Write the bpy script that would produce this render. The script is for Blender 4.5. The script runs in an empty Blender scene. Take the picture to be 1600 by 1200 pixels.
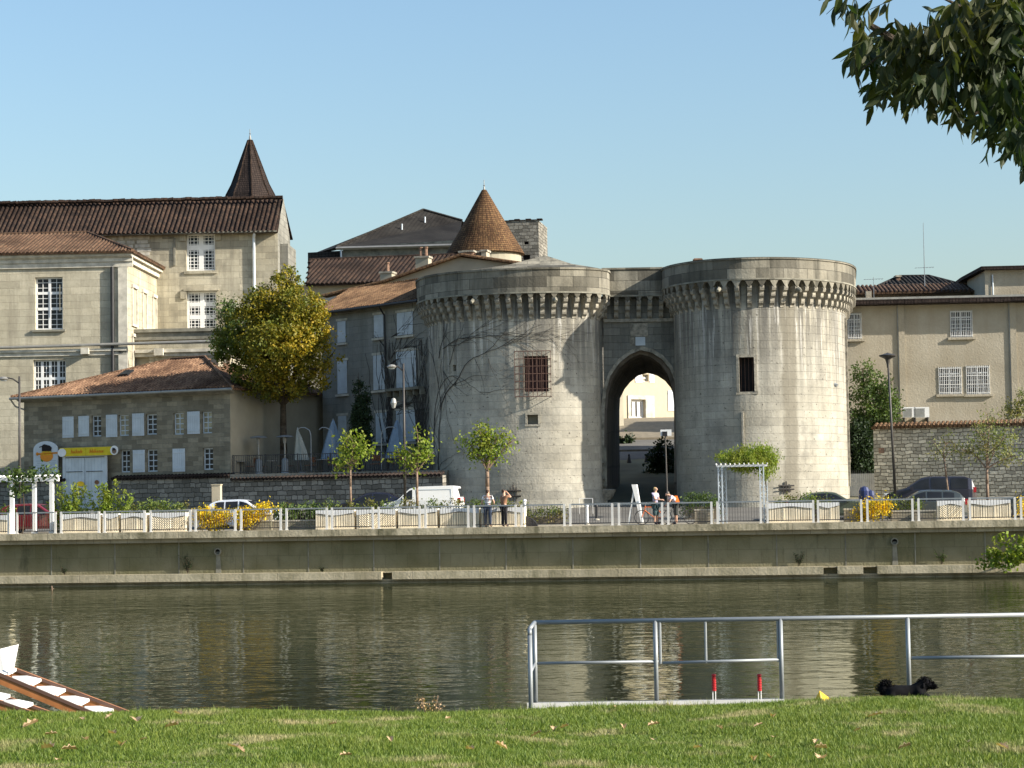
import bpy, math, random
import numpy as np
from mathutils import Vector, Matrix
rnd = random.Random(7)
R = math.radians
sc = bpy.context.scene
# ---------------------------------------------------------------- camera, world, sun
FPX, EYE, HZ, ROLL = 3400.0, 3.55, 785.0, 0.9     # focal length in photo pixels, eye height, horizon row
cam_d = bpy.data.cameras.new('camera'); cam = bpy.data.objects.new('camera', cam_d); sc.collection.objects.link(cam)
cam_d.sensor_width = 36; cam_d.lens = 36 * FPX / 1600; cam_d.clip_start = .3; cam_d.clip_end = 6000
PITCH = math.atan((HZ - 600) / FPX)
CM = (Matrix.Rotation(math.pi / 2 + PITCH, 4, 'X') @ Matrix.Rotation(R(-ROLL), 4, 'Z'))
cam.matrix_world = Matrix.Translation((0, 0, EYE)) @ CM
sc.camera = cam
SUN_AZ, SUN_EL = 71.0, 27.0                           # azimuth measured from -Y (behind the viewer) to the right
sd = Vector((math.sin(R(SUN_AZ)) * math.cos(R(SUN_EL)), -math.cos(R(SUN_AZ)) * math.cos(R(SUN_EL)), math.sin(R(SUN_EL))))
w = bpy.data.worlds.new('World'); sc.world = w; w.use_nodes = True
nt = w.node_tree; bg = nt.nodes['Background']
sky = nt.nodes.new('ShaderNodeTexSky'); sky.sky_type = 'NISHITA'; sky.sun_disc = False
sky.sun_elevation = R(SUN_EL); sky.sun_rotation = math.atan2(sd.x, sd.y)
sky.altitude = 50; sky.air_density = 1.4; sky.dust_density = 1.7; sky.ozone_density = 4.5
nt.links.new(sky.outputs[0], bg.inputs[0]); bg.inputs[1].default_value = 0.098
sl = bpy.data.lights.new('sun', 'SUN'); sl.energy = 5.0; sl.angle = R(.5); sl.color = (1, .92, .80)
so = bpy.data.objects.new('sun', sl); sc.collection.objects.link(so)
so.rotation_euler = sd.to_track_quat('Z', 'Y').to_euler(); so.location = (60, -20, 60)
sc.view_settings.view_transform = 'Standard'; sc.view_settings.look = 'None'
sc.view_settings.gamma = 1; sc.view_settings.exposure = 1.0
sc.cycles.max_bounces = 6; sc.cycles.transparent_max_bounces = 8

# ---------------------------------------------------------------- measuring helpers
def ray(px, py):
    return (CM.to_3x3() @ Vector(((px - 800) / FPX, -(py - 600) / FPX, -1)))
def at(px, py, D):
    r = ray(px, py); t = D / r.y
    return Vector((r.x * t, D, EYE + r.z * t))
def hz(px): return HZ - (px - 800) * math.tan(R(ROLL))
def X_(px, D): return at(px, hz(px), D).x
class Fr:
    """a thing's own frame: x along its front, y into it, z up"""
    def __init__(s, x, y, z=0, rz=0):
        s.o = Vector((x, y, z)); s.rz = rz
        s.M = Matrix.Translation(s.o) @ Matrix.Rotation(rz, 4, 'Z'); s.I = s.M.inverted()
    @staticmethod
    def line(pl, Dl, pr, Dr, z=0):
        xl, xr = X_(pl, Dl), X_(pr, Dr)
        return Fr(xl, Dl, z, math.atan2(Dr - Dl, xr - xl))
    def hit(s, px, py, y=0.0):
        r = s.I.to_3x3() @ ray(px, py); c = s.I @ Vector((0, 0, EYE))
        t = (y - c.y) / r.y; p = c + r * t
        return p.x, p.z
    def x(s, px, y=0.0): return s.hit(px, hz(px), y)[0]
    def l(s, v): return s.I @ Vector(v)
    def w(s, x, y, z): return s.M @ Vector((x, y, z))
    def at(s, px, py, D): return s.l(at(px, py, D))

def tag(o, label=None, cat=None, group=None, kind=None):
    if label: o['label'] = label
    if cat: o['category'] = cat
    if group: o['group'] = group
    if kind: o['kind'] = kind
    return o
def thing(name, label, cat, F, group=None, kind=None):
    o = bpy.data.objects.new(name, None); sc.collection.objects.link(o)
    o.matrix_world = F.M; o.empty_display_size = .3
    return tag(o, label, cat, group, kind)
def copy_tree(o, parent=None):
    c = o.copy(); sc.collection.objects.link(c)
    c.parent = parent
    for ch in list(o.children): copy_tree(ch, c)
    return c

class MB:
    def __init__(s): s.v = []; s.f = []; s.uv = {}; s.mi = []; s.cur = 0
    def face(s, pts, uv=None):
        b = len(s.v); s.v += [tuple(p) for p in pts]; s.f.append(tuple(range(b, b + len(pts))))
        s.mi.append(s.cur)
        if uv: s.uv[len(s.f) - 1] = uv
    def hexa(s, p):          # 8 points: bottom ring 0-3, top ring 4-7
        for q in ((3, 2, 1, 0), (4, 5, 6, 7), (0, 1, 5, 4), (1, 2, 6, 5), (2, 3, 7, 6), (3, 0, 4, 7)): s.face([p[i] for i in q])
    def box(s, x0, x1, y0, y1, z0, z1):
        s.hexa([(x0, y0, z0), (x1, y0, z0), (x1, y1, z0), (x0, y1, z0), (x0, y0, z1), (x1, y0, z1), (x1, y1, z1), (x0, y1, z1)])
    def bar(s, a, b, wx, wy=None):       # square bar between two points
        s.tube(a, b, wx * .7, (wy or wx) * .7, 4)
    def tube(s, a, b, r0, r1=None, n=8, caps=True):
        r1 = r0 if r1 is None else r1
        a = Vector(a); b = Vector(b); d = (b - a)
        if d.length < 1e-6: return
        d.normalize(); u = d.orthogonal().normalized() if abs(d.z) < .9 else Vector((1, 0, 0)).cross(d).normalized()
        vv = d.cross(u); base = len(s.v)
        for k in range(n):
            t = 2 * math.pi * (k + .5) / n; o = u * math.cos(t) + vv * math.sin(t)
            s.v += [tuple(a + o * r0), tuple(b + o * r1)]
        for k in range(n):
            i, j = base + 2 * k, base + 2 * ((k + 1) % n)
            s.f.append((i, j, j + 1, i + 1)); s.mi.append(s.cur)
        if caps:
            s.f.append(tuple(base + 2 * k for k in range(n))[::-1]); s.mi.append(s.cur)
            s.f.append(tuple(base + 2 * k + 1 for k in range(n))); s.mi.append(s.cur)
    def path(s, pts, r, n=6, r1=None):
        m = len(pts) - 1
        for i in range(m):
            ra = r + ((r1 if r1 is not None else r) - r) * i / m; rb = r + ((r1 if r1 is not None else r) - r) * (i + 1) / m
            s.tube(pts[i], pts[i + 1], ra, rb, n)
    def prism(s, pts, axis, a, b):       # outline (2-D) extruded along axis from a to b
        def P(p, t):
            return {'y': (p[0], t, p[1]), 'x': (t, p[0], p[1]), 'z': (p[0], p[1], t)}[axis]
        n = len(pts); s.face([P(p, a) for p in pts]); s.face([P(p, b) for p in pts][::-1])
        for i in range(n):
            p, q = pts[i], pts[(i + 1) % n]; s.face([P(q, a), P(p, a), P(p, b), P(q, b)])
    def lathe(s, prof, c=(0, 0, 0), n=24, a0=0, a1=2 * math.pi):
        m = len(prof)
        full = abs(a1 - a0 - 2 * math.pi) < 1e-6
        for k in range(n):
            t0 = a0 + (a1 - a0) * k / n; t1 = a0 + (a1 - a0) * (k + 1) / n
            for i in range(m - 1):
                (r0, z0), (r1, z1) = prof[i], prof[i + 1]
                P = lambda r, t, z: (c[0] + r * math.cos(t), c[1] + r * math.sin(t), c[2] + z)
                rr = max(r0, r1)
                q = [P(r0, t0, z0), P(r0, t1, z0), P(r1, t1, z1), P(r1, t0, z1)]
                uv = [(rr * t0, z0), (rr * t1, z0), (rr * t1, z1), (rr * t0, z1)]
                if r1 < 1e-4: q = q[:3]; uv = uv[:3]
                if r0 < 1e-4: q = [q[0], q[2], q[3]]; uv = [uv[0], uv[2], uv[3]]
                s.face(q, uv)
    def holes(s, x0, x1, z0, z1, hs, y=0.0, d=.25, top=None):
        """wall sheet with recessed openings; hs = list of (x0,x1,z0,z1)"""
        xs = sorted({x0, x1, *[h[0] for h in hs], *[h[1] for h in hs]}); zs = sorted({z0, z1, *[h[2] for h in hs], *[h[3] for h in hs]})
        xs = [x for x in xs if x0 <= x <= x1]; zs = [z for z in zs if z0 <= z <= z1]
        for i in range(len(xs) - 1):
            for j in range(len(zs) - 1):
                cx, cz = (xs[i] + xs[i + 1]) / 2, (zs[j] + zs[j + 1]) / 2
                if any(h[0] < cx < h[1] and h[2] < cz < h[3] for h in hs): continue
                s.face([(xs[i], y, zs[j]), (xs[i + 1], y, zs[j]), (xs[i + 1], y, zs[j + 1]), (xs[i], y, zs[j + 1])])
        for a, b, c, e in hs:
            s.face([(a, y, c), (a, y + d, c), (a, y + d, e), (a, y, e)]); s.face([(b, y + d, c), (b, y, c), (b, y, e), (b, y + d, e)])
            s.face([(a, y, e), (a, y + d, e), (b, y + d, e), (b, y, e)]); s.face([(a, y + d, c), (a, y, c), (b, y, c), (b, y + d, c)])
    def build(s, name, mat, parent=None, smooth=False, F=None):
        me = bpy.data.meshes.new(name)
        me.from_pydata(s.v, [], s.f)
        mats = mat if isinstance(mat, (list, tuple)) else [mat]
        for m in mats: me.materials.append(m)
        if len(mats) > 1: me.polygons.foreach_set('material_index', s.mi)
        uvl = me.uv_layers.new(name='UVMap').data
        for p in me.polygons:
            c = s.uv.get(p.index)
            if c:
                for k, li in enumerate(p.loop_indices): uvl[li].uv = c[k]
            else:
                n = p.normal
                for li in p.loop_indices:
                    q = me.vertices[me.loops[li].vertex_index].co
                    if abs(n.z) > .75: uvl[li].uv = (q.x, q.y)
                    elif abs(n.y) >= abs(n.x): uvl[li].uv = (q.x, q.z)
                    else: uvl[li].uv = (q.y, q.z)
        if smooth: me.polygons.foreach_set('use_smooth', [True] * len(me.polygons))
        o = bpy.data.objects.new(name, me); sc.collection.objects.link(o)
        if parent is not None: o.parent = parent
        elif F is not None: o.matrix_world = F.M
        return o

# ---------------------------------------------------------------- materials
def new_mat(name):
    m = bpy.data.materials.new(name); m.use_nodes = True
    t = m.node_tree; return m, t, t.nodes['Principled BSDF']
def N(t, ty, **k):
    n = t.nodes.new(ty)
    for a, b in k.items(): setattr(n, a, b)
    return n
def col(c): return (c[0], c[1], c[2], 1)
def mix(t, f, a, b, mode='MIX'):
    n = N(t, 'ShaderNodeMix', data_type='RGBA', blend_type=mode)
    for i, x in ((0, f), (6, a), (7, b)):
        if isinstance(x, (tuple, list)): n.inputs[i].default_value = col(x)
        elif isinstance(x, (int, float)): n.inputs[i].default_value = x
        else: t.links.new(x, n.inputs[i])
    return n.outputs[2]
def ramp(t, src, a, b, c0=(0, 0, 0), c1=(1, 1, 1)):
    n = N(t, 'ShaderNodeValToRGB'); e = n.color_ramp.elements
    e[0].position = a; e[1].position = b; e[0].color = col(c0); e[1].color = col(c1)
    t.links.new(src, n.inputs[0]); return n.outputs[0]
def noise(t, scale, coord='Object', detail=4, sc3=None, rough=.55):
    tc = N(t, 'ShaderNodeTexCoord'); src = tc.outputs[coord]
    if sc3:
        mp = N(t, 'ShaderNodeMapping'); mp.inputs['Scale'].default_value = sc3
        t.links.new(src, mp.inputs[0]); src = mp.outputs[0]
    n = N(t, 'ShaderNodeTexNoise'); n.inputs['Scale'].default_value = scale; n.inputs['Detail'].default_value = detail
    n.inputs['Roughness'].default_value = rough
    t.links.new(src, n.inputs['Vector']); return n.outputs[0]
def bump(t, b, src, dist, strength=1.0):
    n = N(t, 'ShaderNodeBump'); n.inputs['Distance'].default_value = dist; n.inputs['Strength'].default_value = strength
    t.links.new(src, n.inputs['Height'])
    if b.inputs['Normal'].links: t.links.new(b.inputs['Normal'].links[0].from_socket, n.inputs['Normal'])
    t.links.new(n.outputs[0], b.inputs['Normal'])
def plain(name, c, rough=.7, metal=0, var=.15, scale=3.0, spec=.4, bmp=0):
    m, t, b = new_mat(name)
    f = ramp(t, noise(t, scale), .3, .7)
    t.links.new(mix(t, f, tuple(x * (1 - var) for x in c), tuple(min(1, x * (1 + var)) for x in c)), b.inputs['Base Color'])
    b.inputs['Roughness'].default_value = rough; b.inputs['Metallic'].default_value = metal
    b.inputs['Specular IOR Level'].default_value = spec
    if bmp: bump(t, b, noise(t, scale * 6), bmp)
    return m
def stone(name, c, bw=.7, bh=.33, mort=.012, mc=None, contrast=.3, stain=.5, streak=.4, stain_c=(.06, .058, .05), topz=None, fine=.35, off=.5, wash=None, botz=None, drip=None):
    m, t, b = new_mat(name)
    tc = N(t, 'ShaderNodeTexCoord')
    br = N(t, 'ShaderNodeTexBrick'); br.offset = off
    wob = N(t, 'ShaderNodeMix', data_type='VECTOR'); wob.inputs[0].default_value = .02
    nz = N(t, 'ShaderNodeTexNoise'); nz.inputs['Scale'].default_value = 1.5; t.links.new(tc.outputs['UV'], nz.inputs['Vector'])
    t.links.new(tc.outputs['UV'], wob.inputs[4]); t.links.new(nz.outputs[1], wob.inputs[5])
    t.links.new(wob.outputs[1], br.inputs['Vector'])
    br.inputs['Scale'].default_value = 1; br.inputs['Brick Width'].default_value = bw; br.inputs['Row Height'].default_value = bh
    br.inputs['Mortar Size'].default_value = mort; br.inputs['Mortar Smooth'].default_value = .3; br.inputs['Bias'].default_value = -.1
    br.inputs['Color1'].default_value = col([x * (1 - contrast) for x in c]); br.inputs['Color2'].default_value = col([min(.9, x * (1 + contrast * .45)) for x in c])
    br.inputs['Mortar'].default_value = col(mc or [x * .5 for x in c])
    o = br.outputs['Color']
    f1 = ramp(t, noise(t, .35, detail=6), .35, .7)
    o = mix(t, f1, o, mix(t, 1.0, o, (.72, .70, .66), 'MULTIPLY'))
    f2 = ramp(t, noise(t, 5.0, detail=5, rough=.7), .45, .75, (0, 0, 0), (fine,) * 3)
    o = mix(t, f2, o, [x * .45 for x in c])
    if wash:
        fw = ramp(t, noise(t, .5, detail=5, sc3=(1, 1, .5)), .5, .62, (0, 0, 0), (wash[1],) * 3); o = mix(t, fw, o, wash[0])
    if stain:
        f3 = ramp(t, noise(t, .9, detail=8, sc3=(1, 1, .8), rough=.65), .5, .72, (0, 0, 0), (stain,) * 3)
        o = mix(t, f3, o, stain_c)
    if streak:
        s3 = ramp(t, noise(t, 1.6, detail=6, sc3=(1, 1, .07), rough=.7), .47, .68, (0, 0, 0), (streak,) * 3)
        if topz:
            sx = N(t, 'ShaderNodeSeparateXYZ'); g = N(t, 'ShaderNodeNewGeometry'); t.links.new(g.outputs['Position'], sx.inputs[0])
            mr = N(t, 'ShaderNodeMapRange'); mr.inputs[1].default_value = topz[0]; mr.inputs[2].default_value = topz[1]
            mr.inputs[3].default_value = .15; mr.inputs[4].default_value = 1; t.links.new(sx.outputs[2], mr.inputs[0])
            s3 = mix(t, 1.0, s3, mr.outputs[0], 'MULTIPLY')
        o = mix(t, s3, o, stain_c)
    if drip:
        sx = N(t, 'ShaderNodeSeparateXYZ'); g = N(t, 'ShaderNodeNewGeometry'); t.links.new(g.outputs['Position'], sx.inputs[0])
        mr = N(t, 'ShaderNodeMapRange'); mr.inputs[1].default_value = drip[0]; mr.inputs[2].default_value = drip[1]; t.links.new(sx.outputs[2], mr.inputs[0])
        for sc_, lo, hi, c_, am in ((3.2, .46, .56, (.085, .08, .07), .75), (5.5, .57, .63, (.62, .60, .55), .8), (.8, .45, .6, (.16, .155, .14), .45)):
            sd_ = ramp(t, noise(t, sc_, detail=4, sc3=(1, 1, .05), rough=.6), lo, hi)
            o = mix(t, mix(t, 1.0, sd_, ramp(t, mr.outputs[0], .05, .95, (0, 0, 0), (am,) * 3), 'MULTIPLY'), o, c_)
        pits = ramp(t, noise(t, 7, detail=3, rough=.5), .66, .70); o = mix(t, pits, o, (.12, .11, .09))
    t.links.new(o, b.inputs['Base Color']); b.inputs['Roughness'].default_value = .92; b.inputs['Specular IOR Level'].default_value = .2
    inv = N(t, 'ShaderNodeMath', operation='SUBTRACT'); inv.inputs[0].default_value = 1; t.links.new(br.outputs['Fac'], inv.inputs[1])
    bump(t, b, inv.outputs[0], .015); bump(t, b, noise(t, 9, detail=6), .02)
    return m
def rubble(name, c, scale=3.2):
    m, t, b = new_mat(name)
    tc = N(t, 'ShaderNodeTexCoord'); mp = N(t, 'ShaderNodeMapping'); mp.inputs['Scale'].default_value = (1, 1.7, 1)
    t.links.new(tc.outputs['UV'], mp.inputs[0])
    v = N(t, 'ShaderNodeTexVoronoi', voronoi_dimensions='2D', feature='DISTANCE_TO_EDGE'); v.inputs['Scale'].default_value = scale; t.links.new(mp.outputs[0], v.inputs['Vector'])
    v2 = N(t, 'ShaderNodeTexVoronoi', voronoi_dimensions='2D'); v2.inputs['Scale'].default_value = scale; t.links.new(mp.outputs[0], v2.inputs['Vector'])
    sp = N(t, 'ShaderNodeSeparateColor'); t.links.new(v2.outputs['Color'], sp.inputs[0])
    o = ramp(t, sp.outputs[0], 0, 1, [x * .55 for x in c], [min(1, x * 1.35) for x in c])
    e = ramp(t, v.outputs['Distance'], .005, .10)
    o = mix(t, e, [x * .28 for x in c], o)
    o = mix(t, ramp(t, noise(t, 6, detail=6, rough=.7), .4, .75, (0, 0, 0), (.6,) * 3), o, [x * .4 for x in c])
    o = mix(t, ramp(t, noise(t, .6, detail=5), .5, .7, (0, 0, 0), (.35,) * 3), o, (.06, .06, .04))
    t.links.new(o, b.inputs['Base Color']); b.inputs['Roughness'].default_value = .95; b.inputs['Specular IOR Level'].default_value = .1
    bump(t, b, e, .04); bump(t, b, noise(t, 12), .02); return m
def rubble2(name, c, mc, bw=.46, bh=.2, wob=.16):
    m, t, b = new_mat(name); tc = N(t, 'ShaderNodeTexCoord')
    nz = N(t, 'ShaderNodeTexNoise'); nz.inputs['Scale'].default_value = 2.6; nz.inputs['Detail'].default_value = 2; t.links.new(tc.outputs['UV'], nz.inputs['Vector'])
    w_ = N(t, 'ShaderNodeMix', data_type='VECTOR'); w_.inputs[0].default_value = wob; t.links.new(tc.outputs['UV'], w_.inputs[4]); t.links.new(nz.outputs[1], w_.inputs[5])
    br = N(t, 'ShaderNodeTexBrick'); br.offset = .37; br.offset_frequency = 2; br.squash = .62; br.squash_frequency = 3; t.links.new(w_.outputs[1], br.inputs[0]); br.inputs['Scale'].default_value = 1
    br.inputs['Brick Width'].default_value = bw; br.inputs['Row Height'].default_value = bh; br.inputs['Mortar Size'].default_value = .018; br.inputs['Mortar Smooth'].default_value = .5
    br.inputs['Color1'].default_value = col([x * .55 for x in c]); br.inputs['Color2'].default_value = col([min(.9, x * 1.3) for x in c]); br.inputs['Mortar'].default_value = col(mc)
    o = mix(t, ramp(t, noise(t, 5, detail=6, rough=.7), .4, .75, (0, 0, 0), (.55,) * 3), br.outputs[0], [x * .45 for x in c])
    o = mix(t, ramp(t, noise(t, .6, detail=5), .5, .7, (0, 0, 0), (.4,) * 3), o, [x * .3 for x in c])
    t.links.new(o, b.inputs['Base Color']); b.inputs['Roughness'].default_value = .95; b.inputs['Specular IOR Level'].default_value = .1
    inv = N(t, 'ShaderNodeMath', operation='SUBTRACT'); inv.inputs[0].default_value = 1; t.links.new(br.outputs['Fac'], inv.inputs[1]); bump(t, b, inv.outputs[0], .04); bump(t, b, noise(t, 10), .03); return m
def tiles(name, c1, c2, lichen=(.35, .3, .2), lf=.4, row=.38, wid=.22):
    m, t, b = new_mat(name)
    tc = N(t, 'ShaderNodeTexCoord'); br = N(t, 'ShaderNodeTexBrick'); br.offset = 0
    t.links.new(tc.outputs['UV'], br.inputs['Vector']); br.inputs['Scale'].default_value = 1
    br.inputs['Brick Width'].default_value = wid; br.inputs['Row Height'].default_value = row; br.inputs['Mortar Size'].default_value = .02
    br.inputs['Color1'].default_value = col(c1); br.inputs['Color2'].default_value = col(c2); br.inputs['Mortar'].default_value = col([x * .35 for x in c1])
    o = br.outputs[0]
    o = mix(t, ramp(t, noise(t, .45, detail=6), .42, .66), o, mix(t, 1.0, o, (.5, .48, .48), 'MULTIPLY'))
    o = mix(t, ramp(t, noise(t, 4.5, detail=6, rough=.75), .56, .68, (0, 0, 0), (lf,) * 3), o, lichen)
    t.links.new(o, b.inputs['Base Color']); b.inputs['Roughness'].default_value = .9; b.inputs['Specular IOR Level'].default_value = .15
    bump(t, b, noise(t, 8), .03); return m
def leafmat(name, c1, c2, c3=None, trans=.25, patch=.8):
    m, t, b = new_mat(name)
    g = N(t, 'ShaderNodeNewGeometry')
    o = ramp(t, g.outputs['Random Per Island'], .1, .95, c1, c2)
    if c3: o = mix(t, ramp(t, noise(t, patch, detail=4), .45, .62), o, mix(t, .8, o, c3))
    t.links.new(o, b.inputs['Base Color']); b.inputs['Roughness'].default_value = .6; b.inputs['Specular IOR Level'].default_value = .3
    tr = N(t, 'ShaderNodeBsdfTranslucent'); t.links.new(mix(t, 1.0, o, (1.3, 1.4, .5), 'MULTIPLY'), tr.inputs[0])
    ms = N(t, 'ShaderNodeMixShader'); ms.inputs[0].default_value = trans
    t.links.new(b.outputs[0], ms.inputs[1]); t.links.new(tr.outputs[0], ms.inputs[2])
    t.links.new(ms.outputs[0], t.nodes['Material Output'].inputs[0]); return m

M = {}
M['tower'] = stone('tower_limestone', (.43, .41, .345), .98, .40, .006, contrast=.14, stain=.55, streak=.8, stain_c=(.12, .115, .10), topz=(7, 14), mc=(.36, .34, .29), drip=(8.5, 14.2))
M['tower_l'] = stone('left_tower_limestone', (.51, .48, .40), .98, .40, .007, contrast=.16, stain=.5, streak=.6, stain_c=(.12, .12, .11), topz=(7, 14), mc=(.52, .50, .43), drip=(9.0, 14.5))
M['parapet'] = stone('parapet_stone', (.30, .28, .225), 1.3, .55, .014, contrast=.65, stain=.6, streak=.75, stain_c=(.05, .048, .038), mc=(.10, .095, .08))
M['corbel'] = plain('corbel_stone', (.30, .275, .22), .95, var=.45, scale=4, bmp=.02)
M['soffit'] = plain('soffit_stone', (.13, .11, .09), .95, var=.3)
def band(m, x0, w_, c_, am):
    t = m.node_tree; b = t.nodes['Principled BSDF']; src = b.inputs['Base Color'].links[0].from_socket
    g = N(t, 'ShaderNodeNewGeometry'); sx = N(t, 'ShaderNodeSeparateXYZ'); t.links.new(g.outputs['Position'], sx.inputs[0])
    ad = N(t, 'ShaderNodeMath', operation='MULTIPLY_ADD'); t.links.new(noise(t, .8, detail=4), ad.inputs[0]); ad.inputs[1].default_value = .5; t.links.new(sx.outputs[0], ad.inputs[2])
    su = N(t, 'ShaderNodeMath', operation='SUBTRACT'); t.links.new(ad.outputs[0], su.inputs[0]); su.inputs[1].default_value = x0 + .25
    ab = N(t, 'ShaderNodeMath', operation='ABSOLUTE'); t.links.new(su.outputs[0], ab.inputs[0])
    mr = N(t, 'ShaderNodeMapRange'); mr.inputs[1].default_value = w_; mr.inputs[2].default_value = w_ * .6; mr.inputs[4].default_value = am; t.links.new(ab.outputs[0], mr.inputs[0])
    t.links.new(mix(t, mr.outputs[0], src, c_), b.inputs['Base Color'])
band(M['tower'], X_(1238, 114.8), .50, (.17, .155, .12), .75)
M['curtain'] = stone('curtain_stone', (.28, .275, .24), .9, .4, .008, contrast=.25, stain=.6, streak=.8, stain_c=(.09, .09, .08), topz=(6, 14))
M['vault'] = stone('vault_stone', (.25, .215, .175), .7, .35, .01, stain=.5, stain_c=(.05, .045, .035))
M['chateau'] = stone('chateau_ashlar', (.52, .475, .36), 1.2, .42, .006, contrast=.22, stain=.65, streak=.6, stain_c=(.17, .155, .12), mc=(.30, .27, .20))
M['wing'] = stone('wing_ashlar', (.54, .495, .375), 1.3, .45, .006, contrast=.16, stain=.5, streak=.5, stain_c=(.22, .195, .145), mc=(.31, .28, .21))
M['shed'] = stone('shed_stone', (.32, .285, .21), .7, .26, .008, mc=(.36, .33, .26), contrast=.4, fine=.6, stain=.6, streak=.4, stain_c=(.12, .11, .08))
M['render'] = plain('cream_render', (.34, .31, .235), .95, var=.12, scale=.8)
M['midhouse'] = stone('weathered_render', (.30, .30, .27), .9, .4, .003, contrast=.08, stain=.4, streak=.6, stain_c=(.16, .16, .14))
M['rubble_l'] = rubble2('terrace_rubble', (.25, .235, .20), (.07, .065, .055), .5, .22)
M['rubble_r'] = rubble2('river_rubble', (.60, .54, .42), (.15, .13, .095), .38, .165)
M['concrete'] = None
M['beige'] = stone('beige_roughcast', (.41, .37, .29), 9, 9, .001, contrast=.0, stain=.18, streak=.3, stain_c=(.28, .23, .16), fine=.2)
M['trim'] = plain('light_stone_trim', (.50, .47, .39), .9, var=.3, scale=2)
M['darktrim'] = plain('dark_stone_trim', (.2, .19, .15), .9, var=.4, scale=2)
M['tile_dark'] = tiles('dark_roman_tile', (.030, .021, .017), (.065, .040, .028), (.13, .10, .065), .5, wid=.32)
M['tile_wing'] = tiles('brown_roman_tile', (.09, .055, .035), (.15, .09, .055), (.24, .21, .14), .5, wid=.26)
M['tile_orange'] = tiles('orange_roman_tile', (.15, .085, .052), (.29, .175, .105), (.09, .06, .04), .6)
M['tile_brown'] = tiles('mixed_roman_tile', (.13, .075, .042), (.25, .15, .08), (.26, .20, .11), .5)
M['tile_flat'] = tiles('flat_plain_tile', (.09, .05, .026), (.17, .095, .045), (.30, .21, .09), .5, .16, .2)
M['tile_choc'] = tiles('chocolate_plain_tile', (.035, .026, .023), (.05, .036, .03), (.06, .045, .035), .3, .16, .2)
M['slate'] = tiles('dark_slate', (.03, .028, .025), (.042, .038, .033), (.05, .045, .035), .3, .2, .3)
M['white'] = plain('white_paint', (.74, .74, .72), .6, var=.06)
M['greywhite'] = plain('aged_white_paint', (.50, .55, .58), .7, var=.12, scale=1.5)
M['glass'] = plain('window_glass', (.02, .022, .025), .12, var=.4, spec=.3, scale=.7)
M['reflection_glass'] = plain('painted_reflection_pane', (.30, .27, .18), .15, var=.5, spec=.5, scale=2.5)  # yellowish reflection painted into the pane colour
M['black'] = plain('dark_void', (.012, .01, .01), .9)
M['winebrown'] = plain('dark_red_shutter', (.05, .02, .02), .7)
M['rust'] = plain('rusty_iron', (.10, .055, .04), .8)
M['iron'] = plain('black_iron', (.02, .02, .022), .5)
M['lamp'] = plain('lamp_post_paint', (.05, .045, .04), .5)
M['galv'] = plain('galvanised_steel', (.25, .27, .28), .5, metal=.35, var=.1)
M['steelwhite'] = plain('pale_painted_steel', (.66, .64, .60), .4, metal=.1, var=.08)
M['steelgrey'] = plain('grey_painted_steel', (.30, .30, .28), .5, metal=.2)
M['zinc'] = plain('zinc', (.30, .29, .26), .5, metal=.4)
M['redpaint'] = plain('red_plastic', (.38, .015, .02), .4)
M['yellow'] = plain('yellow_fabric', (.85, .50, .01), .6)
M['wood_pale'] = plain('pale_planter_boards', (.84, .74, .55), .8, var=.15, scale=2.5)
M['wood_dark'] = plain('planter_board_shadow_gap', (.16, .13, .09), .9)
M['wood_red'] = plain('varnished_mahogany', (.20, .08, .03), .4, var=.35, scale=5)
M['ramp_wood'] = plain('orange_brown_boat_wood', (.34, .135, .045), .5, var=.3, scale=6)
M['bark'] = plain('bark', (.08, .06, .04), .95, var=.4, scale=8, bmp=.03)
M['bark_l'] = plain('pale_bark', (.20, .14, .10), .95, var=.3, scale=8)
M['stonebox'] = stone('pebbled_concrete', (.40, .36, .28), .5, .24, .01, contrast=.3, stain=.6, stain_c=(.12, .13, .06))
M['brick'] = stone('chimney_brick', (.38, .24, .17), .22, .08, .01, contrast=.3, stain=.4)
M['leaf_yellow'] = leafmat('autumn_yellow_leaves', (.15, .145, .012), (.38, .26, .018), (.08, .11, .015), .25, .5)
def two_tone(m, x0, x1, green):
    t = m.node_tree; b = t.nodes['Principled BSDF']; src = b.inputs['Base Color'].links[0].from_socket; tc = N(t, 'ShaderNodeTexCoord'); sx = N(t, 'ShaderNodeSeparateXYZ'); t.links.new(tc.outputs['Object'], sx.inputs[0])
    ad = N(t, 'ShaderNodeMath', operation='MULTIPLY_ADD'); t.links.new(noise(t, .9, detail=4), ad.inputs[0]); ad.inputs[1].default_value = 4.0; t.links.new(sx.outputs[0], ad.inputs[2])
    mr = N(t, 'ShaderNodeMapRange'); mr.inputs[1].default_value = x0 + 2; mr.inputs[2].default_value = x1 + 2; t.links.new(ad.outputs[0], mr.inputs[0])
    t.links.new(mix(t, mr.outputs[0], mix(t, .75, src, green), src), b.inputs['Base Color'])
two_tone(M['leaf_yellow'], -3.8, 1.6, (.055, .085, .012))
M['leaf_green'] = leafmat('mid_green_leaves', (.05, .09, .02), (.12, .17, .04), (.035, .06, .015))
M['leaf_fresh'] = leafmat('fresh_green_leaves', (.12, .19, .02), (.24, .29, .04), (.20, .21, .03), .35, 1.2)
M['leaf_pale'] = leafmat('thin_pale_leaves', (.13, .17, .06), (.20, .22, .09), (.22, .18, .06), .3, 1.0)
M['leaf_dark'] = leafmat('dark_cypress_leaves', (.015, .03, .012), (.03, .055, .02))
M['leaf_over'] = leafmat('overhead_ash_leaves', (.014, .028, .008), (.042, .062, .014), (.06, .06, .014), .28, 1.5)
M['flower_y'] = leafmat('yellow_blossom', (.58, .37, .005), (.82, .56, .01), (.30, .30, .02), .25, 2.5)
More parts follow.
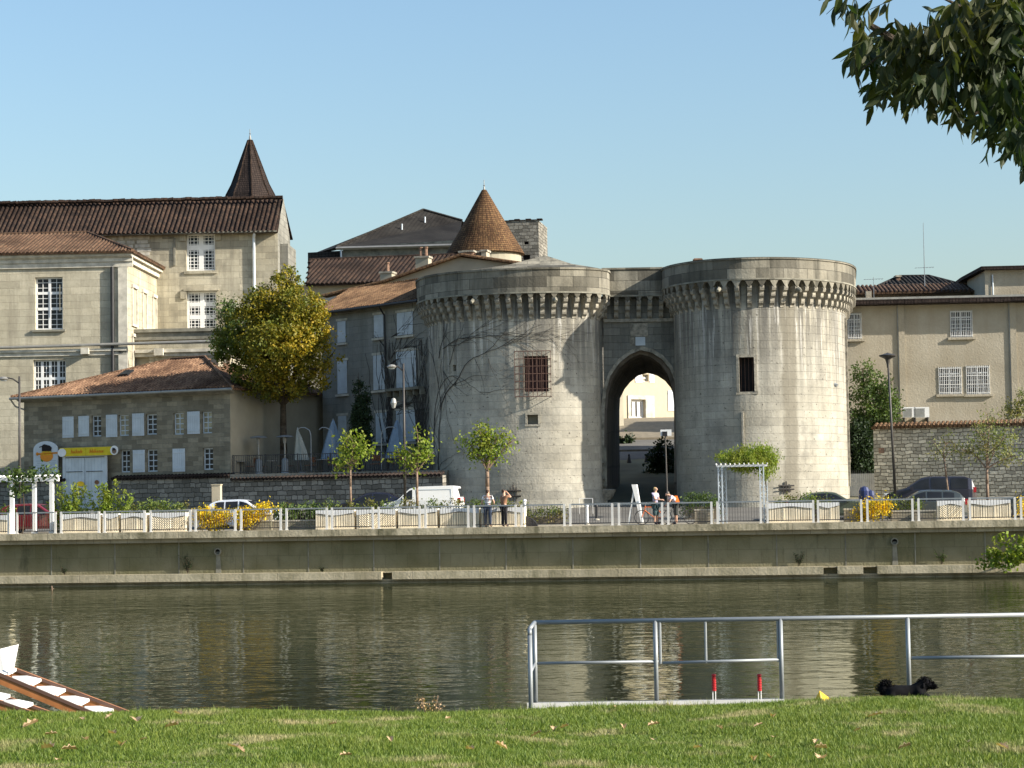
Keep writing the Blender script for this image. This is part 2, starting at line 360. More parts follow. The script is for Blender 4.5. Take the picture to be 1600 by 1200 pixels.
M['leaf_hedge'] = leafmat('hedge_leaves', (.07, .12, .02), (.15, .19, .035), (.13, .09, .02), .2, 1.0)
M['leaf_dry'] = leafmat('fallen_leaf', (.34, .21, .10), (.60, .43, .26), None, .2)
M['vine'] = plain('bare_vine_wood', (.055, .05, .045), .95)

def tile_roof(mb, pts, pitch=.22, r=.085, eave=(0, 1), thick=.09):
    """planar roof polygon covered with raised half-round tile ribs running up the slope"""
    P = [Vector(p) for p in pts]; a, b = P[eave[0]], P[eave[1]]
    u = (b - a).normalized(); n = Vector((0, 0, 0))
    for i in range(len(P)): n += P[i].cross(P[(i + 1) % len(P)])
    n = n.normalized()
    if n.z < 0: n = -n
    u = (u - n * u.dot(n)).normalized(); v = n.cross(u)
    if v.z < 0: v = -v
    q = [((p - a).dot(u), (p - a).dot(v)) for p in P]
    mb.face([a + u * s_ + v * t_ for s_, t_ in q], [(s_, t_) for s_, t_ in q])
    mb.face([a + u * s_ + v * t_ - n * thick for s_, t_ in q][::-1])
    for i in range(len(q)):
        s0, t0 = q[i]; s1, t1 = q[(i + 1) % len(q)]
        mb.face([a + u * s0 + v * t0, a + u * s1 + v * t1, a + u * s1 + v * t1 - n * thick, a + u * s0 + v * t0 - n * thick])
    lo, hi = min(x for x, _ in q), max(x for x, _ in q)
    k = int((hi - lo) / pitch)
    for i in range(k):
        s_ = lo + (i + .5) * pitch + rnd.uniform(-.01, .01); ts = []
        for j in range(len(q)):
            (s0, t0), (s1, t1) = q[j], q[(j + 1) % len(q)]
            if (s0 - s_) * (s1 - s_) < 0: ts.append(t0 + (t1 - t0) * (s_ - s0) / (s1 - s0))
        if len(ts) < 2: continue
        t0, t1 = min(ts), max(ts)
        if t1 - t0 < .15: continue
        h = r * rnd.uniform(.85, 1.15)
        prof = [(-r, 0), (-r * .6, h * .85), (0, h), (r * .6, h * .85), (r, 0)]
        L = max(1, int((t1 - t0) / 1.2)); tt = [t0 + (t1 - t0) * m_ / L for m_ in range(L + 1)]
        jj = [rnd.uniform(-.018, .018) for _ in tt]
        for m_ in range(L):
            for (x0, h0), (x1, h1) in zip(prof, prof[1:]):
                A = a + u * (s_ + x0 + jj[m_]) + v * tt[m_] + n * h0; B = a + u * (s_ + x1 + jj[m_]) + v * tt[m_] + n * h1
                C = a + u * (s_ + x1 + jj[m_ + 1]) + v * tt[m_ + 1] + n * h1; D = a + u * (s_ + x0 + jj[m_ + 1]) + v * tt[m_ + 1] + n * h0
                U = (i + .5) * pitch
                mb.face([A, B, C, D], [(U, tt[m_]), (U, tt[m_]), (U, tt[m_ + 1]), (U, tt[m_ + 1])])
        e = a + u * s_ + v * t0
        mb.face([e + u * x + n * hh for x, hh in prof])

def leaves(pos, size, rs, aspect=1.6, up=.0, droop=False, fold=False):
    """vertices and faces for one small rhombic leaf per position"""
    n = len(pos); d = rs.normal(size=(n, 3)); d /= np.linalg.norm(d, axis=1)[:, None]
    if droop: d[:, 2] = -np.abs(d[:, 2]) - .6; d /= np.linalg.norm(d, axis=1)[:, None]
    e = rs.normal(size=(n, 3)); e -= (e * d).sum(1)[:, None] * d; e /= np.linalg.norm(e, axis=1)[:, None]
    s = (size * rs.uniform(.65, 1.35, n))[:, None]
    a = pos - d * s * .5; b = pos + e * s / aspect * .5; c = pos + d * s * .5; g = pos - e * s / aspect * .5
    v = np.stack([a, b, c, g], 1).reshape(-1, 3)
    f = np.arange(4 * n).reshape(-1, 4); return v, f
def np_mesh(name, v, f, mat, parent=None, F=None, smooth=False):
    me = bpy.data.meshes.new(name); k = f.shape[1]
    me.vertices.add(len(v)); me.vertices.foreach_set('co', np.ascontiguousarray(v, dtype=np.float32).ravel())
    me.loops.add(f.size); me.loops.foreach_set('vertex_index', f.astype(np.int32).ravel())
    me.polygons.add(len(f)); me.polygons.foreach_set('loop_start', np.arange(0, f.size, k, dtype=np.int32))
    me.update(calc_edges=True); me.materials.append(mat)
    o = bpy.data.objects.new(name, me); sc.collection.objects.link(o)
    if parent is not None: o.parent = parent
    elif F is not None: o.matrix_world = F.M
    return o
def crown(blobs, n, size, rs, clump=.45, per=14, shell=.55, droop=False, aspect=1.6):
    """blobs = (cx,cy,cz,rx,ry,rz[,weight]); clumps of leaves inside the blobs, crowded toward their skins"""
    vol = np.array([b[3] * b[4] * b[5] * (b[6] if len(b) > 6 else 1) for b in blobs]); vol = vol / vol.sum()
    nc = max(4, n // per); out = []
    ids = rs.choice(len(blobs), nc, p=vol)
    for i in ids:
        b = blobs[i]; d = rs.normal(size=3); d /= np.linalg.norm(d); rr = rs.uniform(shell ** 3, 1) ** (1 / 3) if rs.rand() < .8 else rs.rand()
        c = np.array(b[:3]) + d * rr * np.array(b[3:6]); m = rs.poisson(per) + 1
        out.append(c + rs.normal(size=(m, 3)) * clump * rs.uniform(.5, 1.1) * .5)
    return leaves(np.concatenate(out), size, rs, aspect, droop=droop)

# ================================================================ GROUND, RIVER, QUAY
WZ = -.10
Q = Fr(0, 100, 0, R(-7))                # the quay's frame: x along the bank, y into town
DECK = 2.42
def gz(x, y):                           # street height in quay coordinates
    if y < 8: return DECK
    if y < 19: return DECK + (y - 8) / 11 * .95
    return DECK + .95 + (y - 19) * .02
# street material
m, t, b = new_mat('asphalt_street'); M['asphalt'] = m
o = mix(t, ramp(t, noise(t, .4, detail=6), .35, .65), (.10, .095, .085), (.16, .15, .13)); o = mix(t, ramp(t, noise(t, 40), .4, .7, (0, 0, 0), (.5,) * 3), o, (.06, .06, .055))
t.links.new(o, b.inputs['Base Color']); b.inputs['Roughness'].default_value = .95
M['paving'] = stone('quay_paving', (.44, .39, .29), .8, .8, .012, contrast=.15, stain=.3, stain_c=(.2, .18, .12))
M['kerb'] = plain('kerb_stone', (.42, .39, .32), .9, var=.25)
M['earth'] = plain('hill_ground', (.16, .15, .09), 1, var=.4, scale=.2)
def rootless(name, mb, mat, F, kind='structure', smooth=False):
    o = mb.build(name, mat, None, smooth, F); o['kind'] = kind; return o
b_ = MB(); b_.box(-150, 150, .3, 6.9, DECK - .5, DECK)
rootless('quay_promenade', b_, M['paving'], Q)
b_ = MB()
ys = [6.9, 8, 10, 12, 14, 16, 18, 20]
for i in range(len(ys) - 1):
    for x in range(-150, 150, 10):
        b_.face([(x, ys[i], gz(x, ys[i]) - .12 * (i == 0)), (x + 10, ys[i], gz(x, ys[i]) - .12 * (i == 0)), (x + 10, ys[i + 1], gz(x, ys[i + 1])), (x, ys[i + 1], gz(x, ys[i + 1]))])
rootless('street', b_, M['asphalt'], Q)
# land behind: one sheet climbing the hill and running to the horizon
b_ = MB()
gy = [19.9, 24, 34, 45, 57, 70, 110, 400, 3000]; gh = [3.36, 3.6, 4.9, 6.4, 8.4, 9.0, 9.2, 9.5, 9.5]
gx = [-3000, -400, -120, -60, -30, 0, 30, 60, 120, 400, 3000]
for i in range(len(gy) - 1):
    for j in range(len(gx) - 1):
        b_.face([(gx[j], gy[i], gh[i]), (gx[j + 1], gy[i], gh[i]), (gx[j + 1], gy[i + 1], gh[i + 1]), (gx[j], gy[i + 1], gh[i + 1])])
rootless('ground', b_, M['earth'], Q)
b_ = MB(); b_.box(-150, 150, 7.0, 7.15, DECK - .3, DECK + .02)
b_.box(-150, 150, 18.2, 18.4, 3.0, 3.46)
rootless('kerb', b_, M['kerb'], Q)

# quay wall
m, t, b = new_mat('quay_concrete'); M['concrete'] = m
tc = N(t, 'ShaderNodeTexCoord'); br = N(t, 'ShaderNodeTexBrick'); t.links.new(tc.outputs['UV'], br.inputs[0]); br.inputs['Scale'].default_value = 1
br.inputs['Brick Width'].default_value = 1.02; br.inputs['Row Height'].default_value = .62; br.inputs['Mortar Size'].default_value = .012
br.inputs['Color1'].default_value = col((.19, .17, .10)); br.inputs['Color2'].default_value = col((.215, .195, .12)); br.inputs['Mortar'].default_value = col((.15, .135, .08))
o = mix(t, ramp(t, noise(t, .5, detail=7), .4, .7), br.outputs[0], mix(t, 1.0, br.outputs[0], (.6, .62, .5), 'MULTIPLY'))
o = mix(t, ramp(t, noise(t, 1.3, detail=8, sc3=(1, 1, .25), rough=.7), .56, .74, (0, 0, 0), (.75,) * 3), o, (.035, .04, .02))
t.links.new(o, b.inputs['Base Color']); b.inputs['Roughness'].default_value = .95; bump(t, b, noise(t, 8), .03)
M['coping'] = stone('quay_coping', (.52, .46, .33), 3.1, 2, .015, contrast=.1, stain=.9, streak=.8, stain_c=(.09, .085, .045), fine=.6)
M['ledge'] = stone('quay_ledge', (.50, .44, .31), 3.1, 2, .015, contrast=.1, stain=.6, streak=.6, stain_c=(.14, .13, .07), fine=.5)
b_ = MB(); b_.box(-150, 150, .62, 1.6, -1.5, DECK - .3); b_.cur = 1
for k in range(-16, 17): b_.box(k * 3.1 - .5, k * 3.1 - .45, .60, .618, .45, DECK - .3 - .25 * rnd.random() * (k % 3 == 0))
rootless('quay_wall', b_, [M['concrete'], M['darktrim']], Q)
b_ = MB(); b_.box(-150, 150, 0, 1.0, DECK - .3, DECK + .004)
rootless('quay_coping', b_, M['coping'], Q)
op = [(Q.x(595), Q.x(612)), (Q.x(1284), Q.x(1306)), (Q.x(1346), Q.x(1368))]
b_ = MB(); xx = -150
for a, c in op: b_.box(xx, a, -.12, .62, .10, .45); xx = c
b_.box(xx, 150, -.12, .62, .10, .45); b_.box(-150, 150, .30, .62, -1.5, .10)
for a, c in op: b_.box(a, c, .28, .62, .39, .44)
rootless('quay_ledge', b_, M['ledge'], Q)
for px, py in ((335, 862), (1397, 846)):
    F = Fr(*Q.w(Q.x(px), .6, 0), R(-7)); T = thing('drain_outlet', 'dark drain mouth in the quay wall, %s of the two' % ('left' if px < 800 else 'right'), 'drain', F, 'drain outlets in the quay wall')
    x, z = F.hit(px, py, 0)
    b_ = MB(); n = 14
    for k in range(n):
        t0, t1 = 2 * math.pi * k / n, 2 * math.pi * (k + 1) / n
        P = lambda r_, t_, y_: (r_ * math.cos(t_), y_, z + r_ * math.sin(t_))
        b_.face([P(.17, t0, -.12), P(.17, t1, -.12), P(.12, t1, -.12), P(.12, t0, -.12)]); b_.face([P(.17, t0, -.12), P(.17, t1, -.12), P(.17, t1, .03), P(.17, t0, .03)])
        b_.face([P(.12, t0, -.12), P(.12, t1, -.12), P(.12, t1, .0), P(.12, t0, .0)])
    b_.build('pipe_rim', M['darktrim'], T)
    b_ = MB(); b_.face([(.12 * math.cos(2 * math.pi * k / n), .01, z + .12 * math.sin(2 * math.pi * k / n)) for k in range(n)]); b_.build('pipe_mouth', M['black'], T)
    b_ = MB(); b_.prism([(-.12, .46), (.14, .46), (.11, 1.0), (.09, z), (-.09, z), (-.1, 1.0)], 'y', .004, .03); b_.build('wet_streak', M['darktrim'], T)

# river: one sheet with small ripples
m, t, b = new_mat('river_water'); M['water'] = m
b.inputs['Base Color'].default_value = (.020, .021, .010, 1); b.inputs['Roughness'].default_value = .04; b.inputs['IOR'].default_value = 1.33
b.inputs['Specular IOR Level'].default_value = .4; b.inputs['Specular Tint'].default_value = (.86, .88, .74, 1)
h1 = noise(t, 1.0, detail=2, sc3=(.8, .75, 1), rough=.5); h2 = noise(t, 1.0, detail=2, sc3=(2.0, 2.8, 1), rough=.5); h3 = noise(t, 1.0, detail=2, sc3=(.22, .35, 1))
bump(t, b, h3, .03); bump(t, b, h1, .024); bump(t, b, h2, .012)
nrm_ = b.inputs['Normal'].links[0].from_socket
df = N(t, 'ShaderNodeBsdfDiffuse'); df.inputs[0].default_value = (.022, .024, .012, 1)
gl = N(t, 'ShaderNodeBsdfGlossy'); gl.inputs[0].default_value = (.93, .95, .84, 1); gl.inputs['Roughness'].default_value = .03; t.links.new(nrm_, gl.inputs['Normal'])
fr = N(t, 'ShaderNodeFresnel'); fr.inputs[0].default_value = 1.33; t.links.new(nrm_, fr.inputs['Normal'])
pw = N(t, 'ShaderNodeMath', operation='MULTIPLY'); t.links.new(fr.outputs[0], pw.inputs[0]); pw.inputs[1].default_value = .68
mx = N(t, 'ShaderNodeMixShader'); t.links.new(pw.outputs[0], mx.inputs[0]); t.links.new(df.outputs[0], mx.inputs[1]); t.links.new(gl.outputs[0], mx.inputs[2]); t.links.new(mx.outputs[0], t.nodes['Material Output'].inputs[0])
b_ = MB(); b_.face([(-400, 15, WZ), (400, 15, WZ), (400, 150, WZ), (-400, 150, WZ)])
o = b_.build('river', M['water']); o['kind'] = 'structure'

# ================================================================ TOWERS
def catmull(P, k=8):
    out = []; n = len(P)
    for i in range(n - 1):
        p0, p1, p2, p3 = P[max(0, i - 1)], P[i], P[i + 1], P[min(n - 1, i + 2)]
        for j in range(k):
            t_ = j / k
            out.append(tuple(.5 * (2 * p1[a] + (p2[a] - p0[a]) * t_ + (2 * p0[a] - 5 * p1[a] + 4 * p2[a] - p3[a]) * t_ ** 2 + (3 * p1[a] - p0[a] - 3 * p2[a] + p3[a]) * t_ ** 3) for a in (0, 1)))
    out.append(P[-1]); return out
class Plan:
    def __init__(s, pts, F, k=8):
        raw = [(X_(px, D), D) for px, D in pts]; s.F = F
        s.p = [F.l((x, y, 0)).to_2d() for x, y in catmull(raw, k)] if k > 1 else [F.l((x, y, 0)).to_2d() for x, y in raw]
        s.s = [0]
        for a, b in zip(s.p, s.p[1:]): s.s.append(s.s[-1] + (b - a).length)
        s.L = s.s[-1]
    def pos(s, t, off=0.0):
        t = max(0, min(s.L, t)); i = max(0, min(len(s.p) - 2, int(np.searchsorted(s.s, t)) - 1))
        a, b = s.p[i], s.p[i + 1]; k = (t - s.s[i]) / max(1e-6, s.s[i + 1] - s.s[i]); p = a.lerp(b, k)
        return p + s.nor(t) * off
    def nor(s, t):
        e = .35
        def P(q):
            q = max(0, min(s.L, q)); i = max(0, min(len(s.p) - 2, int(np.searchsorted(s.s, q)) - 1)); a, b = s.p[i], s.p[i + 1]
            return a.lerp(b, (q - s.s[i]) / max(1e-6, s.s[i + 1] - s.s[i]))
        d = (P(t + e) - P(t - e)).normalized(); return Vector((d.y, -d.x))
    def sh(s, px, py, off=0.0):
        """pixel -> (arc position, height) on the visible side"""
        r = s.F.I.to_3x3() @ ray(px, py); c = s.F.I @ Vector((0, 0, EYE)); best = None
        for i in range(200):
            t_ = s.L * i / 199; p = s.pos(t_, off); dx, dy = p.x - c.x, p.y - c.y
            cr = (dx * r.y - dy * r.x) / math.hypot(r.x, r.y); dist = math.hypot(dx, dy)
            if abs(cr) < s.L / 199 * 1.2 and (best is None or dist < best[0] - .02 or (abs(dist - best[0]) < .3 and abs(cr) < best[2])): best = (dist, t_, abs(cr))
        if best is None:
            best = min(((s.pos(s.L * i / 199, off) - Vector((c.x, c.y))).length, s.L * i / 199, abs((s.pos(s.L * i / 199, off).x - c.x) * r.y - (s.pos(s.L * i / 199, off).y - c.y) * r.x)) for i in range(200)) if False else min(((0, s.L * i / 199, abs((s.pos(s.L * i / 199, off).x - c.x) * r.y - (s.pos(s.L * i / 199, off).y - c.y) * r.x)) for i in range(200)), key=lambda q: q[2])
        p = s.pos(best[1], off); k = math.hypot(p.x - c.x, p.y - c.y) / math.hypot(r.x, r.y)
        return best[1], c.z + r.z * k
    def wall(s, mb, z0, z1, off=0.0, hs=(), d=.5, ds=.3, t0=0, t1=None, off1=None, zs=None):
        t1 = s.L if t1 is None else t1
        off1 = off if off1 is None else off1
        ts = sorted({*np.linspace(t0, t1, int((t1 - t0) / ds) + 2).tolist(), *[h[0] for h in hs], *[h[1] for h in hs]})
        zz = sorted({z0, z1, *[h[2] for h in hs], *[h[3] for h in hs], *(zs or [])})
        O = lambda z: off + (off1 - off) * (z - z0) / (z1 - z0)
        def P(t_, z): q = s.pos(t_, O(z)); return (q.x, q.y, z)
        for a, b in zip(ts, ts[1:]):
            if b - a < 1e-5: continue
            for c, e in zip(zz, zz[1:]):
                cx, cz = (a + b) / 2, (c + e) / 2
                if any(h[0] < cx < h[1] and h[2] < cz < h[3] for h in hs): continue
                mb.face([P(a, c), P(b, c), P(b, e), P(a, e)], [(a, c), (b, c), (b, e), (a, e)])
        for a, b, c, e in hs:
            n = s.nor((a + b) / 2) * -d
            I = lambda q: (q[0] + n.x, q[1] + n.y, q[2])
            A, B, C, D = P(a, c), P(b, c), P(b, e), P(a, e)
            for p, q in ((A, D), (C, B), (D, C), (B, A)): mb.face([p, q, I(q), I(p)], [(0, p[2]), (0, q[2]), (d, q[2]), (d, p[2])])
            mb.face([I(A), I(B), I(C), I(D)])
    def ring(s, mb, z, o0, o1, ds=.3, t0=0, t1=None):
        t1 = s.L if t1 is None else t1; ts = np.linspace(t0, t1, int((t1 - t0) / ds) + 2)
        for a, b in zip(ts, ts[1:]):
            q = [s.pos(a, o0), s.pos(b, o0), s.pos(b, o1), s.pos(a, o1)]; mb.face([(p.x, p.y, z) for p in q], [(a, o0), (b, o0), (b, o1), (a, o1)])

def corbel_mesh():
    mb = MB(); W = .115
    # three stepped rounded noses, local: x across, y out (negative = out), z 0 top .. -1.15
    pr = [(.1, 0), (-.56, 0), (-.60, -.12), (-.56, -.24), (-.42, -.32), (-.42, -.42), (-.40, -.54), (-.24, -.64), (-.24, -.78), (-.20, -.9), (-.06, -1.0), (-.03, -1.1), (.1, -1.15)]
    mb.prism(pr, 'x', -W, W); return mb
cm = corbel_mesh().build('corbel', M['corbel']); corbel_me = cm.data; bpy.data.objects.remove(cm)
def corbels(T, P, zt, t0, t1, sp=.57, off=0.0):
    n = int((t1 - t0) / sp)
    for i in range(n + 1):
        t_ = t0 + (t1 - t0) * i / n; q = P.pos(t_, off); nn = P.nor(t_)
        o = bpy.data.objects.new('corbel', corbel_me); sc.collection.objects.link(o); o.parent = T
        o.location = (q.x, q.y, zt); o.rotation_euler.z = math.atan2(nn.y, nn.x) + math.pi / 2
    # little arches carried by the corbels: soffit band with rounded gaps
    mb = MB(); ms = MB(); st = (t1 - t0) / n
    for i in range(n):
        a, b_1 = t0 + st * i, t0 + st * (i + 1); k = 6
        for j in range(k):
            u0, u1 = a + st * j / k, a + st * (j + 1) / k
            g = lambda u: zt + .0 + .30 * math.sqrt(max(0, 1 - ((u - (a + b_1) / 2) / (st * .34)) ** 2)) if abs(u - (a + b_1) / 2) < st * .34 else zt - .12
            p0, p1 = P.pos(u0, off + .6), P.pos(u1, off + .6); q0, q1 = P.pos(u0, off + .0), P.pos(u1, off + .0)
            mb.face([(p0.x, p0.y, g(u0)), (p1.x, p1.y, g(u1)), (p1.x, p1.y, zt + .4), (p0.x, p0.y, zt + .4)], [(u0, g(u0)), (u1, g(u1)), (u1, zt + .4), (u0, zt + .4)])
            m0, m1 = P.pos(u0, off + .42), P.pos(u1, off + .42)
            mb.face([(p0.x, p0.y, g(u0)), (p1.x, p1.y, g(u1)), (m1.x, m1.y, g(u1)), (m0.x, m0.y, g(u0))])
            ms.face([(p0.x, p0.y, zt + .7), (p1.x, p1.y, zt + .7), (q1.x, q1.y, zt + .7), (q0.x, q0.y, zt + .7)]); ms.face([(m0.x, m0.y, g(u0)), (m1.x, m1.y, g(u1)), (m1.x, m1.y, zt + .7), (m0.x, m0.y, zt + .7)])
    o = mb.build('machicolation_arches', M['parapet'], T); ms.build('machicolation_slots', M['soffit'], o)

GF = Fr(X_(1000, 120), 118, 3.3, 0)
gate = thing('medieval_gatehouse', 'pale medieval stone gatehouse with two round towers and a pointed arch between them', 'gatehouse', GF)
ZB = -.6                                            # local base (frame origin at 3.3)
def lz(px, py, D): return at(px, py, D).z - GF.o.z
LP = Plan([(676, 130), (674, 127), (672, 124.2), (674, 121.8), (690, 119.7), (726, 118.2), (780, 117.3), (835, 116.9), (880, 117.0), (915, 117.4), (933, 117.95), (941, 118.8), (942, 121)], GF)
RP = Plan([(1061, 121.5), (1058, 120), (1061, 118.4), (1078, 116.8), (1112, 115.3), (1150, 114.6), (1190, 114.4), (1235, 114.7), (1280, 115.7), (1312, 117.3), (1326, 119.4), (1328, 122), (1327, 128)], GF)
# --- left tower
sL = lambda px, py, off=0: LP.sh(px, py, off)
def hole(P, px0, px1, py0, py1):
    a = P.sh(px0, (py0 + py1) / 2); b = P.sh(px1, (py0 + py1) / 2); c = P.sh((px0 + px1) / 2, py1)[1]; e = P.sh((px0 + px1) / 2, py0)[1]
    return (a[0], b[0], c, e)
cor_top_L = LP.sh(860, 464, .5)[1]; par_top_L = LP.sh(860, 420.5, .6)[1]; str_L = LP.sh(860, 456, .6)[1]
hL = hole(LP, 819, 857, 556, 612); hn = hole(LP, 825, 841, 648, 663)
slits = [hole(LP, 706, 710, 570, 580), hole(LP, 707, 711, 597, 603)]
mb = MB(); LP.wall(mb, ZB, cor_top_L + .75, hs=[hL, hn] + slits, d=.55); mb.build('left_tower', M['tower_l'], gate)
mb = MB(); LP.wall(mb, ZB, .9, off=.22, off1=.02, t0=LP.sh(720, 770)[0], ds=.4); mb.build('battered_foot', M['tower'], gate)
def parapet(name, P, zc, zs_, zt, t0=0, t1=None):
    mb = MB(); t1 = P.L if t1 is None else t1
    P.wall(mb, zc + .38, zt, off=.6, t0=t0, t1=t1); P.wall(mb, zc + .5, zt, off=.15, t0=t0, t1=t1); P.ring(mb, zt, .15, .6, t0=t0, t1=t1)
    o = mb.build(name, M['parapet'], gate)
    m2 = MB(); P.wall(m2, zs_ - .05, zs_ + .03, off=.64, t0=t0, t1=t1); P.ring(m2, zs_ + .03, .6, .64, t0=t0, t1=t1); P.ring(m2, zs_ - .05, .6, .64, t0=t0, t1=t1)
    m2.build('string_course', M['darktrim'], o)
    m3 = MB(); P.wall(m3, zt, zt + .10, off=.66, t0=t0, t1=t1); P.ring(m3, zt + .10, .1, .66, t0=t0, t1=t1); P.ring(m3, zt, .55, .66, t0=t0, t1=t1)
    m3.build('coping_stones', M['parapet'], o)
parapet('left_parapet', LP, cor_top_L, str_L, par_top_L, t1=LP.L - 1.0)
corbels(gate, LP, cor_top_L, 2.0, LP.L - 1.6)
# --- right tower
cor_top_R = RP.sh(1190, 446, .5)[1]; par_top_R = RP.sh(1190, 404.5, .6)[1]; str_R = RP.sh(1190, 435, .6)[1]
hR = hole(RP, 1155, 1177, 558, 612); sR = hole(RP, 1161, 1164, 650, 690)
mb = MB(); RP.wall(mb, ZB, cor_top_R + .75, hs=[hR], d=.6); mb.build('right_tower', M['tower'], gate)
parapet('right_parapet', RP, cor_top_R, str_R, par_top_R)
corbels(gate, RP, cor_top_R, .8, RP.L - 3)
# --- curtain and arch
CD = 119.9; CF = CD - GF.o.y
def G(px, py, D): v = GF.at(px, py, D); return v
outer = [(944, 800), (944, 700), (944.5, 640), (947, 610), (954, 587), (967, 568), (984, 554), (1001, 547), (1018, 551), (1034, 561), (1047, 577), (1055, 598), (1058, 625), (1058.5, 700), (1058.5, 800)]
inner = [(968, 790), (968, 700), (968, 640), (969, 622), (976, 608), (985, 597), (997, 587), (1012, 583), (1027, 587), (1039, 595), (1048, 606), (1054, 620), (1057.5, 645), (1058, 700), (1058, 790)]
zt = lz(1000, 462, CD)
mb = MB(); top = []
for (a, c), (d_, e) in zip(outer, outer[1:]):
    p, q = G(a, c, CD), G(d_, e, CD)
    if abs(d_ - a) > .2 and c < 700 or (c < 700 and e < 700 and abs(d_ - a) > .2):
        mb.face([p, q, (q.x, q.y, zt), (p.x, p.y, zt)])
pl, pr_ = G(outer[0][0], 700, CD), G(outer[-1][0], 700, CD)
xl0 = G(934, 700, CD).x; xr0 = G(1070, 700, CD).x
mb.face([(xl0, CF, ZB), (pl.x, CF, ZB), (pl.x, CF, zt), (xl0, CF, zt)]); mb.face([(pr_.x, CF, ZB), (xr0, CF, ZB), (xr0, CF, zt), (pr_.x, CF, zt)])
p = G(945, 640, CD)
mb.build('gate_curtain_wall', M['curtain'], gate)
mb = MB()
DI = 130.5; st = [(0, 0), (.06, 0), (.06, 1)]
mid1 = []
def lerp2(o_, i_, f): return (o_[0] + (i_[0] - o_[0]) * f, o_[1] + (i_[1] - o_[1]) * f)
rings = []
R0 = [G(a, c, CD) for a, c in outer]
cx_ = (R0[0].x + R0[-1].x) / 2
def shrink(pts, k, dy): return [Vector((cx_ + (v.x - cx_) * k, v.y + dy, v.z - (.22 if v.z > 3.5 else 0) * (1 - k) / .08)) for v in pts]
R1 = shrink(R0, .93, .30); R1b = shrink(R0, .93, .0)
RI = [G(a, c, DI) for a, c in inner]
def loft(mb, A, B):
    for i in range(len(A) - 1): mb.face([A[i], A[i + 1], B[i + 1], B[i]], [(i * .5, A[i].y), (i * .5 + .5, A[i].y), (i * .5 + .5, B[i].y), (i * .5, B[i].y)])
R2 = [v + Vector((0, .45, 0)) for v in R0]
loft(mb, R0, R2); R3 = shrink(R2, .93, 0); loft(mb, R2, R3); loft(mb, R3, RI)
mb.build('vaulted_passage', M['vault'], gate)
mb = MB()   # moulded arch ring
for k in range(len(R0) - 1):
    a, b2 = R0[k], R0[k + 1]; c_ = Vector((cx_, CF, 4))
    oa = (a - Vector((cx_, a.y, min(a.z, 4.2)))).normalized() * .22; ob = (b2 - Vector((cx_, b2.y, min(b2.z, 4.2)))).normalized() * .22
    f_ = Vector((0, -.06, 0)); mb.face([a + f_, b2 + f_, b2 + ob + f_, a + oa + f_]); mb.face([a + oa + f_, b2 + ob + f_, b2 + ob, a + oa]); mb.face([a, b2, b2 + f_, a + f_])
mb.build('arch_moulding', M['corbel'], gate)
# rear wall of the gatehouse and its roof deck
mb = MB(); yb = DI - GF.o.y
for (a, c), (d_, e) in zip(inner, inner[1:]):
    if c < 700 and e < 700: p, q = G(a, c, DI), G(d_, e, DI); mb.face([q, p, (p.x, p.y, zt + 1), (q.x, q.y, zt + 1)])
mb.box(G(676, 700, 129).x, G(968, 700, DI).x, yb - .02, yb + .8, ZB, zt + 1); mb.box(G(1058, 700, DI).x, G(1327, 700, 129).x, yb - .02, yb + .8, ZB, zt + 1)
mb.build('rear_wall', M['tower'], gate)
mb = MB(); mb.face([(p.x, p.y, cor_top_L + .3) for p in [LP.pos(x_) for x_ in np.linspace(0, LP.L, 40)]]); mb.face([(p.x, p.y, cor_top_R + .3) for p in [RP.pos(x_) for x_ in np.linspace(0, RP.L, 40)]])
mb.box(G(942, 700, 119).x, G(1058, 700, 119).x, CF + .2, yb, zt - .2, zt)
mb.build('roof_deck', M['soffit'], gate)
# curtain machicolation
class SP(Plan):
    def __init__(s, a, b, F): s.F = F; s.p = [Vector(a), Vector(b)]; s.s = [0, (s.p[1] - s.p[0]).length]; s.L = s.s[1]
    def nor(s, t): d = (s.p[1] - s.p[0]).normalized(); return Vector((d.y, -d.x))
CP = SP((G(940, 450, CD).x, CF), (G(1052, 450, CD).x, CF), GF)
zc = lz(1000, 469, CD - .5); zp = lz(1000, 421, CD - .5)
parapet('gate_parapet', CP, zc, lz(1000, 462, CD - .5), zp)
corbels(gate, CP, zc, .15, CP.L - .1, .56)
mb = MB(); a_, b2 = G(943, 500, CD), G(1056, 500, CD); mb.box(a_.x, b2.x, CF - .12, CF, lz(1000, 503, CD), lz(1000, 498, CD)); mb.build('string_course', M['corbel'], gate)
mb = MB(); a_, b2 = G(993, 540, CD), G(1008, 526.5, CD); mb.box(a_.x, b2.x, CF - .05, CF, a_.z, b2.z); mb.build('plaque', M['greywhite'], gate)
mb = MB(); a_, b2 = G(985, 540, CD), G(991, 527, CD); mb.box(a_.x, b2.x, CF - .04, CF, a_.z, b2.z)
a_, b2 = G(985, 526, CD), G(1012, 505, CD); mb.box(a_.x, b2.x, CF - .06, CF, a_.z, b2.z); mb.build('carved_tablet', M['corbel'], gate)
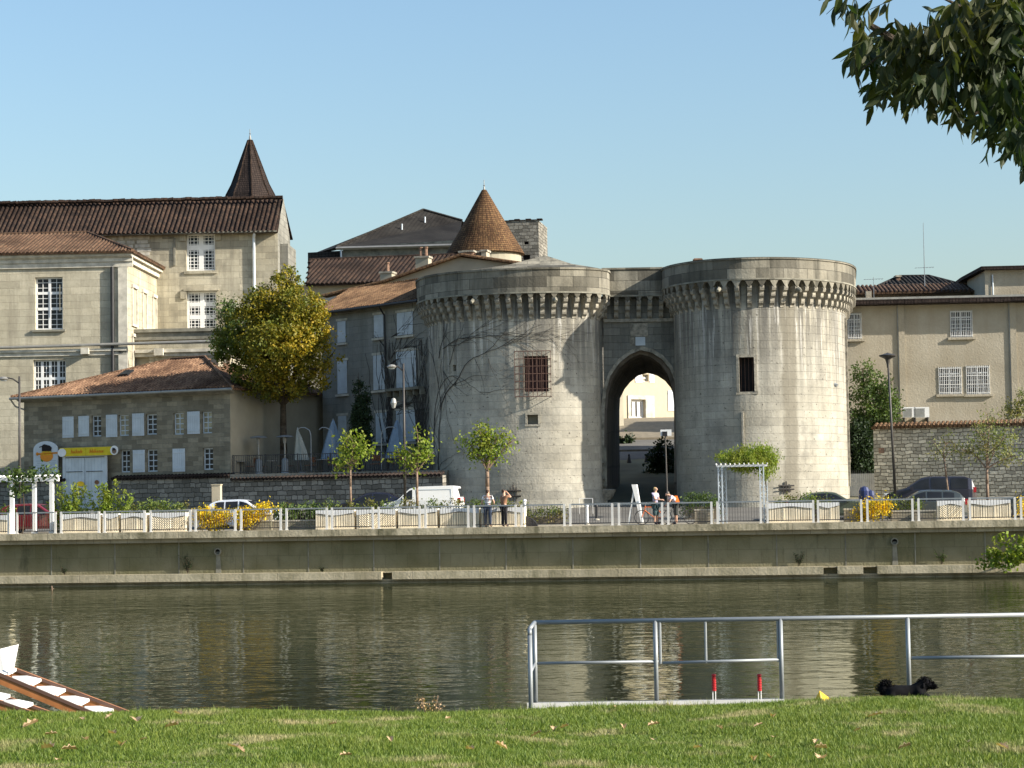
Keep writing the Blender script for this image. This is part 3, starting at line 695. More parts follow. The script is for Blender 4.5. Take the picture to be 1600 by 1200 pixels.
# pointed roof of the left tower, chimney stub on the right one
mb = MB(); ap = G(852, 399, 123); base = [G(735, 425, 119.5), G(935, 421, 119.5), G(960, 421, 127), G(720, 425, 127)]
base = [Vector((v.x, v.y, ap.z - 1.15)) for v in base]
for i in range(4):
    a_, c_ = base[i], base[(i + 1) % 4]; mm = [(a_.lerp(ap, .5) - Vector((0, 0, .12))), (c_.lerp(ap, .5) - Vector((0, 0, .12)))]
    mb.face([a_, c_, mm[1], mm[0]]); mb.face([mm[0], mm[1], ap])
mb.build('stone_cap_roof', M['parapet'], gate)
mb = MB(); a_ = G(1085, 412, 121); mb.box(a_.x, a_.x + .42, a_.y, a_.y + .42, a_.z - 1, G(1085, 403.5, 121).z); mb.box(a_.x - .05, a_.x + .47, a_.y - .05, a_.y + .47, G(1085, 406, 121).z, G(1085, 404.5, 121).z); mb.build('chimney_stub', M['brick'], gate)
# window of the left tower: dark red shutter leaf, iron cage
def opening(P, h, d, mat, name):
    mb = MB(); a, b2, c, e = h; n = P.nor((a + b2) / 2); A, B = P.pos(a) - n * (d - .05), P.pos(b2) - n * (d - .05)
    mb.face([(A.x, A.y, c), (B.x, B.y, c), (B.x, B.y, e), (A.x, A.y, e)]); return mb.build(name, mat, gate)
w1 = opening(LP, hL, .55, M['winebrown'], 'window')
mb = MB(); a, b2, c, e = hL[0] - .50, hL[1] + .16, hL[2] - .28, hL[3] + .25; n = LP.nor((a + b2) / 2)
A, B = LP.pos(a) + n * .42, LP.pos(b2) + n * .42
for i in range(9):
    p = A.lerp(B, i / 8); mb.tube((p.x, p.y, c), (p.x, p.y, e), .022, n=4)
for j in range(7):
    z = c + (e - c) * (j + .02) / 6.05; mb.tube((A.x, A.y, z), (B.x, B.y, z), .022, n=4)
    for P0, a0 in ((A, a), (B, b2)): q = LP.pos(a0); mb.tube((P0.x, P0.y, z), (q.x, q.y, z), .022, n=4)
mb.build('window_cage', M['rust'], gate)
mb = MB()
for i in range(7):
    p = LP.pos(hL[0] + (hL[1] - hL[0]) * (i + .5) / 7) - n * .1; mb.tube((p.x, p.y, hL[2]), (p.x, p.y, hL[3]), .016, n=4)
mb.build('window_bars', M['rust'], gate)
opening(RP, hR, .6, M['black'], 'window')
def surround(P, h, mat, w_=.14, pr=.05, name='window_surround'):
    mb = MB(); a, b2, c, e = h
    def bx(s0, s1, z0, z1):
        p = [P.pos(s0), P.pos(s1)]; q = [P.pos(s0, pr), P.pos(s1, pr)]
        mb.hexa([(q[0].x, q[0].y, z0), (q[1].x, q[1].y, z0), (p[1].x, p[1].y, z0), (p[0].x, p[0].y, z0), (q[0].x, q[0].y, z1), (q[1].x, q[1].y, z1), (p[1].x, p[1].y, z1), (p[0].x, p[0].y, z1)])
    bx(a - w_, a, c, e); bx(b2, b2 + w_, c, e); bx(a - w_, b2 + w_, e, e + w_); bx(a - w_ * 1.3, b2 + w_ * 1.3, c - w_, c)
    return mb.build(name, mat, gate)
surround(RP, hR, M['corbel'])
mb = MB(); n = RP.nor((hR[0] + hR[1]) / 2)
for i in range(4):
    p = RP.pos(hR[0] + (hR[1] - hR[0]) * (i + .5) / 4) - n * .3; mb.tube((p.x, p.y, hR[2]), (p.x, p.y, hR[3]), .014, n=4)
mb.build('window_bars', M['rust'], gate)
surround(LP, hn, M['tower'], .1, .06, 'niche_surround')
# projecting rain pipe on right tower, weathered vertical ribs under the left machicolation
def rib(P, px, y0, y1, w_, pr, mat, name):
    s0, z0 = P.sh(px, y1); z1 = P.sh(px, y0)[1]; mb = MB(); p, q = P.pos(s0 - w_ / 2), P.pos(s0 + w_ / 2); p1, q1 = P.pos(s0 - w_ / 2, pr), P.pos(s0 + w_ / 2, pr)
    mb.hexa([(p1.x, p1.y, z0), (q1.x, q1.y, z0), (q.x, q.y, z0), (p.x, p.y, z0), (p1.x, p1.y, z1), (q1.x, q1.y, z1), (q.x, q.y, z1), (p.x, p.y, z1)]); return mb.build(name, mat, gate)
rib(RP, 1161, 643, 700, .10, .12, M['corbel'], 'rain_pipe')
rib(RP, 1326, 500, 760, .10, .12, M['corbel'], 'rain_pipe')
# worn gargoyle stones between the corbels
for P, px, py in ((LP, 737, 470), (RP, 1122, 452), (RP, 1247, 452), (LP, 868, 468)):
    s0, z0 = P.sh(px, py, .5); p = P.pos(s0, .62); n = P.nor(s0); mb = MB()
    mb.tube((p.x - n.x * .5, p.y - n.y * .5, z0 - .1), (p.x, p.y, z0), .2, .13, 7); mb.tube((p.x, p.y, z0), (p.x + n.x * .25, p.y + n.y * .25, z0 - .12), .13, .08, 7); mb.build('gargoyle', M['darktrim'], gate)
# carved relief and fountain basin left of the arch
mb = MB(); x0, z0 = G(930, 762, 117.6).x, lz(930, 760, 118.4); x1 = G(950, 762, 118.4).x; z1 = lz(930, 700, 118.4); y0 = CF - .5
mb.prism([(x0, z0), (x1, z0), (x1, z1), ((x0 + x1) / 2, z1 + .35), (x0, z1)], 'y', y0 + .12, CF + .1)
for k, (zz, w_, h_) in enumerate(((.15, .30, .5), (.7, .22, .45), (1.15, .28, .3), (1.5, .16, .3))):
    cx = (x0 + x1) / 2; mb.lathe([(.001, 0), (w_ * .6, .05), (w_, h_ * .5), (w_ * .5, h_ * .9), (.001, h_)], (cx, y0 + .14, z0 + zz), 10)
mb.build('carved_relief', M['darktrim'], gate)
mb = MB(); xc = (x0 + x1) / 2; mb.lathe([(.001, 0), (.55, 0), (.7, .2), (.85, .55), (.75, .6), (.6, .42), (.001, .42)], (xc, y0 + .1, z0 - .75), 16, math.pi, 2 * math.pi); mb.box(xc - .35, xc + .35, y0 - .35, y0 + .2, ZB, z0 - .6)
mb.build('stone_basin', M['corbel'], gate)
# iron tie crosses
for P, px, y0, y1 in ((LP, 800, 757, 783), (RP, 1228, 752, 770)):
    s0, z0 = P.sh(px, y1); z1 = P.sh(px, y0)[1]; n = P.nor(s0); tt = Vector((-n.y, n.x)); mb = MB()
    for dx in (-.16, 0, .16): p = P.pos(s0, .08) + tt * dx; mb.bar((p.x, p.y, z0), (p.x, p.y, z1 - abs(dx)), .07)
    for zz in (.3, .62): p = P.pos(s0, .1) - tt * .45; q = P.pos(s0, .1) + tt * .45; z = z0 + (z1 - z0) * zz; mb.bar((p.x, p.y, z), (q.x, q.y, z), .06)
    mb.build('iron_wall_tie', M['lamp'], gate)
# bracket lamp on the right tower
s0, z0 = RP.sh(1322, 600); p = RP.pos(s0); pw = GF.w(p.x, p.y, z0); e = at(1302, 603, 117.2)
F = Fr(pw.x, pw.y, pw.z); T = thing('wall_lamp', 'grey bracket lamp reaching out from the right tower', 'wall lamp', F)
mb = MB(); le = F.l(e); mb.path([(0, 0, 0), (le.x * .4, le.y * .5, .22), (le.x * .8, le.y * .9, .12)], .03); mb.build('bracket', M['galv'], T)
mb = MB(); mb.lathe([(.001, .16), (.10, .14), (.28, .02), (.2, -.1), (.001, -.13)], (le.x, le.y, le.z + .05), 12); mb.build('lamp_head', M['galv'], T, True)
# bare climbing vine on the left tower
F = GF; T = MB(); rv = random.Random(3)
def creep(P, px, py, ang, length, r, depth=0):
    global T
    s0, z = P.sh(px, py); pts = []
    for i in range(int(length / .35)):
        q = P.pos(s0, .04); pts.append((q.x, q.y, z)); ang += rv.uniform(-.28, .28)
        s0 += math.cos(ang) * .35; z += math.sin(ang) * .35
        if s0 < .5 or s0 > P.L - 2.5 or z > cor_top_L - .9: break
        if depth < 2 and rv.random() < .33:
            br_ = [pts[-1]]; s2, z2, a2 = s0, z, ang + rv.choice((-1, 1)) * rv.uniform(.4, .9)
            for k in range(rv.randint(3, 8)):
                s2 += math.cos(a2) * .3; z2 += math.sin(a2) * .3; a2 += rv.uniform(-.3, .3)
                if z2 > cor_top_L - .9 or s2 > P.L - 2.5 or s2 < .3: break
                q = P.pos(s2, .03); br_.append((q.x, q.y, z2))
            if len(br_) > 1: T.path(br_, r * .28, 4, r * .12)
    if len(pts) > 1: T.path(pts, r * .6, 5, r * .18)
for px, py, a, L, r in ((680, 770, 1.5, 9, .05), (684, 560, 1.2, 4, .04), (690, 545, .5, 5, .035), (700, 540, .2, 6, .03), (720, 530, .1, 6, .03), (760, 525, -.1, 5, .025), (780, 520, -.15, 4.5, .025), (690, 580, -.9, 3, .03), (700, 570, .9, 3, .03), (740, 560, -1.2, 2.5, .02), (760, 560, -1.4, 2, .02), (686, 640, 1.4, 7, .05), (692, 500, -1.5, 7, .03), (676, 700, 1.5, 8, .04), (830, 528, -.3, 2.5, .02), (720, 535, .35, 4, .02), (800, 530, .1, 3, .02)): creep(LP, px, py, a, L, r)
mbx = T; o = mbx.build('climbing_vine', M['vine'], None, False, GF); tag(o, 'leafless climbing vine spreading over the upper left tower', 'vine')

# ================================================================ BUILDINGS
def rect(F, x0, y0, x1, y1, y=0.0):
    cx, cy = (x0 + x1) / 2, (y0 + y1) / 2
    return (F.hit(x0, cy, y)[0], F.hit(x1, cy, y)[0], F.hit(cx, y1, y)[1], F.hit(cx, y0, y)[1])
def window(T, h, y, d=.25, cols=4, rows=6, mat='white', thickc=(), thickr=(), bw=.03, tw=.09, sill=None, fw=.07, glass='glass', bars=None):
    """casement set back in its opening; one part 'window' with a pane (and sill) below it"""
    x0, x1, z0, z1 = h; yf = y + d; m_ = M[mat]
    mb = MB(); D = .06
    mb.box(x0, x0 + fw, yf - D, yf, z0, z1); mb.box(x1 - fw, x1, yf - D, yf, z0, z1); mb.box(x0 + fw, x1 - fw, yf - D, yf, z1 - fw, z1); mb.box(x0 + fw, x1 - fw, yf - D, yf, z0, z0 + fw)
    for c in range(1, cols):
        x = x0 + (x1 - x0) * c / cols; q = tw if c in thickc else bw; mb.box(x - q / 2, x + q / 2, yf - D + .004 - (.02 if c in thickc else 0), yf - .004, z0 + fw, z1 - fw)
    for r_ in range(1, rows):
        z = z0 + (z1 - z0) * r_ / rows; q = tw if r_ in thickr else bw; mb.box(x0 + fw, x1 - fw, yf - D + .008 - (.02 if r_ in thickr else 0), yf - .008, z - q / 2, z + q / 2)
    o = mb.build('window', m_, T)
    mb = MB(); mb.face([(x0, yf - .02, z0), (x1, yf - .02, z0), (x1, yf - .02, z1), (x0, yf - .02, z1)]); mb.build('pane', M[glass], o)
    if sill:
        mb = MB(); mb.box(x0 - .18, x1 + .18, y - .16, y + .05, z0 - .14, z0 - .002); mb.build('sill', M[sill], o)
    if bars:
        mb = MB(); n = bars
        for i in range(n + 1): x = x0 + (x1 - x0) * i / n; mb.box(x - .012, x + .012, y - .05, y - .02, z0, z1)
        for k in (.06, .35, .65, .94): z = z0 + (z1 - z0) * k; mb.box(x0, x1, y - .065, y - .05, z - .015, z + .015)
        mb.build('security_bars', M['white'], o)
    return o
def shutter(T, h, y, leaves_=1, mat='greywhite'):
    x0, x1, z0, z1 = h; w_ = (x1 - x0) / leaves_
    for k in range(leaves_):
        a, b2 = x0 + w_ * k + .01, x0 + w_ * (k + 1) - .01
        mb = MB(); n = max(3, int((b2 - a) / .11)); 
        for i in range(n): mb.box(a + (b2 - a) * i / n + .004, a + (b2 - a) * (i + 1) / n - .004, y - .05, y - .02, z0, z1)
        for q in (.16, .84): z = z0 + (z1 - z0) * q; mb.box(a + .02, b2 - .02, y - .07, y - .05, z - .05, z + .05)
        mb.build('shutter', M[mat], T)
def gutter(T, a, b2, r_=.08, mat='zinc'):
    mb = MB(); mb.tube(a, b2, r_, n=8); return mb.build('gutter', M[mat], T)
def pipe(T, pts, r_=.06, mat='zinc'):
    mb = MB(); mb.path(pts, r_, 8); return mb.build('downpipe', M[mat], T)

# ---------- chateau, long rear range
F = Fr.line(-120, 150, 438, 149, 6)
F.o.z = 6; F = Fr(F.o.x, F.o.y, 6, F.rz)
A = thing('chateau_range', 'long pale stone chateau range with a dark tiled roof and mullioned windows', 'chateau', F)
xr = F.x(438); ze = F.hit(300, 361)[1]
h1 = rect(F, 291, 365, 336, 423); h2 = rect(F, 292, 455, 338, 515)
mb = MB(); nich = rect(F, 269, 374, 272.5, 415)
mb.holes(0, xr, -2, ze, [h1, h2], 0, .3)
mb.build('wall', M['chateau'], A); mb = MB(); mb.face([(xr, 0, -2), (xr, 6, -2), (xr, 6, ze), (xr, 0, ze)]); mb.face([(xr, 0, ze), (xr, 6, ze), (xr, 3, F.at(200, 315, 152.5).z)]); mb.build('gable_wall', M['curtain'], A)
for h, rr, tr in ((h1, 11, (7,)), (h2, 12, (4, 8))):
    window(A, h, 0, .3, 8, rr, 'white', (4,), tr, .045, .34 if rr == 11 else .3, fw=.14)
mb = MB(); q = rect(F, 254, 373, 272, 415); mb.box(q[0], q[1], -.06, .0, q[3], q[3] + .12); mb.box(q[1] - .02, q[1] + .12, -.10, 0, q[2], q[3]); mb.build('blocked_opening_frame', M['darktrim'], A)
for h in (h1, h2):
    mb = MB(); mb.box(h[0] - .42, h[0] - .02, -.12, 0, h[3] - .5, h[3] + .0); mb.build('label_stop', M['chateau'], A)
    if h is h1: mb = MB(); mb.box(h[1] + .02, h[1] + .42, -.12, 0, h[3] - .5, h[3] + .0); mb.build('label_stop', M['chateau'], A)
    mb = MB(); mb.box(h[0] - .2, h[1] + .2, -.14, 0, h[3] + .02, h[3] + .18); mb.build('window_moulding', M['chateau'], A); mb = MB(); mb.box(h[0] - .15, h[1] + .15, -.1, 0, h[2] - .2, h[2]); mb.build('window_sill', M['chateau'], A)
za = F.hit(300, 361, -.7)[1]
ridge = [F.at(-120, 319, 152.6), F.at(434, 311, 152.4)]
rz_ = F.at(200, 315, 152.5).z
mb = MB(); tile_roof(mb, [(-1, -.7, za), (xr + .1, -.7, za), (xr - .1, ridge[1].y, rz_ + .05), (-1, ridge[0].y, rz_ - .05)], .32, .10)
tile_roof(mb, [(-1, 6.6, za), (xr + .1, 6.6, za), (xr - .1, ridge[1].y, rz_ + .05), (-1, ridge[0].y, rz_ - .05)], .32, .10)
for i in range(60):   # ridge tiles
    x = -1 + (xr + 1) * i / 60; mb.tube((x, ridge[0].y, rz_ + rnd.uniform(-.03, .05)), (x + (xr + 1) / 60, ridge[0].y, rz_ + rnd.uniform(-.03, .05)), .15, n=6)
mb.build('roof', M['tile_dark'], A)
mb = MB(); mb.box(-1, xr, -.6, -.02, za - .16, za - .06); mb.build('eaves_board', M['darktrim'], A)
x = F.x(401); pipe(A, [(x + .1, -.5, za - .1), (x, -.15, za - .5), (x, -.12, -2)], .10, 'greywhite')
mb = MB(); mb.box(xr + .003, xr + .55, 1, 5, -2, F.hit(445, 378)[1])
mb.build('end_buttress', M['curtain'], A)
# old blockwork patch below the roof
q = rect(F, 175, 368, 232, 400); mb = MB()
for r_ in range(5):
    for c in range(11):
        if rnd.random() < .8: x = q[0] + (q[1] - q[0]) * (c + .5 * (r_ % 2)) / 11; z = q[2] + (q[3] - q[2]) * r_ / 5; mb.box(x, x + .3, -.02, .0, z, z + .22)
mb.build('block_patch', M['trim'], A)
# octagonal spire behind the range
c = at(391.5, 313, 156); F2 = Fr(c.x, c.y, 6, R(10)); S = thing('spire_turret', 'octagonal turret with a steep dark slate spire and finial', 'turret', F2)
k = 156 / FPX; zb = at(391, 312, 156).z - 6; zt_ = at(390, 219, 156).z - 6; Rb = 40.5 * k
mb = MB(); mb.lathe([(Rb * .86, -3), (Rb * .86, zb)], (0, 0, 0), 8); mb.build('turret_wall', M['chateau'], S)
mb = MB(); mb.lathe([(Rb, zb - .1), (Rb * .93, zb + .35), (Rb * .72, zb + 1.1), (Rb * .08, zt_), (.001, zt_ + .1)], (0, 0, 0), 8); mb.build('spire_roof', M['tile_choc'], S)
mb = MB()
for i in range(8):
    a = math.pi * 2 * i / 8; pr = [(Rb, zb - .1), (Rb * .93, zb + .35), (Rb * .72, zb + 1.1), (Rb * .08, zt_)]
    mb.path([(r_ * math.cos(a), r_ * math.sin(a), z) for r_, z in pr], .06, 5)
mb.build('hip_tiles', M['tile_dark'], S)
mb = MB(); mb.tube((0, 0, zt_ - .1), (0, 0, zt_ + .35), .12, .05); mb.tube((0, 0, zt_ + .3), (0, 0, zt_ + .8), .025); mb.lathe([(.001, .0), (.07, .07), (.001, .14)], (0, 0, zt_ + .4), 8); mb.build('finial', M['zinc'], S)

# ---------- chateau front wing
F = Fr.line(-80, 140, 200, 139.6, 5)
Wg = thing('chateau_wing', 'cream ashlar chateau wing with a cornice and tall white casement windows', 'chateau', F)
xr = F.x(200); ze = F.hit(100, 404)[1]
h1 = rect(F, 55, 433, 98, 515); h2 = rect(F, 52, 562, 103, 640)
mb = MB(); mb.holes(0, xr, -3, ze, [h1, h2], 0, .3); mb.build('wall', M['wing'], Wg)
# side wall toward the court
sy = 11.4; side = []
def sy_px(px, py):      # pixel -> (y, z) on the plane x = xr
    r = F.I.to_3x3() @ ray(px, py); c_ = F.I @ Vector((0, 0, EYE)); t_ = (xr - c_.x) / r.x; p = c_ + r * t_; return p.y, p.z
mb = MB(); mb.face([(xr, 0, -3), (xr, sy, -3), (xr, sy, ze), (xr, 0, ze)]); mb.build('side_wall', M['wing'], Wg)
for y0, y1, a, b2 in ((1.6, 2.9, .35, .72), (4.9, 6.0, .35, .72), (8.3, 9.3, .35, .72), (1.6, 2.9, -.1, .22), (4.9, 6.0, -.1, .22), (8.3, 9.3, -.1, .22)):
    mb = MB(); z0 = 8.3 + (ze - 8.3) * a; z1 = 8.3 + (ze - 8.3) * b2
    mb.box(xr + .003, xr + .10, y0 - .15, y0, z0, z1); mb.box(xr + .003, xr + .10, y1, y1 + .15, z0, z1); mb.box(xr + .003, xr + .14, y0 - .2, y1 + .2, z1, z1 + .2); mb.box(xr + .003, xr + .12, y0 - .2, y1 + .2, z0 - .15, z0)
    o = mb.build('blind_window', M['trim'], Wg); mb = MB(); mb.face([(xr + .01, y0, z0), (xr + .01, y1, z0), (xr + .01, y1, z1), (xr + .01, y0, z1)]); mb.build('infill', M['render'], o)
for h, c_, r_, tc_, tr in ((h1, 4, 10, (2,), (4, 7)), (h2, 8, 8, (2, 4, 6), (5,))):
    window(Wg, h, 0, .3, c_, r_, 'white', tc_, tr, .035, .17, 'darktrim' if h is h1 else None, .10)
mb = MB()
prf = [(0, -.9), (-.12, -.9), (-.12, -.62), (-.2, -.55), (-.2, -.35), (-.42, -.2), (-.42, 0), (0, 0)]
zc_ = F.hit(100, 396, -.4)[1]
mb.prism([(p, zc_ + q) for p, q in prf], 'x', 0, xr + .42)
mb.box(xr + .003, xr + .42, 0, sy, zc_ - .25, zc_ - .01); mb.box(xr + .003, xr + .2, 0, sy, zc_ - .6, zc_ - .25)
mb.build('cornice', M['trim'], Wg)
zm = F.hit(100, 546)[1]
mb = MB(); mb.box(0, xr, -.22, 0, zm - .16, zm); mb.box(0, xr, -.1, 0, zm - .42, zm - .16)
mb.build('string_course', M['trim'], Wg)
xp = F.x(187); mb = MB(); mb.box(xp, xr + .06, -.1, 0, -3, zc_ - .9); mb.build('corner_pilaster', M['trim'], Wg)
xp = F.x(178); pipe(Wg, [(xp, -.14, zc_ - .9), (xp, -.14, 2)], .11, 'iron')
pipe(Wg, [(0, -.3, zm + .12), (F.x(345) , -.3, zm + .34)], .10, 'zinc')
mb = MB(); x = F.x(136); mb.box(x - .25, x + .25, -.5, -.1, zm - .35, zm + .05); mb.build('hopper', M['trim'], Wg)
for px in (32, 95):
    x = F.x(px); mb = MB(); q = F.hit(px, 445)[1]; mb.box(x - .03, x + .03, -.02, .0, q - 1.7, q); mb.build('wall_slot', M['darktrim'], Wg) if px == 95 else None
zr = F.at(70, 366, 145.5).z; xa = F.x(139, 5.7); za = zc_ + .02
mb = MB(); tile_roof(mb, [(0, -.6, za), (xr + .6, -.6, za), (xa, 5.7, zr), (0, 5.7, zr)], .26, .11)
tile_roof(mb, [(xr + .6, -.6, za), (xr + .6, 12, za), (xa, 5.7, zr)], .26, .11)
tile_roof(mb, [(xr + .6, 12, za), (0, 12, za), (0, 5.7, zr), (xa, 5.7, zr)], .26, .11)
mb.path([(0, 5.7, zr + .05), (xa, 5.7, zr + .05), (xr + .5, -.5, za + .08)], .14, 6)
mb.build('roof', M['tile_wing'], Wg)

# ---------- low court range between the wing and the tree
F = Fr.line(200, 142, 352, 141.5, 5)
C = thing('court_range', 'low stone building with a flat ledge between chateau wing and golden tree', 'building', F)
x1 = F.x(360); z1 = F.hit(270, 519)[1]
mb = MB(); nn = rect(F, 206, 560, 232, 572); mb.holes(.5, x1, -3, z1, [rect(F, 205, 559, 233, 600)], 0, .25); mb.face([(x1, 0, -3), (x1, 7, -3), (x1, 7, z1), (x1, 0, z1)]); mb.build('wall', M['chateau'], C)
mb = MB(); mb.box(.5, x1 + .3, -.3, 7, z1, z1 + .22); mb.box(.5, x1 + .15, -.15, 0, z1 - .5, z1); mb.build('flat_ledge', M['darktrim'], C)
z2 = F.hit(270, 546)[1]; mb = MB(); mb.box(.5, x1, -.28, 0, z2 - .2, z2); mb.box(.5, x1, -.12, 0, z2 - .45, z2 - .2); x = F.x(252); mb.box(x - .3, x + .3, -.5, -.29, z2 - .4, z2 + .05); mb.build('string_course', M['trim'], C)
mb = MB(); mb.face([(F.x(205), .24, -3), (F.x(233), .24, -3), (F.x(233), .24, z1 - 1), (F.x(205), .24, z1 - 1)]); mb.build('blocked_doorway', M['render'], C)
mb = MB(); 
for px, a, b2 in ((186, 575, 556), (205, 562, 556)): pass
mb.path([(F.x(203), -.1, F.hit(203, 600)[1]), (F.x(203), -.12, z2 - .5), (F.x(214), -.4, z2 - .1)], .06, 6); mb.build('downpipe', M['rust'], C)

# ---------- shed: lower restaurant house with shutters
FS = Fr.line(38, 129.2, 361, 122.6, 3.0)
Sh = thing('riverside_house', 'low grey stone house with white shutters and an orange hipped tile roof', 'house', FS)
F = FS; xr = F.x(361); zt_ = F.hit(200, 616)[1]
wins = [(143, 649, 158, 682), (185, 648, 201, 681), (228, 647, 245, 679), (271, 645, 287, 679), (315, 643, 331, 677), (188, 703, 203, 738), (229, 702, 246, 737), (317, 700, 333, 734)]
shs = [(98, 651, 116, 684), (123, 650, 140, 682), (166, 648, 184, 683), (207, 646, 226, 681), (293, 643, 313, 678), (208, 703, 227, 738), (270, 701, 290, 737)]
hs = [rect(F, *q) for q in wins]; door = rect(F, 105, 714, 174, 795)
zlow = -1.2
mb = MB(); mb.holes(0, xr, zlow, zt_, hs, 0, .22); mb.build('wall', M['shed'], Sh)
mb = MB(); mb.face([(xr, 0, zlow), (xr, 10.5, zlow), (xr, 10.5, zt_), (xr, 0, zt_)]); mb.build('side_wall', M['render'], Sh); mb = MB(); mb.face([(0, 10.5, zlow), (0, 0, zlow), (0, 0, zt_), (0, 10.5, zt_)]); mb.build('side_wall', M['render'], Sh)
for i_, h in enumerate(hs): window(Sh, h, 0, .2, 2, 4, 'greywhite', (), (), .05, .06, None, .07, glass='reflection_glass' if i_ in (1, 3, 4) else 'glass')
for q in shs: shutter(Sh, rect(F, *q), 0)
ea = F.at(24, 622, 127.2); eb = F.at(366, 606, 120.2); ap = F.at(278, 555, 125.5); ap2 = F.at(340, 558, 128)
zE = zt_ + .05; OV = .55
e0, e1, e2, e3 = Vector((-OV, -OV, zE)), Vector((xr + OV, -OV, zE)), Vector((xr + OV, 10.9, zE)), Vector((-OV, 10.9, zE))
zA = F.at(300, 555, 126).z
p0, p1 = Vector((F.x(268, 5.2), 5.2, zA)), Vector((F.x(322, 5.2), 5.2, zA + .05))
mb = MB(); tile_roof(mb, [e0, e1, p1, p0], .22, .082); tile_roof(mb, [e1, e2, p1], .22, .082); tile_roof(mb, [e3, e0, p0], .22, .082); tile_roof(mb, [e2, e3, p0, p1], .22, .082)
mb.path([e0 + Vector((0, 0, .06)), p0 + Vector((0, 0, .1)), p1 + Vector((0, 0, .1)), e1 + Vector((0, 0, .06))], .1, 6)
rf = mb.build('roof', M['tile_orange'], Sh)
mb = MB(); q0 = F.at(186, 590, 124.2)
nrm = (e1 - e0).cross(p0 - e0).normalized(); nrm = nrm if nrm.z > 0 else -nrm
def onroof(px, py):
    r = F.I.to_3x3() @ ray(px, py); c_ = F.I @ Vector((0, 0, EYE)); return c_ + r * ((e0 - c_).dot(nrm) / r.dot(nrm))
qs = [onroof(187, 590), onroof(200, 589), onroof(210, 582), onroof(197, 583)]
mb.hexa([v + nrm * .05 for v in qs] + [v + nrm * .2 for v in qs]); mb.build('skylight', M['glass'], rf)
gutter(Sh, (-OV, -OV - .08, zE - .05), (xr + OV, -OV - .08, zE - .05), .08)
pipe(Sh, [(-OV, -OV, zE - .1), (-OV + .15, -.3, zE - .5), (.12, -.1, zE - .7)], .05, 'zinc')
mb = MB(); mb.prism([(0, zt_ - .22), (-OV + .1, zt_ - .02), (-OV + .1, zt_ + .04), (0, zt_ + .04)], 'x', -.3, xr + .3); mb.build('eaves_board', M['darktrim'], Sh)
mb = MB(); v = F.at(330, 563, 128); mb.box(v.x, v.x + .5, v.y, v.y + .5, v.z - 1.2, v.z + .15); mb.box(v.x - .06, v.x + .56, v.y - .06, v.y + .56, v.z + .15, v.z + .22); mb.build('chimney', M['render'], Sh)
# double door with frame, stickers
mb = MB(); x0, x1, z0, z1 = door; mb.box(x0, x0 + .18, -.42, -.36, z0, z1); mb.box(x1 - .18, x1, -.42, -.36, z0, z1); mb.box(x0, x1, -.44, -.36, z1, z1 + .35); mb.box(x0 - .1, x1 + .1, -.5, -.36, z1 + .35, z1 + .45)
dr = mb.build('door_frame', M['greywhite'], Sh)
xm = (x0 + x1) / 2
for a, b2 in ((x0 + .18, xm - .015), (xm + .015, x1 - .18)):
    mb = MB(); n = 6
    for i in range(n): mb.box(a + (b2 - a) * i / n + .006, a + (b2 - a) * (i + 1) / n - .006, -.40, -.34, z0, z1 - .05)
    mb.box(a + .1, b2 - .12, -.43, -.40, z1 - .88, z1 - .82)
    o = mb.build('door_leaf', M['greywhite'], Sh)
    q = MB(); q.box(a + .1, b2 - .12, -.435, -.43, z1 - .87, z1 - .83); q.build('hinge_strap', M['iron'], o)
mb = MB(); v0, v1, v2, v3 = rect(F, 120, 752, 132, 760, -.42); n = 16
mb.face([((v0 + v1) / 2 + (v1 - v0) / 2 * math.cos(2 * math.pi * k / n), -.445, (v2 + v3) / 2 + (v3 - v2) / 2 * math.sin(2 * math.pi * k / n)) for k in range(n)]); mb.build('oval_sticker', M['yellow'], Sh)
mb = MB(); v0, v1, v2, v3 = rect(F, 148, 750, 155, 757, -.42)
mb.face([((v0 + v1) / 2 + (v1 - v0) / 2 * math.cos(2 * math.pi * k / n), -.445, (v2 + v3) / 2 + (v3 - v2) / 2 * math.sin(2 * math.pi * k / n)) for k in range(n)]); mb.build('round_sticker', M['wood_red'], Sh)
# the arched white sign board, standing proud of the wall
SG = Fr(*F.w(0, 0, 0), F.rz)
sgn = thing('sign_board', 'white round-topped sign board with a horned bull above an orange barrel', 'sign', F)
x0, x1, z0, z1 = rect(F, 53, 688, 91, 744, -.45); xm = (x0 + x1) / 2; W_ = (x1 - x0) / 2
pts = [(x0, z0), (x1, z0), (x1, z1 - .55)] + [(xm + W_ * math.cos(a), z1 - .55 + .5 * math.sin(a)) for a in np.linspace(.15, math.pi - .15, 12)] + [(x0, z1 - .55)]
mb = MB(); mb.prism(pts, 'y', -.50, -.44); mb.build('board', M['greywhite'], sgn)
M['orange'] = plain('orange_sign_paint', (.62, .22, .01), .6); M['signyellow'] = plain('yellow_sign_paint', (.62, .48, .01), .6)
def disc(mb, cx, cz, rx, rz2, y, n=20, a0=0, a1=2 * math.pi, th=.02):
    mb.prism([(cx + rx * math.cos(a0 + (a1 - a0) * k / n), cz + rz2 * math.sin(a0 + (a1 - a0) * k / n)) for k in range(n + (0 if a1 - a0 > 6 else 1))], 'y', y - th, y)
def sx(px): return F.hit(px, 715, -.5)[0]
def sz(py): return F.hit(72, py, -.5)[1]
mb = MB(); disc(mb, sx(73), sz(713), sx(83) - sx(73), (sz(704) - sz(718)) * .6, -.503); disc(mb, sx(58.5), sz(709), .1, .1, -.503)
mb.bar((sx(58), -.52, sz(709)), (sx(91), -.52, sz(708)), .07); mb.build('barrel_emblem', M['orange'], sgn)
mb = MB()
for i in range(7): x = sx(65.5 + i * 2.3); mb.box(x, x + .05, -.535, -.524, sz(711), sz(705)); 
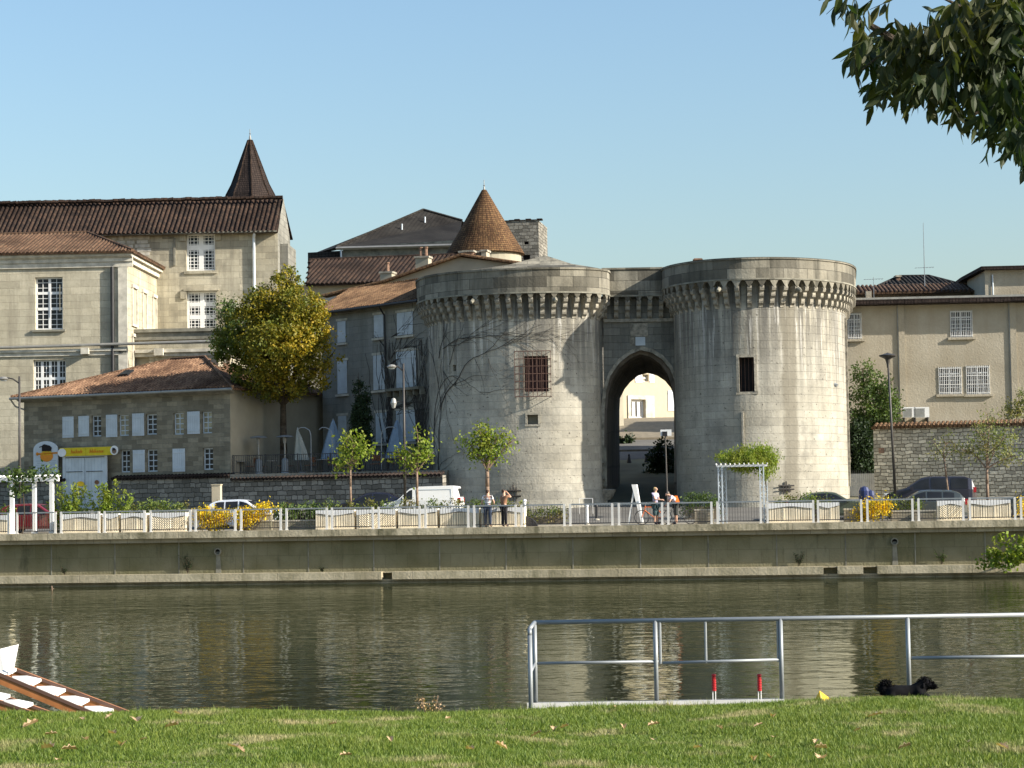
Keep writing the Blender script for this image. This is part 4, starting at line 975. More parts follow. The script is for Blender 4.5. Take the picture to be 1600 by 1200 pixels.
mb.build('barrel_staves', M['signyellow'], sgn)
mb = MB(); mb.prism([(sx(66), sz(705)), (sx(80), sz(705)), (sx(81), sz(700)), (sx(78), sz(696.5)), (sx(74), sz(695.5)), (sx(70), sz(694)), (sx(67), sz(695)), (sx(66), sz(699))], 'y', -.54, -.504)
mb.bar((sx(67), -.52, sz(697)), (sx(62), -.52, sz(698.5)), .04); mb.build('bull_emblem', M['black'], sgn)
mb = MB()
M['greytext'] = plain('grey_lettering', (.30, .36, .42), .7)
for k, (a, b2) in enumerate(((56, 88), (58, 66), (76, 88), (56, 62), (79, 87), (58, 64), (80, 88))):
    yy = (720.5, 724, 724, 727, 726, 730, 731)[k]; mb.box(sx(a), sx(b2), -.506, -.50, sz(yy), sz(yy) + .03)
mb.build('small_print', M['greytext'], sgn)
bn = thing('shop_banner', 'long yellow banner with orange lettering over the double door', 'banner', F)
x0, x1, z0, z1 = rect(F, 95, 699, 177, 712, -.5)
mb = MB(); mb.box(x0, (x0 + x1) / 2 - .01, -.60, -.5, z0, z1); mb.box((x0 + x1) / 2 + .01, x1, -.60, -.5, z0, z1); mb.build('board', M['signyellow'], bn)
mb = MB()
rt = random.Random(5)
for a, b2 in ((111, 127), (140, 160)):     # brush-style orange words, too blurred in the photo to be spelt out
    x = F.hit(a, 705, -.6)[0]; xe = F.hit(b2, 705, -.6)[0]; zz = (z0 + z1) / 2 - .10
    while x < xe:
        hgt = rt.choice((.14, .16, .24)); mb.path([(x, -.61, zz), (x + .05, -.61, zz + hgt), (x + .09, -.61, zz + .02), (x + .14, -.61, zz + .13)], .018, 4); x += .17
mb.build('lettering', M['orange'], bn)
mb = MB(); disc(mb, F.hit(179, 704.5, -.6)[0], (z0 + z1) / 2 + .02, .27, .27, -.601, th=.05); disc(mb, F.hit(97, 706, -.6)[0], (z0 + z1) / 2 - .03, .30, .24, -.601, th=.03)
o = mb.build('end_disc', M['white'], bn)
mb = MB(); disc(mb, F.hit(179.5, 704.5, -.6)[0], (z0 + z1) / 2 - .03, .15, .15, -.652); mb.cur = 1; cx = F.hit(179, 704.5, -.6)[0]; mb.prism([(cx - .12, (z0 + z1) / 2), (cx + .14, (z0 + z1) / 2 + .02), (cx + .06, (z0 + z1) / 2 + .14), (cx - .08, (z0 + z1) / 2 + .17)], 'y', -.69, -.655)
mb.build('hat_emblem', [M['bark_l'], M['black']], bn)

# ---------- terrace, its retaining wall
FW = Fr.line(0, 129.9, 361, 122.5, 2.4)
rw = thing('retaining_wall', 'long dark rubble retaining wall below the house and terrace', 'wall', FW)
F = FW; zc_ = F.hit(200, 748, -.3)[1]; d0, d1 = F.x(104, -.3), F.x(175, -.3); xe = F.x(361, -.3)
mb = MB(); mb.box(-2, d0, -.3, .2, -.6, zc_); mb.box(d1, xe, -.3, .2, -.6, zc_)
E = F.l((X_(692, 117.6), 117.6, 0)); S0 = Vector((xe, -.3, 0))
dd = (Vector((E.x, E.y, 0)) - S0).normalized(); nn = Vector((dd.y, -dd.x, 0))
zc2 = F.l(at(520, 746, 120.3)).z
E3 = Vector((E.x, E.y, 0))
mb.hexa([S0 + Vector((0, 0, -.6)), E3 + Vector((0, 0, -.6)), E3 - nn * .5 + Vector((0, 0, -.6)), S0 - nn * .5 + Vector((0, 0, -.6)), S0 + Vector((0, 0, zc2)), E3 + Vector((0, 0, zc2)), E3 - nn * .5 + Vector((0, 0, zc2)), S0 - nn * .5 + Vector((0, 0, zc2))])
mb.build('rubble_wall', M['rubble_l'], rw)
mb = MB()
def cop(a, b2, z):
    L = (b2 - a).length; n = int(L / .24); d_ = (b2 - a).normalized(); nn_ = Vector((d_.y, -d_.x, 0))
    for i in range(n):
        c_ = a + d_ * (i + .5) * L / n + Vector((0, 0, z)); mb.tube(c_ + nn_ * .16, c_ - nn_ * .45 + Vector((0, 0, .16)), .10, .09, 5)
cop(Vector((-2, -.3, 0)), Vector((d0, -.3, 0)), zc_); cop(Vector((d1, -.3, 0)), Vector((xe, -.3, 0)), zc_); cop(S0, E3, zc2)
mb.build('coping_tiles', M['tile_choc'], rw)
# terrace slab and railing
FT = Fr.line(361, 122.2, 692, 118.6, 4.0)
tr = thing('terrace', 'paved cafe terrace raised behind the rubble wall', 'terrace', FT)
F = FT; L = F.x(685); zt2 = F.hit(520, 738, .1)[1]
mb = MB(); mb.box(0, L + .4, .35, 14, -1.6, zt2); mb.build('paving', M['darktrim'], tr)
mb = MB(); mb.box(0, L, -.12, .345, zt2 - .28, zt2 + .004); mb.build('slab_edge', M['curtain'], tr)
ra = thing('terrace_railing', 'black iron railing along the cafe terrace edge', 'railing', FT)
hr = F.hit(520, 708, 0)[1]
mb = MB(); mb.box(.1, L - .4, .02, .06, hr - .04, hr); mb.build('handrail', M['iron'], ra); mb = MB(); mb.box(.1, L - .4, .02, .06, zt2 + .08, zt2 + .12); mb.build('bottom_rail', M['iron'], ra)
mb = MB(); x = .1
while x < L - .4: mb.box(x - .011, x + .011, .03, .052, zt2 + .12, hr - .04); x += .13
mb.build('balusters', M['iron'], ra)
for i in range(7): x = .1 + (L - .55) * i / 6; mb = MB(); mb.box(x, x + .05, .015, .065, zt2, hr + .03); mb.build('post', M['iron'], ra)

# ---------- middle house beside the left tower
FM = Fr.line(506, 130, 664, 122.6, 3.4)
Mh = thing('shuttered_house', 'tall grey house with white shutters adjoining the left tower', 'house', FM)
F = FM; xr = F.x(664); zt_ = F.hit(590, 479)[1]
mb = MB(); mb.holes(0, xr + .6, -.5, zt_, [], 0); mb.face([(0, 14, -.5), (0, 0, -.5), (0, 0, zt_), (0, 14, zt_)]); mb.build('wall', M['midhouse'], Mh)
for q, n in (((621, 488, 646, 523), 2), ((585, 492, 600, 527), 1), ((528, 502, 541, 535), 1), ((620, 549, 651, 606), 2), ((584, 555, 602, 609), 1), ((528, 564, 543, 615), 1), ((620, 641, 650, 690), 2), ((588, 645, 606, 692), 1), ((529, 650, 542, 696), 1)):
    h = rect(F, *q); shutter(Mh, h, 0, n)
    mb = MB(); mb.box(h[0] - .12, h[1] + .12, -.14, 0, h[2] - .16, h[2] - .04); mb.build('window_sill', M['trim'], Mh); mb = MB(); mb.box(h[0] - .12, h[1] + .12, -.05, -.0, h[3] + .02, h[3] + .16); mb.build('lintel', M['trim'], Mh)
# roof climbing to the right
ea, eb = Vector((-.4, -.5, zt_)), Vector((xr + .3, -.5, zt_))
ra_, rb = F.at(600, 437, 131), F.at(720, 400, 131)
mb = MB(); ra2 = Vector((-.4 + 1.0, 8, zt_ + 1.5)); rb2 = Vector((xr + .3, 7.5, F.at(668, 440, 129).z))
ra2 = F.at(546, 453, 135.5); rb2 = F.at(666, 438, 128.7)
tile_roof(mb, [ea, eb, rb2, ra2], .22, .085); tile_roof(mb, [Vector((-.4, 14.5, zt_)), ea, ra2], .22, .085)
tile_roof(mb, [Vector((xr + .3, 14.5, zt_)), Vector((-.4, 14.5, zt_)), ra2, rb2], .22, .085)
mb.path([ea, ra2, rb2], .1, 6); mb.build('roof', M['tile_brown'], Mh)
gutter(Mh, (-.4, -.58, zt_ - .04), (xr + .3, -.58, zt_ - .04), .08, 'iron')
pipe(Mh, [(F.x(607), -.5, zt_ - .1), (F.x(607), -.12, zt_ - .6), (F.x(607), -.1, F.hit(607, 560)[1])], .05, 'iron')
# ivy patches: bare dark creeper on the house
mb = MB(); rv = random.Random(11)
for px0, py0 in ((610, 740), (612, 740), (655, 740), (660, 740), (663, 740), (608, 640), (658, 620)):
    x, z = F.hit(px0, py0); ang = 1.57
    for strand in range(11):
        xx, zz, an = x + rv.uniform(-.25, .25), z + rv.uniform(0, 3), 1.57; pts = []
        for i in range(rv.randint(10, 26)):
            pts.append((xx, -.05 - rv.uniform(0, .05), zz)); xx += math.cos(an) * .3; zz += math.sin(an) * .3; an += rv.uniform(-.35, .35); an += (1.57 - an) * .15
            if zz > zt_ - 2: break
        if len(pts) > 1: mb.path(pts, .022, 4, .01)
for px0, py0, an0, n in ((610, 570, .4, 12), (612, 560, .9, 10), (612, 640, .2, 14), (614, 636, -.1, 14), (620, 650, .5, 12), (600, 540, 2.4, 5), (630, 545, .3, 10), (612, 527, .25, 12)):
    for k in range(4):
        xx, zz = F.hit(px0, py0); an = an0 + rv.uniform(-.2, .2); pts = []
        for i in range(n): pts.append((xx, -.05, zz)); xx += math.cos(an) * .3; zz += math.sin(an) * .3; an += rv.uniform(-.3, .3)
        mb.path([p for p in pts if -.2 < p[0] < xr + .4], .018, 4, .008)
o = mb.build('wall_creeper', M['vine'], None, False, F); tag(o, 'dark leafless creeper climbing the tall shuttered house', 'creeper')
# balcony-like ledge under the large shutters
h = rect(F, 612, 606, 664, 610); mb = MB(); mb.box(h[0], h[1], -.5, 0, h[2], h[2] + .15)
for k in range(6): x = h[0] + (h[1] - h[0]) * k / 5; mb.box(x, x + .1, -.4, -.02, h[2] - .3, h[2])
mb.build('stone_ledge', M['darktrim'], Mh)

# ---------- gabled house with chimneys behind
F = Fr.line(505, 136.5, 800, 133.5, 4)
Gh = thing('gabled_house', 'cream gabled house with brick chimneys behind the left tower', 'house', F)
g = [F.hit(513, 500), F.hit(860, 500), F.hit(860, 420), F.hit(720, 402), F.hit(700, 402), F.hit(598, 444), F.hit(513, 470)]
g0 = min(g[0][1], 3)
mb = MB(); mb.prism([(g[0][0], g0), (g[1][0], g0), g[2], g[3], g[4], g[5], g[6]], 'y', 0, .5); mb.build('gable_wall', M['render'], Gh)
mb = MB()
def slope(px0, py0, px1, py1, back=9, rise=0, pit=.22, over=.35):
    a = F.hit(px0, py0); b2 = F.hit(px1, py1); tile_roof(mb, [(a[0], -over, a[1]), (b2[0], -over, b2[1]), (b2[0], back, b2[1] + rise), (a[0], back, a[1] + rise)], pit, .085, eave=(1, 2))
slope(505, 462, 600, 440); slope(598, 441, 722, 398); slope(722, 398, 875, 420)
mb.build('roof', M['tile_brown'], Gh)
a, b2 = F.hit(500, 470), F.hit(612, 443); mb = MB(); mb.hexa([(a[0], -.38, a[1] - .3), (b2[0], -.38, b2[1] - .3), (b2[0], -.3, b2[1] - .3), (a[0], -.3, a[1] - .3), (a[0], -.38, a[1]), (b2[0], -.38, b2[1]), (b2[0], -.3, b2[1]), (a[0], -.3, a[1])]); mb.build('lead_flashing', M['zinc'], Gh)
def chimney(T, F, px0, px1, py0, py1, y, mat='brick', pots=2, dep=.8, cap='corbel'):
    x0, x1, z0, z1 = rect(F, px0, py0, px1, py1, y); mb = MB(); mb.box(x0, x1, y, y + dep, z0 - 1.5, z1 - .12); o = mb.build('chimney', M[mat], T)
    mb = MB(); mb.box(x0 - .07, x1 + .07, y - .07, y + dep + .07, z1 - .12, z1); mb.build('chimney_cap', M[cap], o)
    for k in range(pots):
        x = x0 + (x1 - x0) * (k + .7) / (pots + .4); mb = MB(); mb.lathe([(.12, 0), (.1, .5), (.14, .55), (.14, .62), (.001, .62)], (x, y + dep / 2, z1), 8); mb.build('chimney_pot', M['brick'], o)
chimney(Gh, F, 724, 739, 391, 420, .6, 'brick', 0); chimney(Gh, F, 718, 725, 392, 420, 1.0, 'render', 0)
chimney(Gh, F, 752, 760, 390, 420, .8, 'render', 0); chimney(Gh, F, 742, 752, 392, 420, 1.3, 'darktrim', 0)
chimney(Gh, F, 649, 669, 400, 416, 4, 'render', 2); chimney(Gh, F, 594, 612, 424, 434, 3, 'render', 1)

# ---------- brown roofed barn behind
F = Fr.line(450, 152, 700, 150, 6)
Bn = thing('long_tiled_building', 'long building with a dark brown ribbed tile roof right of the golden tree', 'building', F)
z0 = F.hit(560, 444)[1]; zr = F.at(560, 404, 157).z; x0, x1 = F.x(452), F.x(700)
mb = MB(); mb.box(x0, x1, 0, 12, -3, z0 + .1); mb.build('wall', M['render'], Bn)
mb = MB(); tile_roof(mb, [(x0 + 1.5, -.5, z0), (x1, -.5, z0), (x1, 6, zr), (x0, 6, zr)], .32, .13); tile_roof(mb, [(x0, 12.5, z0), (x1, 12.5, z0), (x1, 6, zr), (x0, 6, zr)], .32, .13)
mb.path([(x0, 6, zr + .05), (x1, 6, zr + .05)], .14, 6); mb.build('roof', M['tile_dark'], Bn)

# ---------- large slate roofed hall
F = Fr.line(478, 176, 760, 171, 8)
Hl = thing('slate_hall', 'big dark slate roofed hall rising between spire and conical tower', 'hall', F)
def P_(px, py, y): x, z = F.hit(px, py, y); return Vector((x, y, z))
z0 = F.hit(620, 384)[1]
e0, e1 = P_(526, 386, 0), P_(716, 381, 0); a1 = P_(661, 328, 9); e2 = P_(740, 344, 14); z0 = max(e0.z, e1.z) + .05
mb = MB(); mb.box(e0.x + .4, e1.x - .3, .3, 16, -4, z0 - .02); mb.build('wall', M['darktrim'], Hl)
mb = MB(); mb.face([e0, e1, P_(722, 345, 9), a1]); lw = P_(480, 400, 4); mb.face([lw, e0, a1]); mb.face([a1, P_(722, 345, 9), Vector((e1.x, 18, z0)), Vector((e0.x, 18, z0))])
mb.box(e0.x - 3, e0.x + .4, 1, 14, -4, lw.z - .1); mb.face([lw, (e0.x + .2, .2, lw.z - .1), e0])
mb.path([e0, a1, P_(722, 345, 9)], .14, 5)
mb.build('slate_roof', M['slate'], Hl)
mb = MB(); mb.bar(e0 + Vector((0, -.1, -.12)), e1 + Vector((0, -.1, -.12)), .2); mb.build('gutter', M['zinc'], Hl)
pipe(Hl, [(F.x(538), -.05, e0.z - .1), (F.x(538), -.05, e0.z - 3)], .08, 'greywhite')
for px, py in ((628, 350), (664, 339)):
    v = P_(px, py, 5.2 if py > 345 else 7.2); mb = MB(); mb.lathe([(.07, -.5), (.07, .0), (.001, .03)], (v.x, v.y, v.z), 8); mb.build('roof_vent', M['greywhite'], Hl)

# ---------- conical tower
c = at(758, 400, 158); F = Fr(c.x, c.y, 8, 0); k = 158 / FPX
Ct = thing('conical_tower', 'round cream tower under a tall orange brown conical tile roof', 'tower', F)
zb = at(758, 391, 158 - 2.6).z - 8; zt_ = at(752, 297, 158).z - 8
mb = MB(); mb.lathe([(58 * k * .98, -4), (58 * k * .98, zb + .15)], (0, 0, 0), 32); mb.build('drum', M['render'], Ct, True)
mb = MB(); Rb = 62.5 * k; mb.lathe([(Rb, zb - .05), (Rb * .90, zb + .5), (Rb * .74, zb + 1.25), (Rb * .06, zt_), (.001, zt_ + .05)], (0, 0, 0), 40); mb.lathe([(Rb, zb - .06), (Rb - .3, zb - .1)], (0, 0, 0), 40); mb.build('cone_roof', M['tile_flat'], Ct, True)
mb = MB(); mb.tube((0, 0, zt_ - .1), (0, 0, zt_ + .25), .09, .05); mb.tube((0, 0, zt_ + .2), (0, 0, zt_ + .75), .025); mb.lathe([(.001, 0), (.08, .08), (.001, .16)], (0, 0, zt_ + .25), 8); mb.build('finial', M['zinc'], Ct)

# ---------- square stone tower
F = Fr.line(778, 172, 842, 171.5, 8)
Sq = thing('square_stone_tower', 'ruined looking square rubble tower behind the conical tower', 'tower', F)
x0, x1, z0, z1 = rect(F, 778, 345, 842, 430)
mb = MB(); hh = [rect(F, 819, 377, 826, 382), rect(F, 817, 398, 828, 406)]; mb.holes(x0, x1, -4, z1, hh, 0, .4); mb.face([(x1, 0, -4), (x1, 5, -4), (x1, 5, z1), (x1, 0, z1)]); mb.face([(x0, 5, -4), (x0, 0, -4), (x0, 0, z1), (x0, 5, z1)]); mb.face([(x0, 0, z1 - .1), (x1, 0, z1 - .1), (x1, 5, z1 - .1), (x0, 5, z1 - .1)]); mb.build('wall', M['rubble_l'], Sq)
for h in hh: mb = MB(); mb.face([(h[0], .38, h[2]), (h[1], .38, h[2]), (h[1], .38, h[3]), (h[0], .38, h[3])]); mb.build('opening', M['black'], Sq)
mb = MB(); x = x0
while x < x1 - .1: mb.box(x, x + .42, -.06, .5, z1, z1 + rnd.uniform(.06, .16)); x += .45
mb.build('worn_coping', M['tile_choc'], Sq)

# ---------- right building
FR = Fr.line(1322, 129, 1700, 128.0, 3.4)
Rb_ = thing('roughcast_block', 'long beige roughcast building with barred white windows on the right', 'building', FR)
F = FR; xl, xr = F.x(1322), F.x(1690); zt_ = F.hit(1460, 474)[1]
ws = [(1325, 489, 1346, 530), (1485, 485, 1519, 527), (1467, 573, 1502, 616), (1510, 571, 1546, 616)]
hs = [rect(F, *q) for q in ws]
mb = MB(); mb.holes(xl, xr, -1, zt_, hs, 0, .22); mb.face([(xl, 14, -1), (xl, 0, -1), (xl, 0, zt_), (xl, 14, zt_)]); mb.build('wall', M['beige'], Rb_)
for i, h in enumerate(hs): window(Rb_, h, 0, .2, 4, 4, 'white', (2,), (3,), .03, .08, 'beige', .07, bars=12 if i else 8)
for px in (1415, 1590):
    x = F.x(px); mb = MB(); mb.box(x - .18, x + .18, -.10, 0, -1, zt_ - .02); mb.build('pilaster', M['beige'], Rb_); mb = MB(); mb.box(x - .24, x - .181, -.06, 0, -1, zt_); mb.build('joint_strip', M['zinc'], Rb_)
zE = F.hit(1460, 463, -.8)[1]
mb = MB(); mb.box(xl - .3, xr, -.85, 9.8, zE - .42, zE - .12); mb.build('eaves_soffit', M['tile_choc'], Rb_)
mb = MB(); mb.box(xl - .3, xr, -.88, .2, zE - .12, zE); mb.build('eaves_edge', M['zinc'], Rb_)
mb = MB(); x = xl
while x < xr: mb.box(x, x + .5, -.9, -.86, zE - .40 + rnd.uniform(-.02, .02), zE - .15); x += .52
mb.build('fascia_tiles', M['tile_choc'], Rb_)
# set-back storey
Y2 = 6; x0, x1 = F.x(1318, Y2), F.x(1530, Y2); za = F.hit(1430, 457, Y2)[1] - 1; zb = F.hit(1430, 458, Y2)[1]
mb = MB(); mb.box(x0, x1, Y2, Y2 + 8, zE - .5, F.hit(1430, 457, Y2)[1]); mb.build('set_back_wall', M['beige'], Rb_)
mb = MB(); a = F.hit(1430, 456, Y2 - .8)[1]; bb = F.at(1430, 444, 128 + Y2 + 2.5).z; tile_roof(mb, [(x0, Y2 - .8, a), (x1, Y2 - .8, a), (x1, Y2 + 2.5, bb), (x0, Y2 + 2.5, bb)], .26, .1)
mb.face([(x0, Y2 + 2.5, bb), (x1, Y2 + 2.5, bb), (x1, Y2 + 7, a), (x0, Y2 + 7, a)]); mb.build('roof', M['tile_wing'], Rb_)
x = F.x(1366, Y2 - 1); mb = MB(); mb.box(x - .25, x + .1, Y2 - 1.5, Y2 - 1, zE - .2, F.hit(1366, 456, Y2 - 1)[1]); mb.build('chimney', M['beige'], Rb_)
# hip roof further back with chimney
F3 = Fr.line(1375, 150, 1500, 150, 9); H2 = thing('hip_roofed_house', 'dark hipped roof with a chimney peeping over the beige building', 'house', F3)
q = lambda px, py, y: Vector((F3.hit(px, py, y)[0], y, F3.hit(px, py, y)[1]))
b0, b1 = q(1372, 447, 0), q(1503, 447, 0); t0, t1 = q(1405, 432, 4), q(1450, 432, 4)
b1.z = b0.z; t1.z = t0.z
mb = MB(); tile_roof(mb, [b0, b1, t1, t0], .3, .1); tile_roof(mb, [b1, Vector((b1.x, 8, b1.z)), t1], .3, .1); tile_roof(mb, [Vector((b0.x, 8, b0.z)), b0, t0], .3, .1); tile_roof(mb, [Vector((b1.x, 8, b1.z)), Vector((b0.x, 8, b0.z)), t0, t1], .3, .1)
mb.path([b1, t1], .12, 6); mb.path([b0, t0, t1], .12, 6); mb.build('roof', M['slate'], H2)
mb = MB(); mb.box(b0.x + .3, b1.x - .3, .3, 7.7, -6, b0.z - .05); mb.build('wall', M['beige'], H2)
chimney(H2, F3, 1401, 1407, 430, 445, 2, 'brick', 0)
# antennas
for px, py, D, hh in ((1445, 348, 136, 1), (1365, 433, 133, 0), (1380, 452, 133, 0)):
    if px == 1380: continue
    v = at(px, 445, D); F4 = Fr(v.x, D, v.z - 1, 0); an = thing('antenna', 'very tall thin aerial mast on the beige building' if hh else 'small television aerial near the right tower', 'antenna', F4)
    top = at(px, py, D).z - F4.o.z; mb = MB(); mb.tube((0, 0, 0), (0, 0, top), .035 if hh else .02, .015, 5); mb.build('mast', M['galv'], an)
    mb = MB(); zz = top * (.42 if hh else .9); mb.tube((-.6, 0, zz), (.6, 0, zz + .05), .012, n=4)
    for k in range(7): mb.tube((-.55 + .18 * k, -.2, zz), (-.55 + .18 * k, .2, zz + .02), .01, n=4)
    mb.build('aerial', M['galv'], an)
# penthouse block
F5 = Fr.line(1549, 130, 1700, 129.6, 12); Ph = thing('rooftop_block', 'beige flat roofed block standing on the roof at far right', 'building', F5)
x0, x1 = 0, F5.x(1700); z1 = F5.hit(1580, 421)[1]; zb = -2
xs = F5.x(1522, 5.5)
mb = MB(); mb.box(x0 + .9 * 0, x1, 0, 8, zb, z1); mb.build('wall', M['beige'], Ph)
mb = MB(); mb.face([(xs, 6, zb), (0, .02, zb), (0, .02, z1), (xs, 6, z1)]); mb.box(-.04, .3, -.06, -.003, zb, z1); mb.build('side_wall', M['beige'], Ph)
mb = MB(); z2 = F5.hit(1580, 415, -.5)[1]; mb.prism([(-.3, -.5), (x1, -.5), (x1, 8.5), (xs - .4, 8.5), (xs - .4, 6)], 'z', z2 - .2, z2); mb.build('flat_roof', M['tile_choc'], Ph)
mb = MB(); x = F5.x(1560); mb.tube((x, -.08, zb), (x, -.08, z1 - .3), .05); mb.build('downpipe', M['greywhite'], Ph)
# stone wall with tile coping
FV = Fr.line(1367, 120.5, 1700, 117, 2.6)
sw = thing('rubble_garden_wall', 'pale rubble garden wall capped with red tiles on the right', 'wall', FV)
F = FV; L = F.x(1700); z1 = F.hit(1460, 667)[1]
mb = MB(); mb.box(0, L, 0, .6, -.5, z1); mb.build('rubble_wall', M['rubble_r'], sw)
mb = MB(); n = int(L / .24)
for i in range(n): x = (i + .5) * L / n; mb.tube((x, -.22, z1 + .04), (x, .7, z1 + .26), .115, .10, 6)
mb.box(-.1, L, -.05, .65, z1 - .04, z1 + .1); mb.build('coping_tiles', M['tile_brown'], sw)
x0, x1_, z0, z2 = rect(F, 1373, 700, 1382, 708); mb = MB(); mb.box(x0, x1_, -.03, -.0, z0, z2); mb.build('wall_plate', M['brick'], sw)
# air conditioners behind the wall on the building
for px0, px1, lab in ((1411, 1431, 'left of the two outdoor air conditioners, smaller in view'), (1428, 1452, 'right outdoor air conditioner, front face fully visible')):
    F6 = Fr(*FR.w(FR.x(px0, -1), -.9, 0), FR.rz); x0, x1_, z0, z2 = rect(FR, px0, 652, px1, 636, -.9); z0, z2 = min(z0, z2), max(z0, z2)
    F6 = Fr(*FR.w(x0, -.9, z0).to_3d(), FR.rz); ac = thing('air_conditioner', lab, 'air conditioner', F6, 'air conditioners over the garden wall')
    W_, H_ = x1_ - x0, z2 - z0; mb = MB(); mb.box(0, W_, 0, .4, 0, H_); mb.build('casing', M['white'], ac)
    mb = MB()
    for k in range(9): mb.box(.05, W_ * .72, -.02, -.003, .05 + (H_ - .1) * k / 9, .05 + (H_ - .1) * (k + .5) / 9)
    mb.build('grille', M['zinc'], ac)
    mb = MB(); mb.box(.05, .1, .05, .9, -.4, 0); mb.box(W_ - .1, W_ - .05, .05, .9, -.4, 0); mb.build('bracket', M['iron'], ac)
# gate between right tower and wall
F = Fr.line(1326, 121.8, 1368, 121.6, 2.9); gt = thing('spiked_gate', 'grey sheet metal gate with spikes beside the right tower', 'gate', F)
L = F.x(1368); z1 = F.hit(1347, 740)[1]; mb = MB()
n = 14
for i in range(n): mb.box(L * i / n + .005, L * (i + 1) / n - .005, 0, .03 + .02 * (i % 2), 0, z1)
mb.build('leaf', M['steelgrey'], gt); mb = MB()
for i in range(n): x = L * (i + .5) / n; mb.tube((x, .02, z1), (x, .02, z1 + .22), .02, .003, 5)
mb.build('spikes', M['iron'], gt)

# ---------- cream house behind the arch
F = Fr.line(960, 169, 1075, 173.5, 8)
Bh = thing('cream_house', 'sunlit cream house seen through the gate arch', 'house', F)
M['sunwall'] = plain('cream_wall', (.44, .38, .27), .9, var=.06)
zg = F.hit(1010, 656)[1]; dr_ = rect(F, 985, 624, 1008, 655); up = rect(F, 1004, 585, 1013, 596)
mb = MB(); mb.holes(-1, F.x(1100), zg - 3, zg + 9, [dr_, up], 0, .3); mb.build('wall', M['sunwall'], Bh)
window(Bh, dr_, 0, .28, 3, 1, 'white', (1, 2), (), .1, .3, None, .2); window(Bh, up, 0, .28, 1, 2, 'white', (), (1,), .1, .12, None, .05, glass='render')
for q in ((992, 584, 1003, 598), (1014, 584, 1022, 598)): shutter(Bh, rect(F, *q), 0, 1, 'white')
mb = MB(); mb.box(dr_[0] - .3, dr_[0], -.1, 0, dr_[2], dr_[3] + .3); mb.box(dr_[1], dr_[1] + .9, -.1, 0, dr_[2], dr_[3] + .3); mb.box(dr_[0], dr_[1], -.1, 0, dr_[3], dr_[3] + .3); mb.build('door_surround', M['trim'], Bh)
shutter(Bh, rect(F, 1043, 610, 1056, 642), 0, 1)
mb = MB(); x = F.x(983); mb.box(F.x(940, -7), F.x(977, -7), -7, -6.4, zg - 4, zg + 5); mb.build('side_wall', M['render'], Bh)
M['lanestone'] = plain('lane_paving', (.20, .17, .12), .95, var=.25)
# far street seen through the arch
b_ = MB()
def GP(px, py, D): return at(px, py, D)
prof = [(130, 3.55), (136, 4.6), (143, 6.2), (149, 7.4), (150, 7.5), (158, 8.6), (163, 9.3), (171, 9.9)]
for (d0, z0), (d1, z1) in zip(prof, prof[1:]):
    b_.face([(X_(940, d0) - 4, d0, z0), (X_(1085, d0) + 4, d0, z0), (X_(1085, d1) + 4, d1, z1), (X_(940, d1) - 4, d1, z1)])
b_.face([(X_(940, 118), 118.5, 3.36), (X_(1062, 118), 118.5, 3.36), (X_(1062, 130), 130.05, 3.555), (X_(940, 130), 130.05, 3.555)])
o = b_.build('arch_street', M['asphalt']); o['kind'] = 'structure'
b_ = MB(); b_.hexa([GP(x, y, D) for x, y, D in ((962, 706, 143), (1062, 704, 143), (1062, 704, 143.4), (962, 706, 143.4), (962, 703, 143), (1062, 701, 143), (1062, 701, 143.4), (962, 703, 143.4))])
pz = [(152, 7.83), (157, 8.5), (163, 9.32), (170.5, 9.92)]
for (d0, z0), (d1, z1) in zip(pz, pz[1:]): b_.face([(X_(940, d0), d0, z0 + .1), (X_(1080, d0), d0, z0 + .1), (X_(1080, d1), d1, z1 + .1), (X_(940, d1), d1, z1 + .1)])
b_.face([(X_(940, 152), 152, 7.7), (X_(1080, 152), 152, 7.7), (X_(1080, 152), 152, 7.93), (X_(940, 152), 152, 7.93)])
o = b_.build('arch_pavement', M['lanestone']); o['kind'] = 'structure'

# ================================================================ QUAYSIDE OBJECTS
QZ = R(-7)
def qf(px, y, z=None):                     # frame on the quay at a photo column
    x = Q.x(px, y); p = Q.w(x, y, gz(x, y) if z is None else z); return Fr(p.x, p.y, p.z, QZ)
# ---------- railing panels
panels = [(-44, 15), (25, 88), (94, 156), (162, 227), (234, 299), (304, 369), (375, 440), (446, 512), (517, 584), (590, 657), (663, 733), (739, 807), (813, 883), (889, 958), (965, 1036), (1042, 1113), (1119, 1190), (1197, 1272), (1276, 1347), (1353, 1427), (1433, 1506), (1513, 1587), (1593, 1668)]
where = ['at the far left edge', 'in front of the red car', 'right of the left pergola', 'second right of the left pergola', 'left of the two yellow bushes', 'over the left yellow bush', 'over the middle yellow bush', 'in front of the long low planter', 'below the golden young tree', 'below the dark parked car', 'below the white van', 'in front of the two men', 'just right of the two men', 'in front of the stone corner', 'in front of the sandwich board', 'in front of the stooping cyclist', 'in front of the right pergola', 'just right of the right pergola', 'right of the iron wall tie', 'over the right yellow bush', 'in front of the low grey car', 'below the black people carrier', 'at the far right edge']
H_ = 1.02
